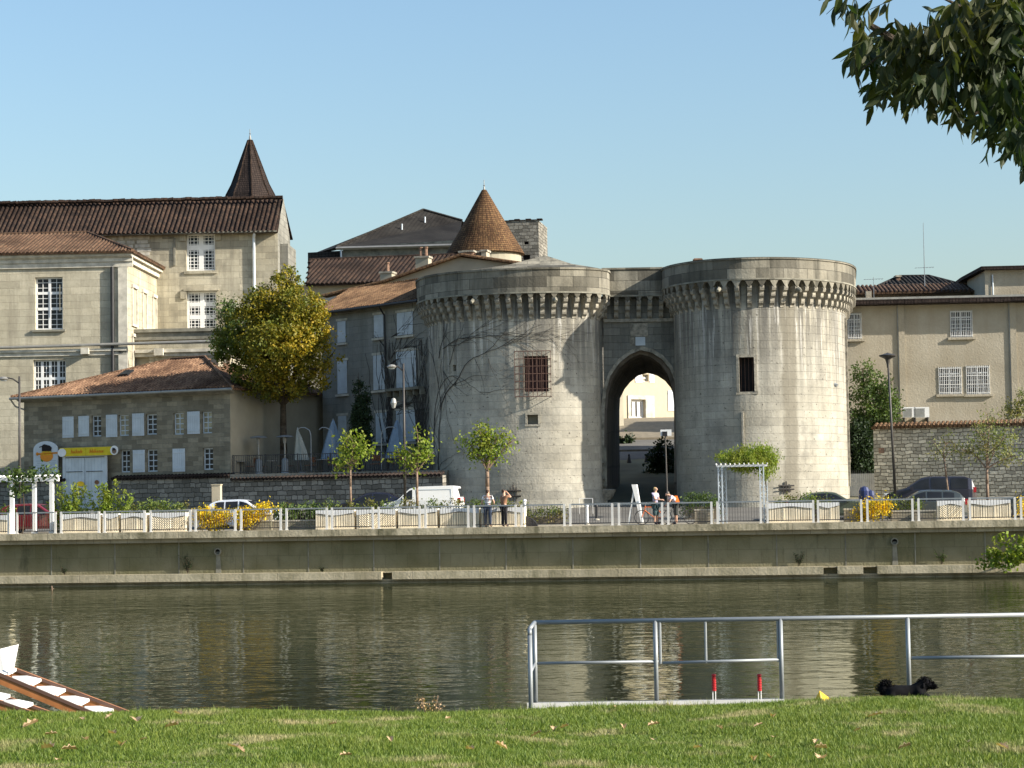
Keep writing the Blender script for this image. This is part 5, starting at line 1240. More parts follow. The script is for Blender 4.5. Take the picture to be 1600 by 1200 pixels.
for i, (a, b2) in enumerate(panels):
    F = qf(a, .35, DECK + .005); L = F.x(b2)
    T = thing('railing_panel', 'pale steel quay railing panel ' + where[i], 'railing panel', F, 'railing panels along the quay edge')
    mb = MB(); mb.box(0, L, -.035, .035, H_ - .065, H_); mb.build('top_rail', M['galv'], T)
    for x in (.0, L - .10):
        mb = MB(); mb.box(x, x + .10, -.04, .06, 0, H_ - .001); mb.box(x - .03, x + .13, -.08, .1, 0, .02); mb.build('post', M['steelwhite'], T)
    mb = MB(); mb.box(.1, L - .1, -.015, .015, .10, .14); mb.build('bottom_rail', M['iron'], T)
    mb = MB(); n = 15
    for k in range(1, n): x = .1 + (L - .2) * k / n; mb.box(x - .008, x + .008, -.01, .01, .14, H_ - .065)
    mb.build('balusters', M['lamp'], T)
# ---------- boarded planter boxes behind the railing
boxes = [(-52, 15), (96, 157), (160, 185), (189, 229), (234, 290), (493, 553), (557, 618), (622, 683), (687, 748), (752, 819), (1198, 1272), (1277, 1311), (1464, 1506), (1513, 1579)]
bl = ['cut by the left edge of the picture', 'beside the door of the stone house', 'the narrow one below the tall weeds', 'right of the narrow one below the weeds', 'with diagonal boards by the pale hatchback', 'at the left end of the long row', 'below the golden young tree', 'in front of the dark parked car', 'in front of the white van', 'behind the two standing men', 'right of the right pergola', 'beside the right yellow bush', 'with diagonal boards under the black people carrier', 'nearest the right edge of the picture']
for i, (a, b2) in enumerate(boxes):
    F = qf(a, 1.15, DECK); L = F.x(b2)
    T = thing('planter_box', 'cream boarded planter box ' + bl[i], 'planter', F, 'boarded planter boxes behind the quay railing')
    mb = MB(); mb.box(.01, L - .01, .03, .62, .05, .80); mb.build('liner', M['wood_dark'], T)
    mb = MB(); n = max(3, int(L / .115)); diag = i in (4, 6, 12)
    mb.box(0, .09, -.0, .65, 0, .86); mb.box(L - .09, L, -.0, .65, 0, .86); mb.box(.09, L - .09, -.012, .03, .0, .07)
    mid = L * rnd.choice((.35, .55, .62)); mb.box(mid - .04, mid + .04, -.006, .03, .07, .7)
    if diag:
        for k in range(-8, n + 8):
            x = .1 + (L - .2) * k / n; w_ = .09
            for half, sg in (((.1, mid - .05), -1), ((mid + .05, L - .1), 1)):
                p0, p1 = Vector((x, .01, .08)), Vector((x + sg * .62, .01, .70)); lo, hi = half
                ta, tb = sorted(((lo - p0.x) / (p1.x - p0.x), (hi - p0.x) / (p1.x - p0.x))); ta, tb = max(0, ta), min(1, tb)
                if tb - ta > .08: mb.bar(p0.lerp(p1, ta), p0.lerp(p1, tb), .055, .05)
    else:
        for k in range(n):
            x = .1 + (L - .2) * k / n; mb.box(x + .012, x + (L - .2) / n - .012, .004, .03, .07, .70)
    mb.build('boards', M['wood_pale'], T)
    mb = MB(); m_ = 12; f_ = rnd.choice((1, -1))
    for k in range(m_):
        x0, x1 = L * k / m_, L * (k + 1) / m_; g = lambda x: .70 + f_ * .05 * math.cos(x / L * math.pi * 2)
        mb.hexa([(x0, -.03, g(x0)), (x1, -.03, g(x1)), (x1, .0, g(x1)), (x0, .0, g(x0)), (x0, -.03, .9), (x1, -.03, .9), (x1, .0, .9), (x0, .0, .9)])
    mb.box(0, L, .0, .67, .865, .9); mb.build('curved_top_board', M['white'], T)
# low concrete planters
for a, b2, y, h_, lab in ((370, 424, 1.7, .42, 'long low pebbled planter under the middle yellow bush'), (426, 492, 1.9, .40, 'long low pebbled planter under green leaves'), (1085, 1114, 1.7, .62, 'pale planter block left of the right pergola'), (1318, 1352, 1.7, .55, 'pale planter block left of the right yellow bush'), (1392, 1427, 1.8, .42, 'low pebbled planter right of the yellow bush'), (1428, 1462, 2.2, .42, 'low shaded planter in front of the grey car'), (395, 424, 2.0, .72, 'pale bench block in the middle yellow bush')):
    F = qf(a, y, DECK); L = F.x(b2); T = thing('concrete_planter', lab, 'planter', F, 'low concrete planters')
    mb = MB(); mb.box(0, L, 0, .7, 0, h_); mb.build('trough', M['stonebox'], T); mb = MB(); mb.box(-.02, L + .02, -.03, .73, h_, h_ + .06); mb.build('rim', M['kerb'], T)

# ---------- plants
rs = np.random.RandomState(5)
def bush(name, label, cat, px, py, y, blobs, n, size, mat, group=None, droop=False, clump=.3, per=14, z=None, stems=6, shell=.5, aspect=1.6):
    """blobs in metres round the foot: (dx,dy,dz,rx,ry,rz)"""
    F = qf(px, y, z); T = thing(name, label, cat, F, group)
    v, f = crown(blobs, n, size, rs, clump, per, shell, droop, aspect); np_mesh('foliage', v, f, M[mat], T)
    mb = MB()
    for k in range(stems):
        b = blobs[k % len(blobs)]; mb.path([(b[0] * .3 + rnd.uniform(-.1, .1), b[1] * .3, -.05), (b[0] * .8, b[1] * .8, b[2] * .5), (b[0] + rnd.uniform(-.3, .3) * b[3], b[1] + rnd.uniform(-.3, .3) * b[4], b[2] + b[5] * .3)], .02, 4, .008)
    mb.build('stems', M['bark'], T); return T
YB = 'yellow flowering bushes behind the railing'
bush('yellow_bush', 'left yellow flowering bush behind the railing', 'bush', 333, 800, 1.5, [(0, 0, .55, .75, .45, .55), (.45, 0, .7, .4, .4, .35), (-.45, 0, .75, .4, .4, .35)], 2300, .10, 'flower_y', YB, z=DECK)
bush('yellow_bush', 'middle yellow flowering bush spilling over the low planter', 'bush', 385, 800, 1.5, [(-.1, 0, .55, .5, .45, .5), (.45, 0, .85, .65, .4, .28), (.95, 0, 1.05, .6, .4, .15)], 2100, .10, 'flower_y', YB, z=DECK)
bush('yellow_bush', 'right yellow flowering bush near the right tower', 'bush', 1365, 800, 1.6, [(0, 0, .55, .65, .45, .45), (-.6, 0, .35, .4, .3, .35), (.4, 0, .75, .5, .4, .3)], 1900, .10, 'flower_y', YB, z=DECK)
bush('yellow_bush', 'small yellow bush at the right picture edge', 'bush', 1602, 800, 1.6, [(0, 0, .55, .4, .4, .45)], 500, .085, 'flower_y', YB, z=DECK)
bush('leafy_shrub', 'broad leaved green shrub behind the low planter', 'shrub', 465, 800, 2.6, [(-.5, 0, .75, .8, .4, .4), (.6, 0, .75, .8, .4, .42)], 900, .16, 'leaf_green', z=DECK)
def hedge(label, px0, px1, y, h_, w_, n, mat='leaf_hedge', top=0, kind=None, size=.09):
    F = qf(px0, y); L = F.x(px1); T = thing('hedge', label, 'hedge', F)
    blobs = [(L * (k + .5) / 12, 0, h_ * .55 + rnd.uniform(-.03, .05) + top * math.sin(math.pi * (k + .5) / 12), L / 18, w_, h_ * .5) for k in range(12)]
    v, f = crown(blobs, n, size, rs, .25, 16, .6); np_mesh('foliage', v, f, M[mat], T)
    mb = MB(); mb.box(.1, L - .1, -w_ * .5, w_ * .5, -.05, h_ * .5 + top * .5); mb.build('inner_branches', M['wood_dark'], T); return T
hedge('clipped green hedge running behind the long row of planter boxes', 432, 822, 2.9, 1.28, .35, 9000)
hedge('rounded reddish green hedge below the stone house windows', 186, 292, 3.3, 1.25, .5, 3600, top=.3)
hedge('low green hedge behind planters right of the pergola', 1212, 1300, 3.6, 1.25, .4, 2600)
hedge('low tangled green hedge in front of the low grey car', 1392, 1440, 3.2, 1.0, .4, 1300)
hedge('dark low hedge in front of the left tower foot', 824, 884, 7.6, .8, .35, 1500)
hedge('dark hedge at the foot of the right tower by the cyclists', 1066, 1122, 10, 1.2, .6, 2200, 'leaf_green')
def weed(label, px, y, h_, w_, n, mat='leaf_fresh'):
    F = qf(px, y, DECK); T = thing('tall_weed', label, 'plant', F, 'tall feathery plants by the double door'); P = []
    mb = MB()
    for k in range(16):
        a = rnd.uniform(-1, 1); hh = h_ * rnd.uniform(.55, 1); q = [Vector((a * w_ * .4 * t_ + a * w_ * .25, rnd.uniform(-.2, .2) * t_, hh * t_)) for t_ in (0, .35, .7, 1)]; mb.path(q, .012, 4, .004)
        for j in range(n // 16): t_ = rnd.uniform(.2, 1); c_ = q[0].lerp(q[3], t_); P.append([c_.x + rnd.gauss(0, .09), c_.y + rnd.gauss(0, .09), c_.z])
    mb.build('stems', M['leaf_green'], T); v, f = leaves(np.array(P), .19, rs, 3.0); np_mesh('foliage', v, f, M[mat], T)
weed('tall feathery green plant in front of the door left leaf', 107, 2.2, 2.5, 1.5, 1500); weed('tall feathery green plant in front of the door right edge', 170, 2.2, 2.6, 1.9, 2000)
weed('lower bushy plant left of the door beside the pergola post', 92, 2.6, 1.6, .9, 600); weed('small yellowing plant at the left end below the pergola', 8, 2.6, 1.6, .9, 500)
weed('low feathery plant growing between the two tallest ones', 138, 2.4, 1.3, 1.2, 500)

# ---------- trees
def limb_tree(name, label, px, y, trunk_h, blobs, n, leaf, mat, bark='bark_l', group=None, r0=.09, F=None, clump=.4, per=14, lean=0, shell=.45, asp=1.6, sub=2):
    F = F or qf(px, y); T = thing(name, label, 'tree', F, group)
    v, f = crown(blobs, n, leaf, rs, clump, per, shell, aspect=asp); np_mesh('crown', v, f, M[mat], T)
    mb = MB(); fork = Vector((lean, 0, trunk_h)); mb.path([(0, 0, -.1), (lean * .3, .02, trunk_h * .35), (lean * .7, -.02, trunk_h * .7), fork], r0, 8, r0 * .7)
    tr_ = mb.build('trunk', M[bark], T, True); mb = MB()
    for b in blobs:
        c_ = Vector(b[:3]); m_ = fork.lerp(c_, .5) + Vector((rnd.uniform(-.1, .1), rnd.uniform(-.1, .1), .1)); mb.path([fork, m_, c_], r0 * .5, 6, r0 * .2)
        for k in range(sub * 2): e = c_ + Vector((rnd.uniform(-1, 1) * b[3], rnd.uniform(-1, 1) * b[4], rnd.uniform(-.3, 1) * b[5])) * .8; mb.path([m_.lerp(c_, .6), c_.lerp(e, .5), e], r0 * .22, 4, r0 * .06)
    mb.build('limbs', M[bark], T); return T
YG = 'young trees planted along the quay'
k = 31.3
limb_tree('young_tree', 'young tree with yellow and green leaves between hatchback and van', 548, 5.5, 2.9, [(-.35, 0, 3.35, .5, .5, .45), (-.2, 0, 4.1, .35, .4, .75), (.25, 0, 4.1, .65, .6, .55), (.8, 0, 3.7, .45, .5, .4), (-.55, 0, 2.9, .3, .3, .3), (.1, 0, 3.3, .5, .4, .35)], 520, .19, 'leaf_fresh', group=YG, r0=.07, clump=.5, per=4)
limb_tree('young_tree', 'young tree with sparse green leaves growing beside the tall lamp', 652, 5.6, 2.7, [(-.8, 0, 3.5, .5, .5, .4), (.0, 0, 3.4, .55, .5, .45), (.35, 0, 3.9, .5, .5, .55), (.05, 0, 4.7, .18, .2, .5), (-.15, 0, 2.95, .4, .4, .3), (.7, 0, 3.5, .3, .3, .3)], 440, .19, 'leaf_fresh', group=YG, r0=.08, clump=.5, per=4)
limb_tree('young_tree', 'small spreading green tree in front of the left tower', 762, 7.0, 2.75, [(-.9, 0, 4.1, .65, .4, .28), (-.25, 0, 4.5, .5, .5, .55), (.55, 0, 4.35, .7, .5, .4), (1.15, 0, 4.1, .4, .4, .25), (.4, 0, 3.6, .6, .5, .4), (-.6, 0, 3.5, .4, .4, .4), (.0, 0, 3.9, .6, .5, .5), (.0, 0, 3.25, .3, .3, .3)], 1050, .17, 'leaf_fresh', group=YG, r0=.13, clump=.5, per=4)
limb_tree('young_tree', 'thin almost bare tree leaning before the rubble garden wall', 1485, 8, 2.9, [(-.5, 0, 3.2, .5, .4, .4), (-.1, 0, 3.7, .5, .4, .5), (-.7, 0, 3.7, .3, .3, .3), (.3, 0, 3.3, .4, .4, .4)], 240, .13, 'leaf_pale', group=YG, r0=.06, lean=-.25, clump=.4, per=5, asp=2.2)
limb_tree('young_tree', 'airy pale green tree before the garden wall, right of the thin one', 1543, 8, 2.4, [(-.8, 0, 3.3, .8, .6, .6), (.3, 0, 3.3, .8, .6, .7), (-.2, 0, 4.2, .8, .6, .6), (.9, 0, 3.9, .7, .6, .6), (.2, 0, 4.9, .5, .4, .4), (1.2, 0, 3.0, .6, .5, .5)], 1500, .15, 'leaf_pale', group=YG, r0=.09, clump=.45, per=6, asp=2.4)
# golden tree on the terrace
def PB(F, px, py, D, rx, rz_, ry=None, w_=1):
    p = F.l(at(px, py, D)); k = D / FPX; return (p.x, p.y, p.z, rx * k, (ry or rx * .9) * k, rz_ * k, w_)
F = Fr(X_(444, 124.8), 124.8, zt2 + FT.o.z, 0)
bl_ = [PB(F, 448, 445, 123.5, 26, 30), PB(F, 420, 480, 123, 42, 32), PB(F, 465, 490, 122.6, 42, 38), PB(F, 380, 515, 123.5, 34, 32), PB(F, 500, 520, 123, 22, 34), PB(F, 440, 540, 122, 62, 38), PB(F, 372, 555, 124, 34, 25), PB(F, 405, 585, 123, 42, 20), PB(F, 470, 575, 123.5, 48, 22), PB(F, 355, 535, 124.5, 20, 30), PB(F, 430, 610, 123.5, 45, 14), PB(F, 488, 600, 124, 22, 14), PB(F, 515, 560, 124.5, 16, 20, None, .5), PB(F, 452, 440, 123.8, 20, 24), PB(F, 480, 520, 123, 30, 36), PB(F, 400, 540, 123, 40, 30), PB(F, 440, 500, 123.4, 46, 40)]
T = limb_tree('golden_tree', 'large golden green autumn tree on the terrace', 444, 0, 4.0, bl_, 40000, .17, 'leaf_yellow', 'bark', None, .24, F, .42, 34, shell=.8)
v = F.l(at(350, 490, 126)); F_ = F
F = Fr(X_(352, 129), 131, 5, 0); bl_ = [PB(F, 352, 485, 131, 18, 20), PB(F, 345, 530, 131, 16, 26), PB(F, 365, 505, 131, 18, 30)]
limb_tree('pale_tree', 'feathery grey green tree peeping out left of golden tree', 352, 0, 7, bl_, 2200, .2, 'leaf_green', 'bark', None, .14, F, .5, 10, asp=2.4)
F = Fr(X_(563, 124), 124, zt2 + FT.o.z, 0)
limb_tree('cypress', 'narrow dark cypress on the cafe terrace', 563, 0, 1.0, [PB(F, 563, 690, 122.5, 17, 30), PB(F, 563, 650, 122.5, 14, 30), PB(F, 561, 615, 122.5, 9, 24), PB(F, 560, 592, 122.5, 4, 12), PB(F, 574, 620, 122.5, 5, 22), PB(F, 565, 665, 122.5, 18, 34)], 7500, .16, 'leaf_dark', 'bark', None, .1, F, .22, 14, asp=2.5)
# trees in the gap on the right, plus added shade foliage
F = Fr(X_(1362, 124.5), 124.5, 3.4, 0)
limb_tree('gap_tree', 'bushy green tree filling the gap beside the right tower', 1362, 0, 2.5, [PB(F, 1360, 640, 124.5, 38, 45), PB(F, 1348, 585, 125, 20, 24), PB(F, 1385, 650, 124, 20, 36), PB(F, 1345, 680, 124.5, 22, 40), PB(F, 1372, 605, 124.5, 22, 22), PB(F, 1392, 595, 124.5, 10, 10), PB(F, 1350, 735, 125, 22, 26), PB(F, 1390, 630, 124, 20, 34), PB(F, 1386, 662, 123.5, 20, 20)], 8500, .17, 'leaf_green', 'bark', None, .15, F, .4, 12, asp=2)
F = Fr(X_(1345, 123.2), 123.2, 3.2, 0)
limb_tree('gap_shade_foliage', 'very dark foliage added as shade in the gap above the spiked gate', 1345, 0, 1.0, [PB(F, 1346, 700, 123.2, 20, 22), PB(F, 1346, 730, 123.2, 20, 20), PB(F, 1344, 672, 123.4, 16, 16), PB(F, 1358, 715, 123.0, 8, 30)], 5200, .18, 'leaf_dark', 'bark', None, .1, F, .35, 14, shell=.3)  # dark leaf mass added to stand for the shade in the gap
F = Fr(X_(1592, 123), 123, 3.4, 0)
limb_tree('garden_tree', 'pale leafy tree rising behind the garden wall at far right', 1592, 0, 2.5, [PB(F, 1590, 640, 123, 22, 16), PB(F, 1610, 620, 123, 20, 18), PB(F, 1570, 655, 123, 14, 12)], 1000, .16, 'leaf_pale', 'bark', None, .1, F, .4, 8, asp=2)
# dark bush in the arch
F = Fr(X_(1034, 136), 136, 4.4, 0)
limb_tree('arch_bush', 'dark evergreen bush standing behind the gate arch', 1034, 0, .5, [PB(F, 1040, 740, 136, 24, 28), PB(F, 1025, 722, 136, 16, 20), PB(F, 1034, 700, 136, 13, 16), PB(F, 1012, 748, 136, 14, 14), PB(F, 1050, 715, 136, 12, 20)], 3200, .2, 'leaf_dark', 'bark', None, .1, F, .35, 12)
F = Fr(X_(976, 150), 150, 7.4, 0)
limb_tree('arch_shrub', 'low shrub along the lane kerb behind the arch', 976, 0, .2, [PB(F, 975, 690, 150, 12, 6), PB(F, 984, 684, 150, 8, 4), PB(F, 966, 694, 150, 8, 6)], 500, .22, 'leaf_dark', 'bark', None, .04, F, .35, 10)
for px in (983, 1010):
    v = at(px, 716, 141.5); F = Fr(v.x, v.y, v.z - .35, 0); T = thing('street_bollard', 'small dark cone bollard in the lane, %s of the pair' % ('left' if px < 1000 else 'right'), 'bollard', F, 'bollards in the lane behind the arch')
    mb = MB(); mb.lathe([(.16, 0), (.16, .08), (.06, .5), (.09, .55), (.05, .62), (.001, .63)], (0, 0, 0), 10); mb.build('body', M['iron'], T)

# ---------- pergolas
def lattice_post(T, x, y, z1, w_=.17, mat='white'):
    mb = MB()
    for dx in (-w_ / 2, w_ / 2):
        for dy in (-w_ / 2, w_ / 2): mb.box(x + dx - .025, x + dx + .025, y + dy - .025, y + dy + .025, 0, z1)
    n = int(z1 / .25)
    for k in range(n):
        z = z1 * k / n; zz = z1 * (k + 1) / n; s_ = 1 if k % 2 else -1
        mb.bar((x - w_ / 2 * s_, y - w_ / 2, z), (x + w_ / 2 * s_, y - w_ / 2, zz), .018); mb.bar((x + w_ / 2, y - w_ / 2 * s_, z), (x + w_ / 2, y + w_ / 2 * s_, zz), .018)
    return mb.build('post', M[mat], T)
F = qf(-30, 1.9, DECK); T = thing('pergola', 'white wooden pergola at the left edge carrying a climber', 'pergola', F)
zt_ = F.hit(40, 745)[1]
for px, y in ((-25, 0), (19, 0), (54, 0), (81, 0)):
    x = F.x(px); mb = MB(); mb.box(x - .09, x + .09, y - .09, y + .09, 0, zt_ - .24); mb.box(x - .12, x + .12, y - .12, y + .12, 0, .12); mb.build('post', M['white'], T)
    pass
xe = F.x(92); mb = MB(); mb.box(-.6, xe, -.10, .10, zt_ - .24, zt_); mb.build('beam', M['white'], T)
mb = MB(); n = 16
for i in range(n): x = -.5 + (xe + .4) * i / (n - 1); mb.box(x - .03, x + .03, -.35, .5, zt_ + .003, zt_ + .08)
mb.build('rafters', M['white'], T)
F = qf(40, 2.6, DECK); T = thing('climber', 'straggly green climbing plant on top of the left pergola', 'climber', F)
v, f = crown([PB(F, 20, 742, 103.0, 16, 8), PB(F, 45, 742, 103.0, 20, 6), PB(F, 78, 738, 103.0, 13, 8), PB(F, 48, 733, 103.0, 5, 6), PB(F, 30, 765, 103.0, 14, 8)], 520, .17, rs, .35, 7); np_mesh('foliage', v, f, M['leaf_green'], T)
mb = MB(); a = F.l(at(35, 800, 103)); b2 = F.l(at(35, 745, 103)); mb.path([(a.x, a.y, 0), (a.x + .1, a.y, 1), (b2.x, b2.y, b2.z), (b2.x + .9, b2.y, b2.z + .2)], .03, 5, .01); mb.build('stems', M['bark'], T)
F = qf(1110, 1.6, DECK); T = thing('pergola', 'white lattice pergola right of the cyclists under trailing greenery', 'pergola', F)
zt_ = F.hit(1155, 726)[1]
for px, y in ((1126, 0), (1191, 0), (1131, 1.5), (1196, 1.5)): lattice_post(T, F.x(px), y, zt_ - .1, mat='greywhite')
mb = MB()
x0, x1 = F.x(1120), F.x(1200)
for y in (0, 1.5): mb.box(x0, x1, y - .04, y + .04, zt_ - .1, zt_)
mb.build('beam', M['white'], T); mb = MB()
for i in range(12): x = x0 + (x1 - x0) * i / 11; mb.box(x - .02, x + .02, -.3, 1.8, zt_ + .003, zt_ + .07)
mb.build('rafters', M['white'], T)
F = qf(1195, 2.6, DECK); T = thing('climber', 'bright green trailing climber heaped over the right pergola', 'climber', F)
v, f = crown([PB(F, 1140, 715, 101.5, 24, 8), PB(F, 1165, 715, 101.6, 30, 13), PB(F, 1193, 715, 101.6, 24, 20), PB(F, 1180, 704, 101.6, 24, 8), PB(F, 1203, 722, 101.5, 14, 16), PB(F, 1158, 730, 101.3, 28, 9), PB(F, 1200, 738, 101.3, 16, 14), PB(F, 1170, 722, 101.3, 34, 12)], 8500, .13, rs, .28, 16, .3, True, 3.0); np_mesh('foliage', v, f, M['leaf_fresh'], T)
mb = MB(); a = F.l(at(1197, 800, 102)); b2 = F.l(at(1197, 730, 102)); mb.path([(a.x, a.y, 0), (a.x + .08, a.y, 1.2), (b2.x - .1, b2.y, b2.z), (b2.x - 1.6, b2.y, b2.z + .3)], .04, 5, .015)
for k in range(6): x = -.2 - k * .3; mb.path([(x, 0, b2.z), (x + .05, 0, b2.z - .5), (x - .02, 0, b2.z - .8)], .006, 4)
mb.build('stems', M['bark'], T)

# ---------- lamps, signs, boxes
def lamp(label, px, y, top, heads, group='tall street lamps', lean=0, D=None):
    F = qf(px, y); T = thing('street_lamp', label, 'street lamp', F, group); zt_ = F.hit(px, top)[1]
    mb = MB(); mb.tube((0, 0, 0), (0, 0, 1.1), .11, .10, 10); mb.tube((0, 0, 1.1), (lean, 0, zt_), .075, .05, 8); mb.build('post', M['lamp'], T, True)
    for h in heads:
        kind, hx, hz_ = h; x, z = F.hit(hx, hz_); 
        if kind == 'cobra':
            mb = MB(); mb.path([(0, 0, z - .25), (x * .4, 0, z - .02), (x * .8, 0, z + .06)], .035); mb.build('arm', M['lamp'], T)
            mb = MB(); s_ = 1 if x > 0 else -1; mb.lathe([(.001, .1), (.15, .07), (.26, -.02), (.2, -.08), (.001, -.12)], (x, 0, z + .02), 12); o = mb.build('lamp_head', M['zinc'], T, True)
            mb = MB(); mb.lathe([(.001, -.13), (.12, -.11), (.17, -.07)], (x, 0, z + .0), 12); mb.build('lamp_glass', M['greywhite'], o)
        elif kind == 'small':
            mb = MB(); mb.bar((0, 0, z + .1), (x, 0, z + .1), .04); mb.build('arm', M['lamp'], T)
            mb = MB(); mb.lathe([(.001, .3), (.1, .25), (.16, .05), (.08, -.2), (.001, -.25)], (x, 0, z), 10); mb.build('lamp_head', M['steelgrey'], T, True)
        else:
            mb = MB(); mb.lathe([(.05, -.55), (.07, -.35), (.13, -.12), (.42, .02), (.44, .07), (.12, .16), (.001, .2)], (lean, 0, zt_), 16); mb.build('lamp_head', M['lamp'], T, True)
    return T
lamp('brown street lamp with one curved arm at the left', 31, 6, 588, [('cobra', 6, 592)])
lamp('tall dark street lamp with two lamp heads before the left tower', 633, 7.2, 568, [('cobra', 612, 573), ('small', 615, 631)])
lamp('brown street lamp with a flat hood before the rubble garden wall', 1399, 8.5, 557, [('hood', 0, 0)], lean=-.2)
F = qf(1043, 13); T = thing('road_sign', 'back of a small white road sign on a tall post before the arch', 'road sign', F)
zt_ = F.hit(1040, 670)[1]; mb = MB(); mb.tube((0, 0, 0), (-.06, 0, zt_), .045, .04, 8); mb.build('post', M['lamp'], T)
x0, z0 = F.hit(1032, 681, -.06); x1, z1 = F.hit(1049, 671, -.06); mb = MB(); mb.box(x0, x1, -.07, -.045, z0, z1); mb.build('panel', M['white'], T)
xm = (x0 + x1) / 2 - .06; mb = MB(); mb.box(xm - .13, xm + .13, -.12, -.072, z0 - .02, z1 - .1); mb.build('clamp', M['iron'], T)
F = qf(331, 8.6); x1, z1 = F.hit(344, 758); T = thing('utility_cabinet', 'cream roadside utility cabinet on a dark stand by the pale hatchback', 'cabinet', F)
mb = MB(); mb.box(0, x1, 0, .35, z1 - .95, z1); mb.box(-.03, x1 + .03, -.03, .38, z1, z1 + .05); mb.build('casing', M['sunwall'], T); mb = MB(); mb.box(.05, x1 - .05, .04, .3, 0, z1 - .95); mb.build('stand', M['rust'], T)
F = qf(905, 13.5); T = thing('hand_barrier', 'small white tubular barrier left of the stone basin', 'barrier', F)
L = F.x(926); mb = MB(); mb.path([(0, 0, 0), (0, 0, .8), (L, 0, .8), (L, 0, 0)], .013); mb.tube((0, 0, .4), (L, 0, .4), .009); mb.build('frame', M['white'], T)
for px, y, lab in ((932, 10, 'short dark bollard left of the stone basin'), (917, 4, 'white marker post standing on the promenade by the stone corner'), (820, 2.0, 'white painted post right of the men with cloth at its foot')):
    F = qf(px, y); T = thing('bollard', lab, 'bollard', F); wht = px != 932; hh = 1.25 if px == 820 else (.95 if wht else .75)
    mb = MB(); mb.lathe([(.001, 0), (.07, 0), (.06, hh - .1), (.085, hh - .06), (.07, hh), (.001, hh + .03)], (0, 0, 0), 10); mb.build('body', M['white' if wht else 'iron'], T)
    mb = MB(); mb.lathe([(.13, 0), (.13, .05), (.08, .08)], (0, 0, 0), 10); mb.build('base', M['kerb'], T)
F = qf(838, 2.0); mb = MB(); pts = [(-.35, 0), (.35, 0), (.3, .15), (.1, .36), (-.08, .42), (-.22, .2)]; mb.prism(pts, 'y', -.15, .25); mb.prism([(-.28, .0), (.1, .0), (.05, .28), (-.15, .5)], 'y', -.22, .1)
o = mb.build('folded_tarpaulin', M['iron'], None, False, qf(828, 1.9)); tag(o, 'crumpled dark cloth lying at the foot of the white post', 'cloth')
# sandwich board
F = qf(992, 7.2); T = thing('sandwich_board', 'white A shaped sandwich board standing in front of the arch', 'sign board', F)
x0 = F.x(981); x1 = F.x(1003); zt_ = F.hit(992, 757)[1]; mb = MB(); mb.bar((x0, 0, 0), (0, 0, zt_), .05); mb.bar((x0, .55, 0), (0, .55, zt_), .05); mb.build('rear_leg', M['white'], T)
mb = MB(); mb.hexa([(x1 - .05, -.05, 0), (x1 + .03, -.05, 0), (x1 + .03, .62, 0), (x1 - .05, .62, 0), (-.15, -.05, zt_), (.10, -.05, zt_), (.10, .62, zt_), (-.15, .62, zt_)]); mb.build('front_panel', M['white'], T)
mb = MB(); cx, cz = (x1 * .5 - .0), zt_ * .53; mb.box(cx - .05, cx + .02, -.062, -.052, cz - .05, cz + .08); mb.build('printed_mark', M['greytext'], T)

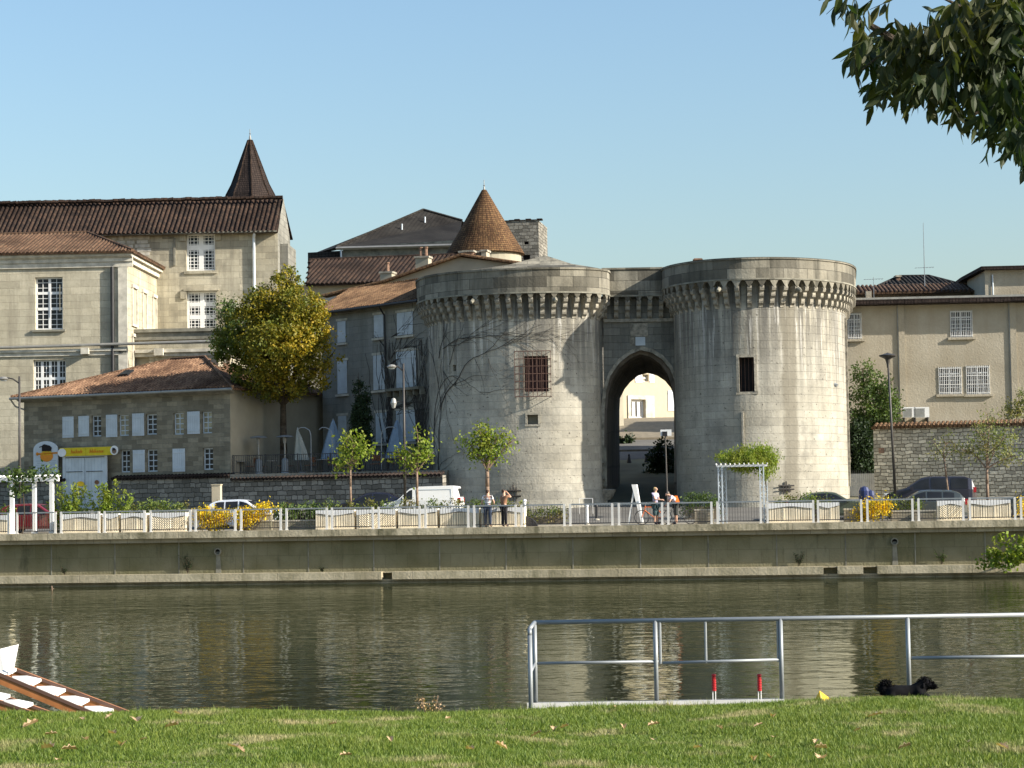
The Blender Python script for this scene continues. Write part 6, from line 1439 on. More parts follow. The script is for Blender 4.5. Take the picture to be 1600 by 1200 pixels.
# ---------- cars
def car(label, px, y, L, H, W, kind, paint, flip=False, ang=0, name='parked_car', cat='car', group='cars parked beyond the quay railing', rack=False, z=None):
    F = qf(px, y, z); F = Fr(F.o.x, F.o.y, F.o.z, QZ + R(ang)); T = thing(name, label, cat, F, group); s = -1 if flip else 1
    # roof line and bonnet line along the length (0 nose .. 1 tail)
    prof = {'hatch': [(0, .42), (.02, .52), (.10, .60), (.24, .66), (.29, .70), (.44, .96), (.52, 1), (.80, .98), (.90, .90), (.985, .62), (1, .45)],
            'sedan': [(0, .40), (.02, .52), (.12, .60), (.26, .66), (.30, .69), (.44, .95), (.52, 1), (.68, .98), (.84, .74), (.97, .68), (1, .45)],
            'mpv': [(0, .42), (.02, .50), (.10, .58), (.20, .64), (.24, .68), (.40, .95), (.5, 1), (.88, .985), (.95, .9), (.99, .60), (1, .45)],
            'van': [(0, .40), (.02, .48), (.10, .56), (.19, .60), (.23, .66), (.36, .93), (.45, .98), (.9, 1), (.96, .97), (1, .5), (1.001, .35)]}[kind]
    def top(u):
        for (a, b_), (c, d) in zip(prof, prof[1:]):
            if a <= u <= c: return (b_ + (d - b_) * (u - a) / (c - a + 1e-9)) * H
        return prof[-1][1] * H
    belt = .60 * H
    def hw(u, z):
        e = min(u, 1 - u); w_ = W / 2 * (1 - .22 * max(0, 1 - e / .10) ** 2)
        if z > belt: w_ -= (.17 if kind != 'van' else .08) * (z - belt) / (H - belt) * (1 if u < .97 else 1.2)
        if z < .3: w_ -= .05
        return w_
    us = sorted({0, .015, .03, .06, .1, .15, .2, .24, .28, .32, .36, .4, .44, .48, .55, .62, .7, .76, .82, .87, .91, .95, .98, 1})
    mb = MB(); rings = []
    for u in us:
        x = (u - .5) * L * s; t_ = top(u); zl = [.2, .34, .5 * H * .8, min(belt, t_ - .06), None, t_ - .03, t_]; zl[4] = (zl[3] + t_) / 2
        q = [(x, -hw(u, z) * (1 if i < 6 else .82), z) for i, z in enumerate(zl)]; rings.append(q + [(x, -a[1], a[2]) for a in [(p[0], p[1], p[2]) for p in q[::-1]]])
    for A_, B_ in zip(rings, rings[1:]):
        for i in range(len(A_) - 1): mb.face([A_[i], A_[i + 1], B_[i + 1], B_[i]])
        mb.face([A_[-1], A_[0], B_[0], B_[-1]])
    mb.face(rings[0]); mb.face(rings[-1])
    mb.build('body', M[paint], T, True)
    # side glass, screens
    ra = {'hatch': [(.33, .52), (.54, .70), (.72, .84)], 'sedan': [(.33, .52), (.54, .70)], 'mpv': [(.29, .49), (.51, .70), (.72, .90)], 'van': [(.26, .40)]}[kind]
    for sy_ in (-1, 1):
        for (u0, u1) in ra:
            pt = []
            for u in np.linspace(u0, u1, 5): z = max(belt + .05, top(u) - .10); pt.append(((u - .5) * L * s, sy_ * (hw(u, z) + .012), z))
            lo = [((u - .5) * L * s, sy_ * (hw(u, belt + .04) + .012), belt + .04) for u in (u1, u0)]
            m2 = MB(); m2.face(pt + lo); m2.build('side_window', M['glass'], T)
    for (u0, u1, nm) in ((prof[4][0] + .01, prof[5][0] - .01, 'windscreen'), ({'hatch': .91, 'sedan': .70, 'mpv': .955, 'van': .965}[kind], {'hatch': .97, 'sedan': .83, 'mpv': .985, 'van': .985}[kind], 'rear_window')):
        pt = []
        for u in (u0, u1):
            z = top(u) + .012; pt += [((u - .5) * L * s + (0 if u < .5 else .012 * s), sg * (hw(u, z) * .78) * (1 if u == u0 else -1), z) for sg in (-1, 1)]
        m2 = MB(); m2.face(pt); m2.build(nm, M['glass'], T)
    for u in (.17, .82):
        for sy_ in (-1, 1):
            x = (u - .5) * L * s; m2 = MB(); m2.tube((x, sy_ * (W / 2 - .16), .32), (x, sy_ * (W / 2 + .01), .32), .32, n=20); o = m2.build('wheel', M['iron'], T)
            m2 = MB(); m2.tube((x, sy_ * (W / 2), .32), (x, sy_ * (W / 2 + .025), .32), .20, n=12); m2.build('rim', M['zinc'], o)
    for sy_ in (-1, 1):
        m2 = MB(); x = (.985 - .5) * L * s; zz = .58 * H; m2.box(min(x - .1 * s, x + .04 * s), max(x - .1 * s, x + .04 * s), sy_ * W * .40 - .10, sy_ * W * .40 + .10, zz - .12, zz + .14); m2.build('tail_light', M['redpaint'], T)
        m2 = MB(); x = (.03 - .5) * L * s; m2.box(min(x - .06, x + .1), max(x - .06, x + .1), sy_ * W * .36 - .16, sy_ * W * .36 + .12, .50 * H - .08, .50 * H + .04); m2.build('headlight', M['white'], T)
        m2 = MB(); x = (.30 - .5) * L * s; m2.box(x - .08, x + .08, sy_ * (W / 2 + .02) - .0, sy_ * (W / 2 + .02) + sy_ * .14, belt + .02, belt + .17); m2.build('wing_mirror', M[paint], T)
    if kind == 'van':
        m2 = MB()
        for a in (-.012,): pass
        yy = -(W / 2 + .008)
        for (u0, u1, z) in ((.50, .565, H * .80), (.575, .64, H * .805)): m2.box(min((u0 - .5) * L * s, (u1 - .5) * L * s), max((u0 - .5) * L * s, (u1 - .5) * L * s), yy + .055, yy + .06, z - .03, z + .03)
        m2.build('side_lettering', M['greytext'], T)
        m2 = MB(); xa, xb = (.45 - .5) * L * s, (.88 - .5) * L * s; za, zb = belt - .2, H * .89
        for P0, P1 in (((xa, za), (xa, zb)), ((xa, zb), (xb, zb)), ((xb, zb), (xb, za))): m2.bar((P0[0], -hw(.5, P0[1]) - .006, P0[1]), (P1[0], -hw(.5, P1[1]) - .006, P1[1]), .02)
        m2.build('door_seam', M['greytext'], T)
    return T
for nm, c_ in (('car_silver', (.62, .66, .72)), ('car_red', (.15, .012, .018)), ('car_black', (.018, .018, .03)), ('car_white', (.80, .80, .78)), ('car_grey', (.05, .06, .06)), ('car_green', (.06, .075, .05)), ('car_blue', (.02, .03, .10))):
    m, t, b = new_mat(nm); b.inputs['Base Color'].default_value = col(c_); b.inputs['Roughness'].default_value = .3; b.inputs['Coat Weight'].default_value = .5; M[nm] = m
car('red hatchback parked behind the left pergola', 60, 4.6, 3.9, 1.45, 1.65, 'hatch', 'car_red', True)
car('pale silver hatchback parked behind the yellow bushes', 382, 8.3, 3.9, 1.48, 1.65, 'hatch', 'car_silver', True)
car('dark saloon car parked left of the white van', 583, 12, 4.7, 1.44, 1.75, 'sedan', 'car_black')
car('white panel van parked behind the hedge', 661, 10.5, 4.1, 1.82, 1.7, 'van', 'car_white', name='panel_van', cat='van')
car('dark olive saloon parked right of the iron wall tie', 1296, 8.4, 4.4, 1.40, 1.7, 'sedan', 'car_green', True)
car('black people carrier parked before the rubble garden wall', 1452, 12.6, 4.6, 1.72, 1.8, 'mpv', 'car_black')
car('low dark grey car in front of the people carrier', 1442, 5.2, 4.1, 1.42, 1.7, 'hatch', 'car_grey')
car('greenish car half outside the right picture edge', 1618, 8, 4.3, 1.5, 1.7, 'hatch', 'car_grey')
F = qf(1350, 15.5); T = thing('covered_scooter', 'small blue covered scooter in front of the spiked gate', 'scooter', F)
mb = MB(); mb.lathe([(.24, .25), (.30, .5), (.30, .8), (.22, .98), (.001, 1.05)], (0, 0, 0), 12); mb.lathe([(.2, .3), (.24, .55), (.2, .78), (.001, .86)], (.32, .1, 0), 12); mb.build('cover', M['car_blue'], T, True)
for x in (-.1, .45): mb = MB(); mb.tube((x, -.05, .2), (x, .05, .2), .2, n=14); mb.build('wheel', M['iron'], T)

# ---------- terrace furniture
def tf(px, y): x = FT.x(px, y); p = FT.w(x, y, zt2 + .0); return Fr(p.x, p.y, p.z, FT.rz)
for px, lab in ((405, 'left of the two steel patio heaters on the terrace'), (446, 'right steel patio heater beside the tree trunk')):
    F = tf(px, 1.5); T = thing('patio_heater', lab, 'patio heater', F, 'patio heaters on the terrace')
    mb = MB(); mb.lathe([(.26, 0), (.26, .04), (.22, .08), (.2, .75), (.12, .85), (.10, .88)], (0, 0, 0), 14); mb.build('gas_housing', M['galv'], T, True)
    mb = MB(); mb.tube((0, 0, .85), (0, 0, 1.75), .045); mb.lathe([(.09, 1.72), (.12, 1.95), (.10, 2.08)], (0, 0, 0), 12); mb.build('column', M['zinc'], T)
    mb = MB(); mb.lathe([(.52, 2.06), (.42, 2.13), (.1, 2.18), (.001, 2.19)], (0, 0, 0), 18); mb.build('reflector_hood', M['galv'], T)
def parasol(label, px0, px1, top, y, px_apex, mat):
    F = tf((px0 + px1) / 2, y); T = thing('folded_parasol', label, 'parasol', F, 'folded parasols on the terrace')
    x0, x1, xa = F.x(px0), F.x(px1), F.x(px_apex); zt_ = F.hit(px_apex, top)[1]; mb = MB(); n = 12
    r_ = (x1 - x0) / 2; cx = (x0 + x1) / 2
    def ringp(f, z, cxx): return [(cxx + (r_ * f * (1 + .14 * (-1) ** k)) * math.cos(2 * math.pi * k / n), r_ * f * (1 + .14 * (-1) ** k) * math.sin(2 * math.pi * k / n), z) for k in range(n)]
    rr = [ringp(1, .75, cx), ringp(.72, .75 + (zt_ - .75) * .35, cx * .7 + xa * .3), ringp(.4, .75 + (zt_ - .75) * .7, cx * .3 + xa * .7), ringp(.12, zt_ - .12, xa)]
    for A_, B_ in zip(rr, rr[1:]):
        for k in range(n): mb.face([A_[k], A_[(k + 1) % n], B_[(k + 1) % n], B_[k]])
    for k in range(n): mb.face([rr[-1][k], rr[-1][(k + 1) % n], (xa, 0, zt_)])
    mb.build('canopy', M[mat], T); mb = MB(); mb.tube((cx, 0, 0), (xa, 0, zt_ + .05), .03); mb.lathe([(.3, 0), (.28, .06), (.05, .1)], (cx, 0, 0), 12); mb.build('pole', M['galv'], T)
M['canvas_b'] = plain('blue_grey_canvas', (.17, .23, .30), .9); M['canvas_w'] = plain('cream_canvas', (.32, .33, .29), .9)
parasol('cream folded parasol beside the tree trunk', 461, 483, 669, 2.2, 466, 'canvas_w'); parasol('blue grey folded parasol with a peaked top, left of the cypress', 503, 538, 655, 2.6, 522, 'canvas_b')
parasol('blue folded parasol behind the young tree at right', 604, 640, 655, 2.6, 622, 'canvas_b')
for px, pe, lab in ((487, 467, 'thin hooked steel pole arching over the cream parasol'), (520, 500, 'thin hooked steel pole left of the blue grey parasol'), (597, 620, 'thin hooked steel pole left of the right parasol')):
    F = tf(px, .7); T = thing('hooked_pole', lab, 'pole', F, 'hooked poles on the terrace'); xe = F.x(pe); z1 = F.hit(px, 668)[1]; s_ = 1 if xe > 0 else -1
    mb = MB(); mb.path([(0, 0, 0), (0, 0, z1 - .45), (s_ * .08, 0, z1 - .15), (xe * .45, 0, z1), (xe * .8, 0, z1 + .02), (xe, 0, z1 - .1)], .028); mb.build('curved_tube', M['galv'], T)
    mb = MB(); mb.lathe([(.12, 0), (.11, .04), (.03, .07)], (0, 0, 0), 10); mb.build('base', M['iron'], T)
# cafe tables and chairs
cf = tf(380, 1.2); ch = thing('cafe_chair', 'x', 'chair', cf, 'dark cafe chairs on the terrace')
mb = MB(); mb.box(-.22, .22, -.22, .22, .43, .47); mb.build('seat', M['wood_red'], ch)
mb = MB(); mb.box(-.22, .22, .20, .23, .62, .92); mb.build('backrest', M['wood_red'], ch)
for a, b2, h_ in ((-.2, -.2, .45), (.2, -.2, .45), (-.2, .215, .92), (.2, .215, .92)): mb = MB(); mb.tube((a, b2, 0), (a, b2, h_ - .02), .015, n=5); mb.build('leg', M['iron'], ch)
ct = thing('cafe_table', 'x', 'table', cf, 'small cafe tables on the terrace')
mb = MB(); mb.lathe([(.001, .73), (.4, .73), (.4, .76), (.001, .76)], (0, 0, 0), 16); mb.build('table_top', M['zinc'], ct); mb = MB(); mb.tube((0, 0, .03), (0, 0, .73), .03); mb.lathe([(.22, 0), (.2, .03), (.03, .06)], (0, 0, 0), 12); mb.build('pedestal', M['iron'], ct)
spots = [(376, 'near the stone house wall'), (425, 'between the two patio heaters'), (470, 'below the cream parasol'), (505, 'below the blue grey parasol'), (536, 'left of the young golden tree'), (572, 'in front of the cypress'), (606, 'below the right parasol'), (655, 'at the tower end of the terrace')]
for i, (px, lab) in enumerate(spots):
    F = tf(px, 1.3 + (i % 3) * .5); o = ct if i == 0 else copy_tree(ct); o.matrix_world = F.M; o['label'] = 'round cafe table ' + lab
    for j, (dx, rz_, s_) in enumerate(((-.62, R(90), 'left'), (.62, R(-90), 'right'))):
        p = F.w(dx, rnd.uniform(-.15, .15), 0); o = ch if i == 0 and j == 0 else copy_tree(ch); o.matrix_world = Fr(p.x, p.y, p.z, F.rz + rz_ + rnd.uniform(-.4, .4)).M
        o['label'] = 'dark cafe chair on the %s of the table %s' % (s_, lab)

# ---------- people
for nm, c_ in (('skin', (.55, .33, .23)), ('hair_brown', (.05, .025, .015)), ('hair_blond', (.42, .30, .13)), ('hair_grey', (.16, .14, .12)), ('denim', (.035, .055, .10)), ('trousers_black', (.015, .014, .018)), ('shirt_brown', (.22, .11, .06)), ('shirt_white', (.75, .74, .74)), ('shirt_navy', (.03, .03, .06)), ('top_lilac', (.42, .38, .52)), ('skirt_teal', (.05, .10, .11)), ('shirt_pink', (.72, .62, .68)), ('shorts_dark', (.05, .055, .05)), ('bag_orange', (.80, .16, .02)), ('shoe', (.02, .02, .03))): M[nm] = plain(nm, c_, .8, var=.08)
def skin(name, pts, edges, mat, parent, sub=1):
    me = bpy.data.meshes.new(name); me.from_pydata([p[:3] for p in pts], edges, []); o = bpy.data.objects.new(name, me); sc.collection.objects.link(o); o.parent = parent
    md = o.modifiers.new('skin', 'SKIN'); md.use_smooth_shade = True
    for i, p in enumerate(pts): d = me.skin_vertices[0].data[i]; d.radius = (p[3], p[4] if len(p) > 4 else p[3]); d.use_root = (i == 0)
    sb = o.modifiers.new('sub', 'SUBSURF'); sb.levels = sub; sb.render_levels = sub; me.materials.append(M[mat]); return o
def person(label, px, y, face, J, top_mat, leg_mat, hair, hair_long=False, shorts=0, short_sleeve=True, z=DECK, group='people standing at the quay railing'):
    """face: heading in degrees, 0 = looking right in the photo, 90 = away from us. J: joints, x forward, y left, z up"""
    F = qf(px, y, z); F = Fr(F.o.x, F.o.y, F.o.z, QZ + R(face)); T = thing('person', label, 'person', F, group)
    j = dict(pelvis=(0, 0, .95), waist=(0, 0, 1.10), chest=(0, 0, 1.32), neck=(0, 0, 1.48), head0=(.01, 0, 1.56), head=(.02, 0, 1.64), crown=(.01, 0, 1.73),
             shl=(0, .19, 1.42), ell=(0, .25, 1.14), hal=(.03, .27, .90), shr=(0, -.19, 1.42), elr=(0, -.25, 1.14), har=(.03, -.27, .90),
             hil=(0, .10, .90), knl=(.02, .11, .50), anl=(0, .12, .09), tol=(.16, .13, .04), hir=(0, -.10, .90), knr=(.02, -.11, .50), anr=(0, -.12, .09), tor=(.16, -.13, .04)); j.update(J)
    names = ['pelvis', 'waist', 'chest', 'neck', 'head0', 'head', 'crown', 'shl', 'ell', 'hal', 'shr', 'elr', 'har', 'hil', 'knl', 'anl', 'tol', 'hir', 'knr', 'anr', 'tor']
    rad = dict(pelvis=.12, waist=.11, chest=.13, neck=.055, head0=.06, head=.095, crown=.06, shl=.05, ell=.04, hal=.03, shr=.05, elr=.04, har=.03, hil=.085, knl=.055, anl=.04, tol=.03, hir=.085, knr=.055, anr=.04, tor=.03)
    E = [('pelvis', 'waist'), ('waist', 'chest'), ('chest', 'neck'), ('neck', 'head0'), ('head0', 'head'), ('head', 'crown'), ('chest', 'shl'), ('shl', 'ell'), ('ell', 'hal'), ('chest', 'shr'), ('shr', 'elr'), ('elr', 'har'), ('pelvis', 'hil'), ('hil', 'knl'), ('knl', 'anl'), ('anl', 'tol'), ('pelvis', 'hir'), ('hir', 'knr'), ('knr', 'anr'), ('anr', 'tor')]
    pts = [(*j[n], rad[n]) for n in names]; ed = [(names.index(a), names.index(b_)) for a, b_ in E]
    # fingers and nose
    for s_ in ('l', 'r'):
        h = Vector(j['ha' + s_]); d = (h - Vector(j['el' + s_])).normalized(); side = d.orthogonal().normalized(); b0 = names.index('ha' + s_)
        pts.append((*(h + d * .05), .026)); hb = len(pts) - 1; ed.append((b0, hb))
        for k in range(4): pts.append((*(h + d * (.12 + .012 * (k in (1, 2))) + side * (.022 * (k - 1.5))), .008)); ed.append((hb, len(pts) - 1))
        pts.append((*(h + d * .06 + side * .05), .009)); ed.append((hb, len(pts) - 1))
    hd = Vector(j['head']); fw = (Vector(j.get('look', (1, 0, 0)))).normalized()
    pts.append((*(hd + fw * .105 + Vector((0, 0, -.02))), .014)); ed.append((names.index('head'), len(pts) - 1))
    skin('body', pts, ed, 'skin', T)
    mb = MB(); sd_ = Vector((-fw.y, fw.x, 0)).normalized()
    for s_ in (-1, 1): c_ = hd + fw * .088 + sd_ * s_ * .034 + Vector((0, 0, .015)); mb.lathe([(.001, -.009), (.009, 0), (.001, .009)], tuple(c_), 6); 
    mb.build('eyes', M['shoe'], T)
    def sub(nm, ns, es, mat, k=1.0, add=.018, cut={}):
        q = [(*(cut.get(n, j[n])), rad[n] * k + add) for n in ns]; return skin(nm, q, [(ns.index(a), ns.index(b_)) for a, b_ in es], mat, T)
    cut = {}; 
    if short_sleeve:
        for s_ in ('l', 'r'): cut['el' + s_] = tuple(Vector(j['sh' + s_]).lerp(Vector(j['el' + s_]), .6))
    sub('shirt', ['pelvis', 'waist', 'chest', 'shl', 'ell', 'shr', 'elr'], [('pelvis', 'waist'), ('waist', 'chest'), ('chest', 'shl'), ('shl', 'ell'), ('chest', 'shr'), ('shr', 'elr')], top_mat, cut=cut, add=.022)
    cut = {}
    for s_ in ('l', 'r'):
        if shorts: cut['an' + s_] = tuple(Vector(j['kn' + s_]).lerp(Vector(j['an' + s_]), .25))
    P0 = dict(j); j2 = cut
    sub('trousers' if not shorts else 'shorts', ['pelvis', 'hil', 'knl', 'anl', 'hir', 'knr', 'anr'], [('pelvis', 'hil'), ('hil', 'knl'), ('knl', 'anl'), ('pelvis', 'hir'), ('hir', 'knr'), ('knr', 'anr')], leg_mat, cut=cut, add=.028 if not shorts else .035)
    for s_ in ('l', 'r'): skin('shoe', [(*j['an' + s_], .045), (*j['to' + s_], .042)], [(0, 1)], 'shoe', T)
    c_ = Vector(j['crown']); h0 = Vector(j['head']); bk = -fw
    q = [(*(c_ + bk * .02 + Vector((0, 0, .01))), .085), (*(h0 + bk * .05 + Vector((0, 0, .02))), .085), (*(h0 + bk * .07 + Vector((0, 0, -.07))), .06)]
    if hair_long: q.append((*(h0 + bk * .08 + Vector((0, 0, -.17))), .06))
    skin('hair', q, [(i, i + 1) for i in range(len(q) - 1)], hair, T); return T
p1 = person('person with black and white striped top and dark jeans seen from behind, leaning on nothing'.replace(', leaning on nothing', ''), 762, .85, 80, dict(ell=(.02, .30, 1.16), hal=(.12, .24, .98), elr=(.02, -.30, 1.16), har=(.12, -.24, .98), knl=(.03, .12, .5), knr=(.0, -.12, .5)), 'shirt_white', 'denim', 'hair_brown')
mb = MB()
for zz in (1.02, 1.10, 1.20, 1.27): mb.lathe([(.150, zz), (.158, zz + .015), (.150, zz + .03)], (0, 0, 0), 18)
mb.lathe([(.155, .93), (.165, .97), (.155, 1.01)], (0, 0, 0), 18); mb.build('stripes', M['shirt_navy'], p1)
person('person in a brown shirt and black trousers raising a camera', 787, .85, 60, dict(chest=(.03, 0, 1.30), shl=(.05, .17, 1.42), shr=(.03, -.19, 1.42), ell=(.30, .16, 1.38), hal=(.20, .08, 1.58), elr=(.30, -.20, 1.38), har=(.22, -.06, 1.58), knl=(.06, .09, .50), anl=(-.04, .06, .09), tol=(.12, .05, .04), hir=(0, -.1, .9), knr=(.0, -.12, .5)), 'shirt_brown', 'trousers_black', 'hair_brown')
person('blond person in a lilac top and teal skirt beside a bicycle', 1024, .95, -25, dict(head=(.03, 0, 1.63), ell=(.04, .27, 1.16), hal=(.28, .20, 1.12), elr=(.10, -.22, 1.16), har=(.36, -.12, 1.14)), 'top_lilac', 'skirt_teal', 'hair_blond', shorts=1)
p4 = person('stooping person with grey hair, white and pink top and orange rucksack', 1056, .95, 195, dict(waist=(.02, 0, 1.06), chest=(.16, 0, 1.22), neck=(.27, 0, 1.33), head0=(.33, 0, 1.37), head=(.40, 0, 1.40), crown=(.44, 0, 1.48), look=(.8, 0, -.6), shl=(.22, .19, 1.29), shr=(.22, -.19, 1.29), ell=(.34, .24, 1.06), hal=(.44, .16, .95), elr=(.30, -.24, 1.04), har=(.42, -.18, .92)), 'shirt_pink', 'shorts_dark', 'hair_grey', shorts=1)
rp = MB(); rp.hexa([(-.16, -.15, .98), (.02, -.15, .96), (.02, .15, .96), (-.16, .15, .98), (-.04, -.14, 1.32), (.10, -.14, 1.30), (.10, .14, 1.30), (-.04, .14, 1.32)])
o = rp.build('rucksack', M['bag_orange'], None, False, Fr(*p4.matrix_world.translation, QZ + R(195))); tag(o, 'orange rucksack on the back of the stooping person', 'rucksack')
# ---------- bicycles
def bicycle(label, px, y, face, frame_mat):
    F = qf(px, y, DECK); F = Fr(F.o.x, F.o.y, F.o.z, QZ + R(face)); T = thing('bicycle', label, 'bicycle', F, 'bicycles with the two cyclists')
    for x in (-.52, .52):
        mb = MB(); n = 22
        for k in range(n):
            a, b_ = 2 * math.pi * k / n, 2 * math.pi * (k + 1) / n; mb.tube((x + .33 * math.cos(a), 0, .34 + .33 * math.sin(a)), (x + .33 * math.cos(b_), 0, .34 + .33 * math.sin(b_)), .020, n=5, caps=False)
        o = mb.build('wheel', M['iron'], T); mb = MB()
        for k in range(14): a = 2 * math.pi * k / 14; mb.tube((x, 0, .34), (x + .31 * math.cos(a), 0, .34 + .31 * math.sin(a)), .003, n=3)
        mb.tube((x, -.05, .34), (x, .05, .34), .03); mb.build('spokes', M['galv'], o)
    mb = MB(); bb, st_, hd_ = (-.08, 0, .30), (-.22, 0, .80), (.36, 0, .82)
    for a, b_ in ((bb, st_), (bb, (.39, 0, .68)), (st_, hd_), ((-.52, 0, .34), bb), ((-.52, 0, .34), (-.2, 0, .74)), ((.35, 0, .88), (.42, 0, .6)), ((.42, 0, .6), (.52, 0, .34))): mb.tube(a, b_, .018)
    mb.build('frame', M[frame_mat], T)
    mb = MB(); mb.tube((-.22, 0, .8), (-.25, 0, .93), .014); mb.hexa([(-.38, -.09, .93), (-.12, -.03, .93), (-.12, .03, .93), (-.38, .09, .93), (-.38, -.09, .97), (-.12, -.02, .97), (-.12, .02, .97), (-.38, .09, .97)]); mb.build('saddle', M['iron'], T)
    mb = MB(); mb.tube((.35, 0, .86), (.33, 0, 1.0), .014); mb.path([(.2, -.28, 1.0), (.33, -.2, 1.02), (.33, .2, 1.02), (.2, .28, 1.0)], .014); mb.build('handlebar', M['galv'], T)
    mb = MB(); mb.lathe([(.001, -.02), (.09, 0), (.001, .02)], (-.08, 0, .3), 10); mb.tube((-.08, -.12, .3), (.05, -.12, .2), .012); mb.tube((-.08, .12, .3), (-.2, .12, .4), .012); mb.build('cranks', M['galv'], T)
    return T
b1 = bicycle('orange bicycle held by the blond person', 1020, 1.55, 182, 'bag_orange'); bicycle('dark bicycle beside the stooping person', 1062, 1.6, 205, 'car_grey')
# plants on the quay wall
for i, (px, py, hh, lab, mt) in enumerate(((95, 893, .5, 'small dark fern on the quay ledge far left', 'leaf_dark'), (288, 893, 1.15, 'tall dark fern tuft growing left of the left drain outlet', 'leaf_dark'), (499, 893, .3, 'tiny dark tuft on the quay ledge below the low planters', 'leaf_dark'), (1246, 884, .8, 'thin bare tuft on the quay ledge under the right pergola', 'leaf_dark'), (1470, 882, .75, 'small green weed on the quay ledge right of the drain outlet', 'leaf_green'))):
    F = Fr(*Q.w(Q.x(px), .5, .45), QZ); T = thing('wall_fern', lab, 'plant', F, 'plants rooted on the quay ledge'); mb = MB(); P = []
    for k in range(12):
        a = rnd.uniform(-.5, .5); h_ = hh * rnd.uniform(.5, 1); mb.path([(0, 0, 0), (a * h_ * .5, -.05, h_ * .6), (a * h_, -.1, h_)], .008, 4, .003)
        for q in range(int(14 * hh) + 3): t_ = rnd.uniform(.3, 1); P.append((a * h_ * t_ + rnd.gauss(0, .03), -.08 * t_, h_ * t_))
    mb.build('stems', M['bark'], T); v, f = leaves(np.array(P), .09, rs, 3); np_mesh('foliage', v, f, M[mt], T)
F = Fr(*Q.w(Q.x(1590), .3, .3), QZ); T = thing('wall_bush', 'bright green leafy bush growing from the quay wall at right', 'bush', F)
v, f = crown([PB(F, 1592, 868, 95.5, 26, 12), PB(F, 1575, 878, 95.5, 14, 10), PB(F, 1563, 842, 95.5, 9, 8), PB(F, 1585, 840, 95.5, 7, 6), PB(F, 1605, 855, 95.5, 22, 18), PB(F, 1555, 872, 96, 26, 16)], 900, .20, rs, .3, 8); np_mesh('foliage', v, f, M['leaf_fresh'], T)
mb = MB(); 
for px, py in ((1592, 868), (1563, 842), (1585, 840), (1605, 855)): e = F.l(at(px, py, 95.5)); mb.path([(0, 0, 0), (e.x * .5, e.y * .5, e.z * .6), tuple(e)], .03, 5, .01)
mb.build('stems', M['bark'], T)
F = Fr(X_(78, 98), 98.5, WZ - .3, 0); mb = MB(); mb.tube((0, 0, 0), (-.04, 0, .52), .022, n=6); mb.tube((-.03, 0, .45), (.06, 0, .36), .014, n=5); o = mb.build('mooring_stick', M['bark_l'], None, False, F); tag(o, 'thin pale stick standing in the water far left', 'stick')

# ================================================================ NEAR BANK
GZ = 2.0; CR = 17.0                        # lawn level, distance of its crest
rg = np.random.RandomState(9)
def lawn_h(x, y):
    e = np.clip((y - (CR - .6)) / 4.2, 0, 1); return GZ - 2.4 * e ** 1.5 + .02 * np.sin(x * 1.1 + y * .7) + .012 * np.sin(x * 2.7 - y * 1.9)
m, t, b = new_mat('lawn_soil'); M['soil'] = m
o = mix(t, ramp(t, noise(t, 1.1, detail=6), .4, .62), (.085, .13, .02), (.13, .15, .03)); o = mix(t, ramp(t, noise(t, .8, detail=6, sc3=(.5, 1.6, 1)), .56, .66), o, (.32, .26, .13)); o = mix(t, ramp(t, noise(t, 30), .4, .7, (0, 0, 0), (.5,) * 3), o, (.05, .06, .015))
t.links.new(o, b.inputs['Base Color']); b.inputs['Roughness'].default_value = 1; bump(t, b, noise(t, 25), .03)
xs = np.concatenate([np.linspace(-60, -7, 54), np.linspace(-6.8, 6.8, 69), np.linspace(7, 60, 54)]); ys = np.concatenate([np.linspace(-20, 10, 11), np.linspace(10.5, 22, 47)])
V = []; Fc = []
for yy in ys:
    for xx in xs: V.append((xx, yy, float(lawn_h(xx, yy))))
nx = len(xs)
for j in range(len(ys) - 1):
    for i in range(nx - 1): k = j * nx + i; Fc.append((k, k + 1, k + nx + 1, k + nx))
me = bpy.data.meshes.new('lawn'); me.from_pydata(V, [], Fc); me.materials.append(M['soil']); me.polygons.foreach_set('use_smooth', [True] * len(Fc)); o = bpy.data.objects.new('lawn', me); sc.collection.objects.link(o); o['kind'] = 'structure'
# grass blades: one object nobody could count
m, t, b = new_mat('grass_blades'); M['grass'] = m
g = N(t, 'ShaderNodeNewGeometry'); o = ramp(t, g.outputs['Random Per Island'], .0, 1.0, (.075, .14, .012), (.235, .28, .04))
o = mix(t, ramp(t, noise(t, 1.7, detail=6, sc3=(.8, 1.0, 0), rough=.6), .55, .64, (0, 0, 0), (.9,) * 3), o, (.42, .36, .18)); o = mix(t, ramp(t, noise(t, .5, detail=3, sc3=(.7, 1.4, 0)), .4, .6, (0, 0, 0), (.5,) * 3), o, mix(t, 1.0, o, (.7, .85, .6), 'MULTIPLY'))
t.links.new(o, b.inputs['Base Color']); b.inputs['Roughness'].default_value = .6; tr_ = N(t, 'ShaderNodeBsdfTranslucent'); t.links.new(o, tr_.inputs[0]); ms = N(t, 'ShaderNodeMixShader'); ms.inputs[0].default_value = .35
t.links.new(b.outputs[0], ms.inputs[1]); t.links.new(tr_.outputs[0], ms.inputs[2]); t.links.new(ms.outputs[0], t.nodes['Material Output'].inputs[0])
n = 330000; yy = 12.2 + (17.9 - 12.2) * rg.rand(n) ** .9; xx = (rg.rand(n) * 2 - 1) * (yy * .235 + .9)
dens = np.sin(xx * 3.1 + np.sin(yy * 2.3) * 2) * np.sin(yy * 2.7 + xx); hgt = (.022 + .020 * rg.rand(n)) * (1 + .35 * dens)
bare = (np.sin(xx * 1.3 + 2 * np.sin(yy * .9)) + np.sin(yy * 3.1 + xx * .6)) > 1.45; hgt[bare] *= .6
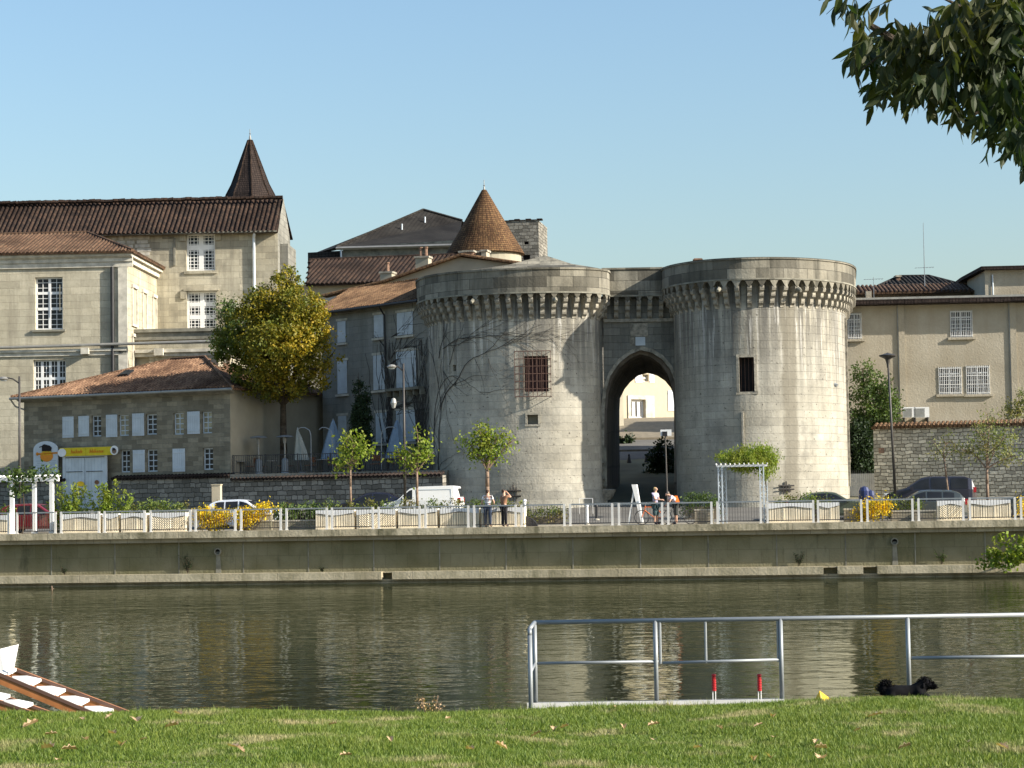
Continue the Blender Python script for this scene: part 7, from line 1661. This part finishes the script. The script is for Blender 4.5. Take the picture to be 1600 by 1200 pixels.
hgt = np.maximum(hgt, .017); zz = lawn_h(xx, yy) - .004; a = rg.rand(n) * 2 * np.pi; wd = .0035 + .002 * rg.rand(n); ln = hgt * rg.uniform(.1, .9, n); la = rg.rand(n) * 2 * np.pi
P0 = np.stack([xx - np.cos(a) * wd, yy - np.sin(a) * wd, zz], 1); P1 = np.stack([xx + np.cos(a) * wd, yy + np.sin(a) * wd, zz], 1); P2 = np.stack([xx + np.cos(la) * ln, yy + np.sin(la) * ln, zz + hgt], 1)
tn = 0; T0 = []; 
for q in range(240):            # longer tufts, thickest along the edge of the bank
    ty = 16.25 + rg.rand() * .5 if q < 150 else 12.6 + rg.rand() * 3.8; tx = (rg.rand() * 2 - 1) * (ty * .235 + .6); hh = (.035 + .05 * rg.rand()) * (1 if q < 150 else .75); m_ = rg.randint(10, 34)
    bx = tx + rg.normal(size=m_) * .03; by = ty + rg.normal(size=m_) * .03; bz = lawn_h(bx, by) - .004; h2_ = hh * rg.uniform(.5, 1.1, m_); an = rg.rand(m_) * 6.28; lx = rg.normal(size=m_) * .35 * h2_; ly = rg.normal(size=m_) * .35 * h2_
    T0.append(np.stack([np.stack([bx - np.cos(an) * .003, by - np.sin(an) * .003, bz], 1), np.stack([bx + np.cos(an) * .003, by + np.sin(an) * .003, bz], 1), np.stack([bx + lx, by + ly, bz + h2_], 1)], 1))
T0 = np.concatenate(T0); n = n + len(T0)
v = np.concatenate([np.stack([P0, P1, P2], 1), T0]).reshape(-1, 3); f = np.arange(3 * n).reshape(-1, 3); o = np_mesh('grass', v, f, M['grass']); tag(o, 'short green and yellowing lawn grass on the near bank', 'grass', kind='stuff')
# clover flowers are too small to count; fallen leaves
spots = [(213, 1133, 1.3), (170, 1128, .7), (128, 1131, .6), (47, 1141, 1.2), (80, 1156, .9), (133, 1164, .8), (175, 1155, .8), (74, 1178, 1.0), (108, 1180, 1.0), (190, 1173, 1.0), (91, 1197, .7), (279, 1123, .9), (268, 1143, 1), (345, 1111, .9), (358, 1111, .7), (365, 1176, 1.1), (376, 1181, .7), (224, 1164, .5), (837, 1157, .8), (866, 1147, .8), (882, 1145, .7), (1021, 1141, .9), (1022, 1165, .8), (963, 1112, .6), (784, 1176, .8), (1208, 1128, .7), (1210, 1161, .8), (1185, 1142, .7), (1367, 1126, 1.1), (1205, 1194, .9), (1178, 1196, .7), (540, 1190, .8), (1283, 1178, .8), (1283, 1195, 1.1), (1413, 1177, .8), (1567, 1177, .9), (1512, 1169, .7), (1275, 1168, .6), (1125, 1146, .6), (700, 1131, .5), (735, 1180, .7), (975, 1145, .7), (520, 1140, .6), (610, 1165, .7), (1340, 1150, .5), (1090, 1178, .7)]
def ground_at(px, py):
    r = ray(px, py)
    for y in np.linspace(12.5, 19, 600):
        p = r * (y / r.y)
        if EYE + p.z <= lawn_h(p.x, y): return p.x, float(y)
    return (r * (17 / r.y)).x, 17.0
zones = [(110, 'below the boat steps'), (230, 'right of the boat steps'), (500, 'left of the dry weed'), (720, 'below the dry weed'), (920, 'below the left rail bay'), (1100, 'below the second rail post'), (1240, 'below the red markers'), (1360, 'below the yellow marker'), (1700, 'below the black dog')]
def zone_of(px, py): return next(nm for lim, nm in zones if px < lim), ('far strip' if py < 1138 else 'middle strip' if py < 1166 else 'near strip')
cells = {}
for q in sorted(spots): cells.setdefault(zone_of(q[0], q[1]), []).append(q)
def leaf_label(q):
    zn, st = zone_of(q[0], q[1]); c = cells[(zn, st)]; k = c.index(q); base = 'dry leaf, %s of lawn %s' % (st, zn)
    if len(c) == 1: return base
    return base + ', ' + (('left one', 'right one')[k] if len(c) == 2 else ('leftmost', 'second from left', 'third from left', 'fourth from left', 'fifth from left', 'sixth from left')[k])
for i, (px, py, s_) in enumerate(spots):
    x, y = ground_at(px, py); F = Fr(x, y, float(lawn_h(x, y)) + .03, rnd.uniform(0, 6.28)); mb = MB(); k = .05 * s_
    c = rnd.uniform(.4, 1.1); tl = rnd.uniform(-.3, .5)
    L_ = [(-1, 0), (-.55, .5), (-.2, .35), (0, .8), (.3, .4), (.8, .5), (1, 0)]
    for q in range(len(L_) - 1):
        for sg in (1, -1):
            P = lambda u: (u[0] * k, sg * u[1] * k, abs(u[1]) * k * c + u[0] * k * tl + .008); Z = lambda u: (u[0] * k, 0, u[0] * k * tl + .008)
            mb.face([Z(L_[q]), Z(L_[q + 1]), P(L_[q + 1]), P(L_[q])])
    o = mb.build('fallen_leaf', M['leaf_dry'], None, False, F); tag(o, leaf_label((px, py, s_)), 'leaf', 'fallen leaves scattered over the lawn')
# dry weed on the crest
x, y = X_(668, 16.5), 16.5; F = Fr(x, y, float(lawn_h(x, y)), 0); T = thing('dry_weed', 'dry reddish weed tuft at the edge of the lawn', 'weed', F); mb = MB(); P = []
for k_ in range(22):
    a = rnd.uniform(-1, 1); h_ = rnd.uniform(.06, .17); mb.path([(a * .06, 0, 0), (a * .10, rnd.uniform(-.03, .03), h_ * .6), (a * .13, 0, h_)], .0018, 3, .001)
    for q in range(5): t_ = rnd.uniform(.3, 1); P.append((a * .12 * t_ + rnd.gauss(0, .006), rnd.gauss(0, .01), h_ * t_))
mb.build('stems', M['bark_l'], T); v, f = leaves(np.array(P), .02, rs, 2); np_mesh('foliage', v, f, M['leaf_dry'], T)

# ---------- pontoon with galvanised hand rail
PD = 28.3; PZ = .905
FP = Fr(X_(828, PD), PD, PZ, 0); T = thing('pontoon', 'grey floating pontoon deck just behind the lawn edge', 'pontoon', FP)
L = FP.x(1222); mb = MB(); mb.box(-.06, L, -.05, .75, -.35, 0); mb.build('deck', M['darktrim'], T)
mb = MB(); mb.box(-.08, FP.x(1218), -.09, -.051, -.22, .06); mb.build('edge_board', M['steelwhite'], T)
mb = MB(); mb.box(-.05, L, .1, .7, -.9, -.35); mb.build('floats', M['iron'], T)
T = thing('hand_rail', 'long galvanised tube hand rail with open bays on the pontoon', 'hand rail', FP)
zt_ = FP.hit(1000, 970)[1]; zm = FP.hit(1000, 1034)[1]; r_ = .028
for px in (832, 1020, 1215, 1413, 1630):
    x = FP.x(px); mb = MB(); mb.tube((x, 0, 0), (x, 0, zt_), r_ * 1.05, n=12); mb.lathe([(.08, 0), (.08, .015), (.04, .02)], (x, 0, 0), 12); mb.build('post', M['galv'], T, True)
x = FP.x(824); xp = FP.x(832); mb = MB(); mb.tube((x, -.55, -.25), (x, -.55, zt_ - .13), r_ * 1.05, n=12); mb.build('post', M['galv'], T, True)
mb = MB(); mb.tube((xp, 0, zt_), (FP.x(1640), 0, zt_), r_, n=12); mb.path([(x, -.55, zt_ - .13), (x, -.50, zt_ - .05), (xp, -.05, zt_)], r_, 10); mb.build('top_rail', M['galv'], T, True)
mb = MB(); mb.tube((xp, 0, zm), (FP.x(1024), 0, zm), r_ * .7, n=10); mb.build('middle_rail', M['galv'], T, True); mb = MB(); mb.tube((FP.x(1030), 0, zm - .02), (FP.x(1212), 0, zm), r_ * .7, n=10); mb.build('middle_rail', M['galv'], T, True); mb = MB(); mb.tube((x, -.5, zm - .08), (xp, 0, zm), r_ * .7, n=8); mb.build('middle_rail', M['galv'], T, True); mb = MB(); z2 = FP.hit(1500, 1027)[1]; mb.tube((FP.x(1418), 0, z2), (FP.x(1640), 0, z2), r_ * .8, n=10); mb.build('middle_rail', M['galv'], T, True)
for px, w_ in ((1027, .02), (1098, .018), (1210, .012)):
    x = FP.x(px); mb = MB(); mb.tube((x, 0, zm - .03), (x, 0, zt_), w_, n=8); mb.build('gate_upright', M['galv'], T)
for px in (1115, 1187):
    F = Fr(FP.w(FP.x(px), .5, 0).x, PD + .5, PZ, 0); z0, z1 = F.hit(px, 1080)[1], F.hit(px, 1053)[1]; T = thing('red_marker', '%s of the two red sleeves on thin rods behind the hand rail' % ('left' if px < 1150 else 'right'), 'marker', F, 'red sleeved markers on the pontoon')
    mb = MB(); 
    for k_ in range(7): a = z0 + (z1 - z0) * k_ / 7; b_ = z0 + (z1 - z0) * (k_ + 1) / 7; mb.lathe([(.018, a), (.03, a + .006), (.03, b_ - .006), (.018, b_)], (0, 0, 0), 10)
    mb.build('sleeve', M['redpaint'], T, True); mb = MB(); mb.tube((-.018, 0, 0), (-.018, 0, z0 + .02), .006); mb.tube((.018, 0, 0), (.018, 0, z0 + .02), .006); mb.build('rods', M['white'], T)
# yellow wedge
F = Fr(X_(1281, 16.5), 16.5, float(lawn_h(X_(1281, 16.5), 16.5)), R(20)); k_ = 17 / FPX
mb = MB(); a, b_, c_, d_ = (-11 * k_, -.05, 0), (14 * k_, -.03, 0), (13 * k_, .09, 0), (-10 * k_, .08, 0); ap = (-6 * k_, .02, 17 * k_)
for q in ((a, b_, ap), (b_, c_, ap), (c_, d_, ap), (d_, a, ap), (d_, c_, b_, a)): mb.face(q)
mb.cur = 1; mb.face([(-10.9 * k_, -.052, .0), (-9.0 * k_, -.053, 0), (ap[0] + .003, ap[1] - .006, ap[2] - .006)]); o = mb.build('yellow_wedge', [M['yellow'], M['sunwall']], None, False, F); tag(o, 'small yellow pyramid shaped marker at the lawn edge', 'marker')

# ---------- black dog lying on the bank
DD = 17.7; kx = DD / FPX; F = Fr(X_(1415, DD), DD, at(1415, 1088, DD).z, 0)
dog = thing('dog', 'small black shaggy dog lying on the bank edge, head to the right', 'dog', F)
def DP(px, py, y, r_): x, z = F.hit(px, py, y); return (x, y, z, r_)
pts = [DP(1408, 1082, 0, .062), DP(1424, 1082, 0, .062), DP(1435, 1079, 0, .064), DP(1441, 1073, 0, .055), DP(1445, 1067, -.005, .062), DP(1453, 1070, -.02, .034), DP(1458, 1073, -.025, .022),
       DP(1394, 1081, 0, .068), DP(1385, 1080, .01, .055), DP(1378, 1075, .01, .042), DP(1384, 1068, .0, .04),
       DP(1440, 1087, -.07, .03), DP(1452, 1089, -.09, .022), DP(1440, 1087, .07, .03), DP(1453, 1089, .09, .022),
       DP(1392, 1087, -.08, .03), DP(1399, 1089, -.10, .02), DP(1392, 1087, .08, .03), DP(1399, 1089, .10, .02)]
ed = [(0, 1), (1, 2), (2, 3), (3, 4), (4, 5), (5, 6), (0, 7), (7, 8), (8, 9), (9, 10), (2, 11), (11, 12), (2, 13), (13, 14), (7, 15), (15, 16), (7, 17), (17, 18)]
M['fur'] = plain('black_fur', (.006, .006, .007), .95, var=.4, scale=20, spec=.1); M['collar'] = plain('grey_muzzle', (.06, .05, .06), .8)
bd = skin('body', pts, ed, 'fur', dog, 2)
P = []; rr = rs
for p in pts[:11]:
    for q in range(420):
        d = rr.normal(size=3); d /= np.linalg.norm(d); P.append([p[0] + d[0] * p[3] * .80 + rr.uniform(-.02, .02), p[1] + d[1] * p[3] * .80, p[2] + d[2] * p[3] * .78])
v, f = leaves(np.array(P), .024, rs, 3.5); np_mesh('shaggy_coat', v, f, M['fur'], dog)
for s_ in (-.030, .030): q = DP(1443, 1067, s_ * 1.6, 0); skin('ear', [(q[0], q[1], q[2], .012), (q[0] - .005, q[1] * 1.3, q[2] - .045, .014)], [(0, 1)], 'fur', dog)
q = DP(1450, 1066, -.05, 0); mb = MB(); mb.lathe([(.001, -.004), (.005, 0), (.001, .004)], q[:3], 6); mb.build('eye', M['collar'], dog)
q = DP(1460, 1073, -.03, 0); mb = MB(); mb.lathe([(.001, -.006), (.007, 0), (.001, .006)], q[:3], 6); mb.build('nose', M['shoe'], dog)

# ---------- wooden stairs with white treads going down to the pontoon (left)
def stairs(label, A0, A1, B0, B1, treads, D, thick, extra=None):
    F = Fr(X_(60, D), D, .6, 0); T = thing('boat_steps', label, 'steps', F, 'brown boat steps with white treads'); dB = .55
    a0, a1 = F.l(at(*A0, D)), F.l(at(*A1, D)); b0, b1 = F.l(at(*B0, D + dB)), F.l(at(*B1, D + dB))
    ext = (a1 - a0) * .7
    for p, q in ((a0, a1), (b0, b1)):
        e = q + (q - p) * .3; s0 = p - (q - p) * .3
        d_ = Vector((0, 0, -thick)); y_ = Vector((0, .05, 0)); mb = MB()
        mb.hexa([s0 + d_, e + d_, e + d_ + y_, s0 + d_ + y_, s0, e, e + y_, s0 + y_]); o = mb.build('stringer', M['ramp_wood'], T)
        mb = MB(); y3 = Vector((0, -.012, 0)); mb.hexa([s0 + y3 + d_ * .3, e + y3 + d_ * .3, e + d_ * .3, s0 + d_ * .3, s0 + y3, e + y3, e, s0]); mb.build('edge_strip', M['rust'], o)
    for px0, px1, py in treads:
        yn = lambda x: A0[1] + (A1[1] - A0[1]) * (x - A0[0]) / (A1[0] - A0[0])
        mb = MB(); p = [F.at(px0, yn(px0) - 2.5, D), F.at(px0 + 28, yn(px0 + 28) - .5, D), F.at(px0 + 46, yn(px0) + 1.5, D + dB), F.at(px0 + 24, yn(px0) - 3.2, D + dB)]
        mb.hexa([v - Vector((0, 0, .03)) for v in p] + p); mb.build('tread', M['white'], T)
    return T, F
T, F = stairs('long flight of brown steps with white treads at lower left', (0, 1051), (132, 1106), (22, 1043), (188, 1106), [(19, 65, 1058), (57, 104, 1072), (94, 144, 1086), (132, 184, 1101), (-20, 28, 1044)], 24, .13)
mb = MB(); p = [F.at(-30, 1022, 24.0), F.at(0, 1014, 24.0), F.at(28, 1007, 24.1), F.at(19, 1053, 24.1), F.at(14, 1044, 24.05), F.at(6, 1044, 24.0), F.at(0, 1050, 24), F.at(-30, 1040, 24)]
mb.face(p); mb.face([v + Vector((0, .04, 0)) for v in p][::-1])
for i in range(len(p)): a, b_ = p[i], p[(i + 1) % len(p)]; mb.face([b_, a, a + Vector((0, .04, 0)), b_ + Vector((0, .04, 0))])
mb.build('side_panel', M['white'], T)
stairs('shorter lower flight of steps mostly hidden by the lawn edge', (-40, 1080), (40, 1108), (-12, 1080), (62, 1106), [(-30, 12, 1086), (6, 53, 1100)], 22.5, .10)

# ---------- overhanging branch, tree standing right of the viewer
TF = Fr(5.2, 6.0, GZ, 0); T = thing('overhanging_tree', 'dark leafy tree whose branch hangs into the upper right corner', 'tree', TF)
mb = MB(); mb.path([(0, 0, -.2), (.05, .05, 1.2), (-.05, .1, 2.4), (-.3, .3, 3.4)], .22, 12, .15); mb.build('trunk', M['bark'], T, True)
blobs = [(1350, 8, 26, 10, .35), (1322, 8, 18, 9, 2.2), (1345, 34, 20, 16, 1.5), (1343, 92, 16, 20, 1.2), (1365, 140, 12, 20, .9), (1372, 12, 26, 10, .9), (1372, 60, 36, 24, .8), (1392, 95, 34, 30, 1), (1380, 135, 22, 24, .45), (1405, 150, 24, 24, .7), (1360, 85, 26, 20, .4), (1440, 90, 48, 50, 1.2), (1432, 145, 28, 22, .7), (1490, 60, 50, 55, 1.3), (1475, 130, 32, 32, .9), (1510, 160, 28, 30, .7), (1545, 60, 50, 60, 1.4), (1590, 80, 50, 70, 1.5), (1555, 150, 45, 50, 1.2), (1600, 170, 45, 50, 1.2), (1560, 200, 26, 24, .7), (1595, 235, 24, 30, .6), (1578, 262, 14, 20, .35), (1470, 12, 24, 16, .6), (1530, 8, 40, 20, 1), (1600, 5, 50, 30, 1.2)]
OD = 7.8; kk = OD / FPX; wgt = np.array([b_[2] * b_[3] * b_[4] for b_ in blobs]); wgt = wgt / wgt.sum(); Vs = []; Fs = []; base_n = 0
def leaflet(c, d, s_, L_, W2, bend):
    """pointed folded leaflet: 8 vertices"""
    d = d / np.linalg.norm(d); s_ = s_ - d * (s_ @ d); s_ /= np.linalg.norm(s_); nn = np.cross(d, s_); vs = []
    for t_, w_ in ((0, 0), (.18, .6), (.42, 1), (.7, .75), (1, 0)):
        mid = c + d * L_ * t_ - nn * bend * L_ * t_ * t_
        if w_ == 0: vs.append(mid)
        else: vs += [mid - s_ * W2 * w_ + nn * W2 * .25 * w_, mid, mid + s_ * W2 * w_ + nn * W2 * .25 * w_]
    fs = [(0, 2, 1), (0, 3, 2), (1, 2, 5, 4), (2, 3, 6, 5), (4, 5, 8, 7), (5, 6, 9, 8), (7, 8, 10), (8, 9, 10)]; return vs, fs
tri = []; quad = []; allv = []; mbt = MB()
for c_ in range(600):
    b_ = blobs[rs.choice(len(blobs), p=wgt)]; a = rs.rand() * 6.28; q = math.sqrt(rs.rand()); D_ = OD + rs.uniform(-.5, .6)
    P = np.array(TF.l(at(b_[0] + math.cos(a) * q * b_[2] + 4, b_[1] + math.sin(a) * q * b_[3] - 14, D_))); dr = np.array([rs.uniform(-.8, .4), rs.uniform(-.5, .5), rs.uniform(-1.0, -.2)]); dr /= np.linalg.norm(dr)
    rl = .10; mbt.tube(tuple(P), tuple(P + dr * rl), .0018, .001, 4)
    for k_ in range(rs.randint(3, 6)):
        sd_ = rs.normal(size=3); dd_ = dr + sd_ * .55 + np.array([0, 0, -.75]); vs, fs = leaflet(P + dr * rl * (k_ / 5.0), dd_, rs.normal(size=3), rs.uniform(.055, .095), rs.uniform(.011, .017), rs.uniform(-.2, .4)); o_ = len(allv); allv += [tuple(v_) for v_ in vs]
        for f_ in fs: quad.append(tuple(o_ + i for i in f_))
# the part of the crown above and right of the frame
P = []
for cx, cy, cz, r_ in ((-1.2, 1.4, 4.6, 1.4), (-.2, .3, 5.2, 1.6), (1.1, .2, 4.6, 1.5), (.2, -.9, 4.5, 1.3), (-2.2, 2.0, 4.4, .9), (.2, 1.3, 4.2, 1.2)):
    for k_ in range(330): d = rs.normal(size=3); d /= np.linalg.norm(d); P.append(np.array([cx, cy, cz]) + d * r_ * rs.uniform(.6, 1))
v, f = leaves(np.array(P), .11, rs, 2.6)
o_ = len(allv); allv += mbt.v; quad += [tuple(i + o_ for i in f_) for f_ in mbt.f]
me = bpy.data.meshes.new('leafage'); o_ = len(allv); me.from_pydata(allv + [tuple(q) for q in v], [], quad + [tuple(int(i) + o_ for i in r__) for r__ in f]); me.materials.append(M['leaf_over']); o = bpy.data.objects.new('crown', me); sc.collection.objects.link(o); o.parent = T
mb = MB(); root = (-.3, .3, 3.4)
def LL(px, py, d=0): return tuple(TF.l(at(px, py, OD + d)))
for pts_, r_ in (([root, (-1.4, 1.2, 3.75), LL(1640, 60), LL(1560, 70), LL(1480, 60), LL(1410, 70), LL(1360, 40)], .05), ([LL(1640, 60), LL(1600, 120), LL(1560, 160), LL(1520, 180)], .02), ([LL(1480, 60), LL(1440, 110), LL(1400, 150)], .012), ([LL(1600, 120), LL(1595, 190), LL(1585, 250)], .012), ([LL(1410, 70), LL(1370, 90), LL(1345, 110)], .008), ([LL(1560, 70), LL(1520, 20), LL(1460, -10)], .015), ([root, (0, .6, 4.6), (.3, .3, 5.4)], .1), ([root, (.8, .2, 4.4), (1.4, .2, 4.9)], .08), ([root, (-.9, 1.1, 4.4), (-1.6, 1.6, 4.7)], .07)): mb.path(pts_, r_, 6, r_ * .25)
mb.build('limbs', M['bark'], T)
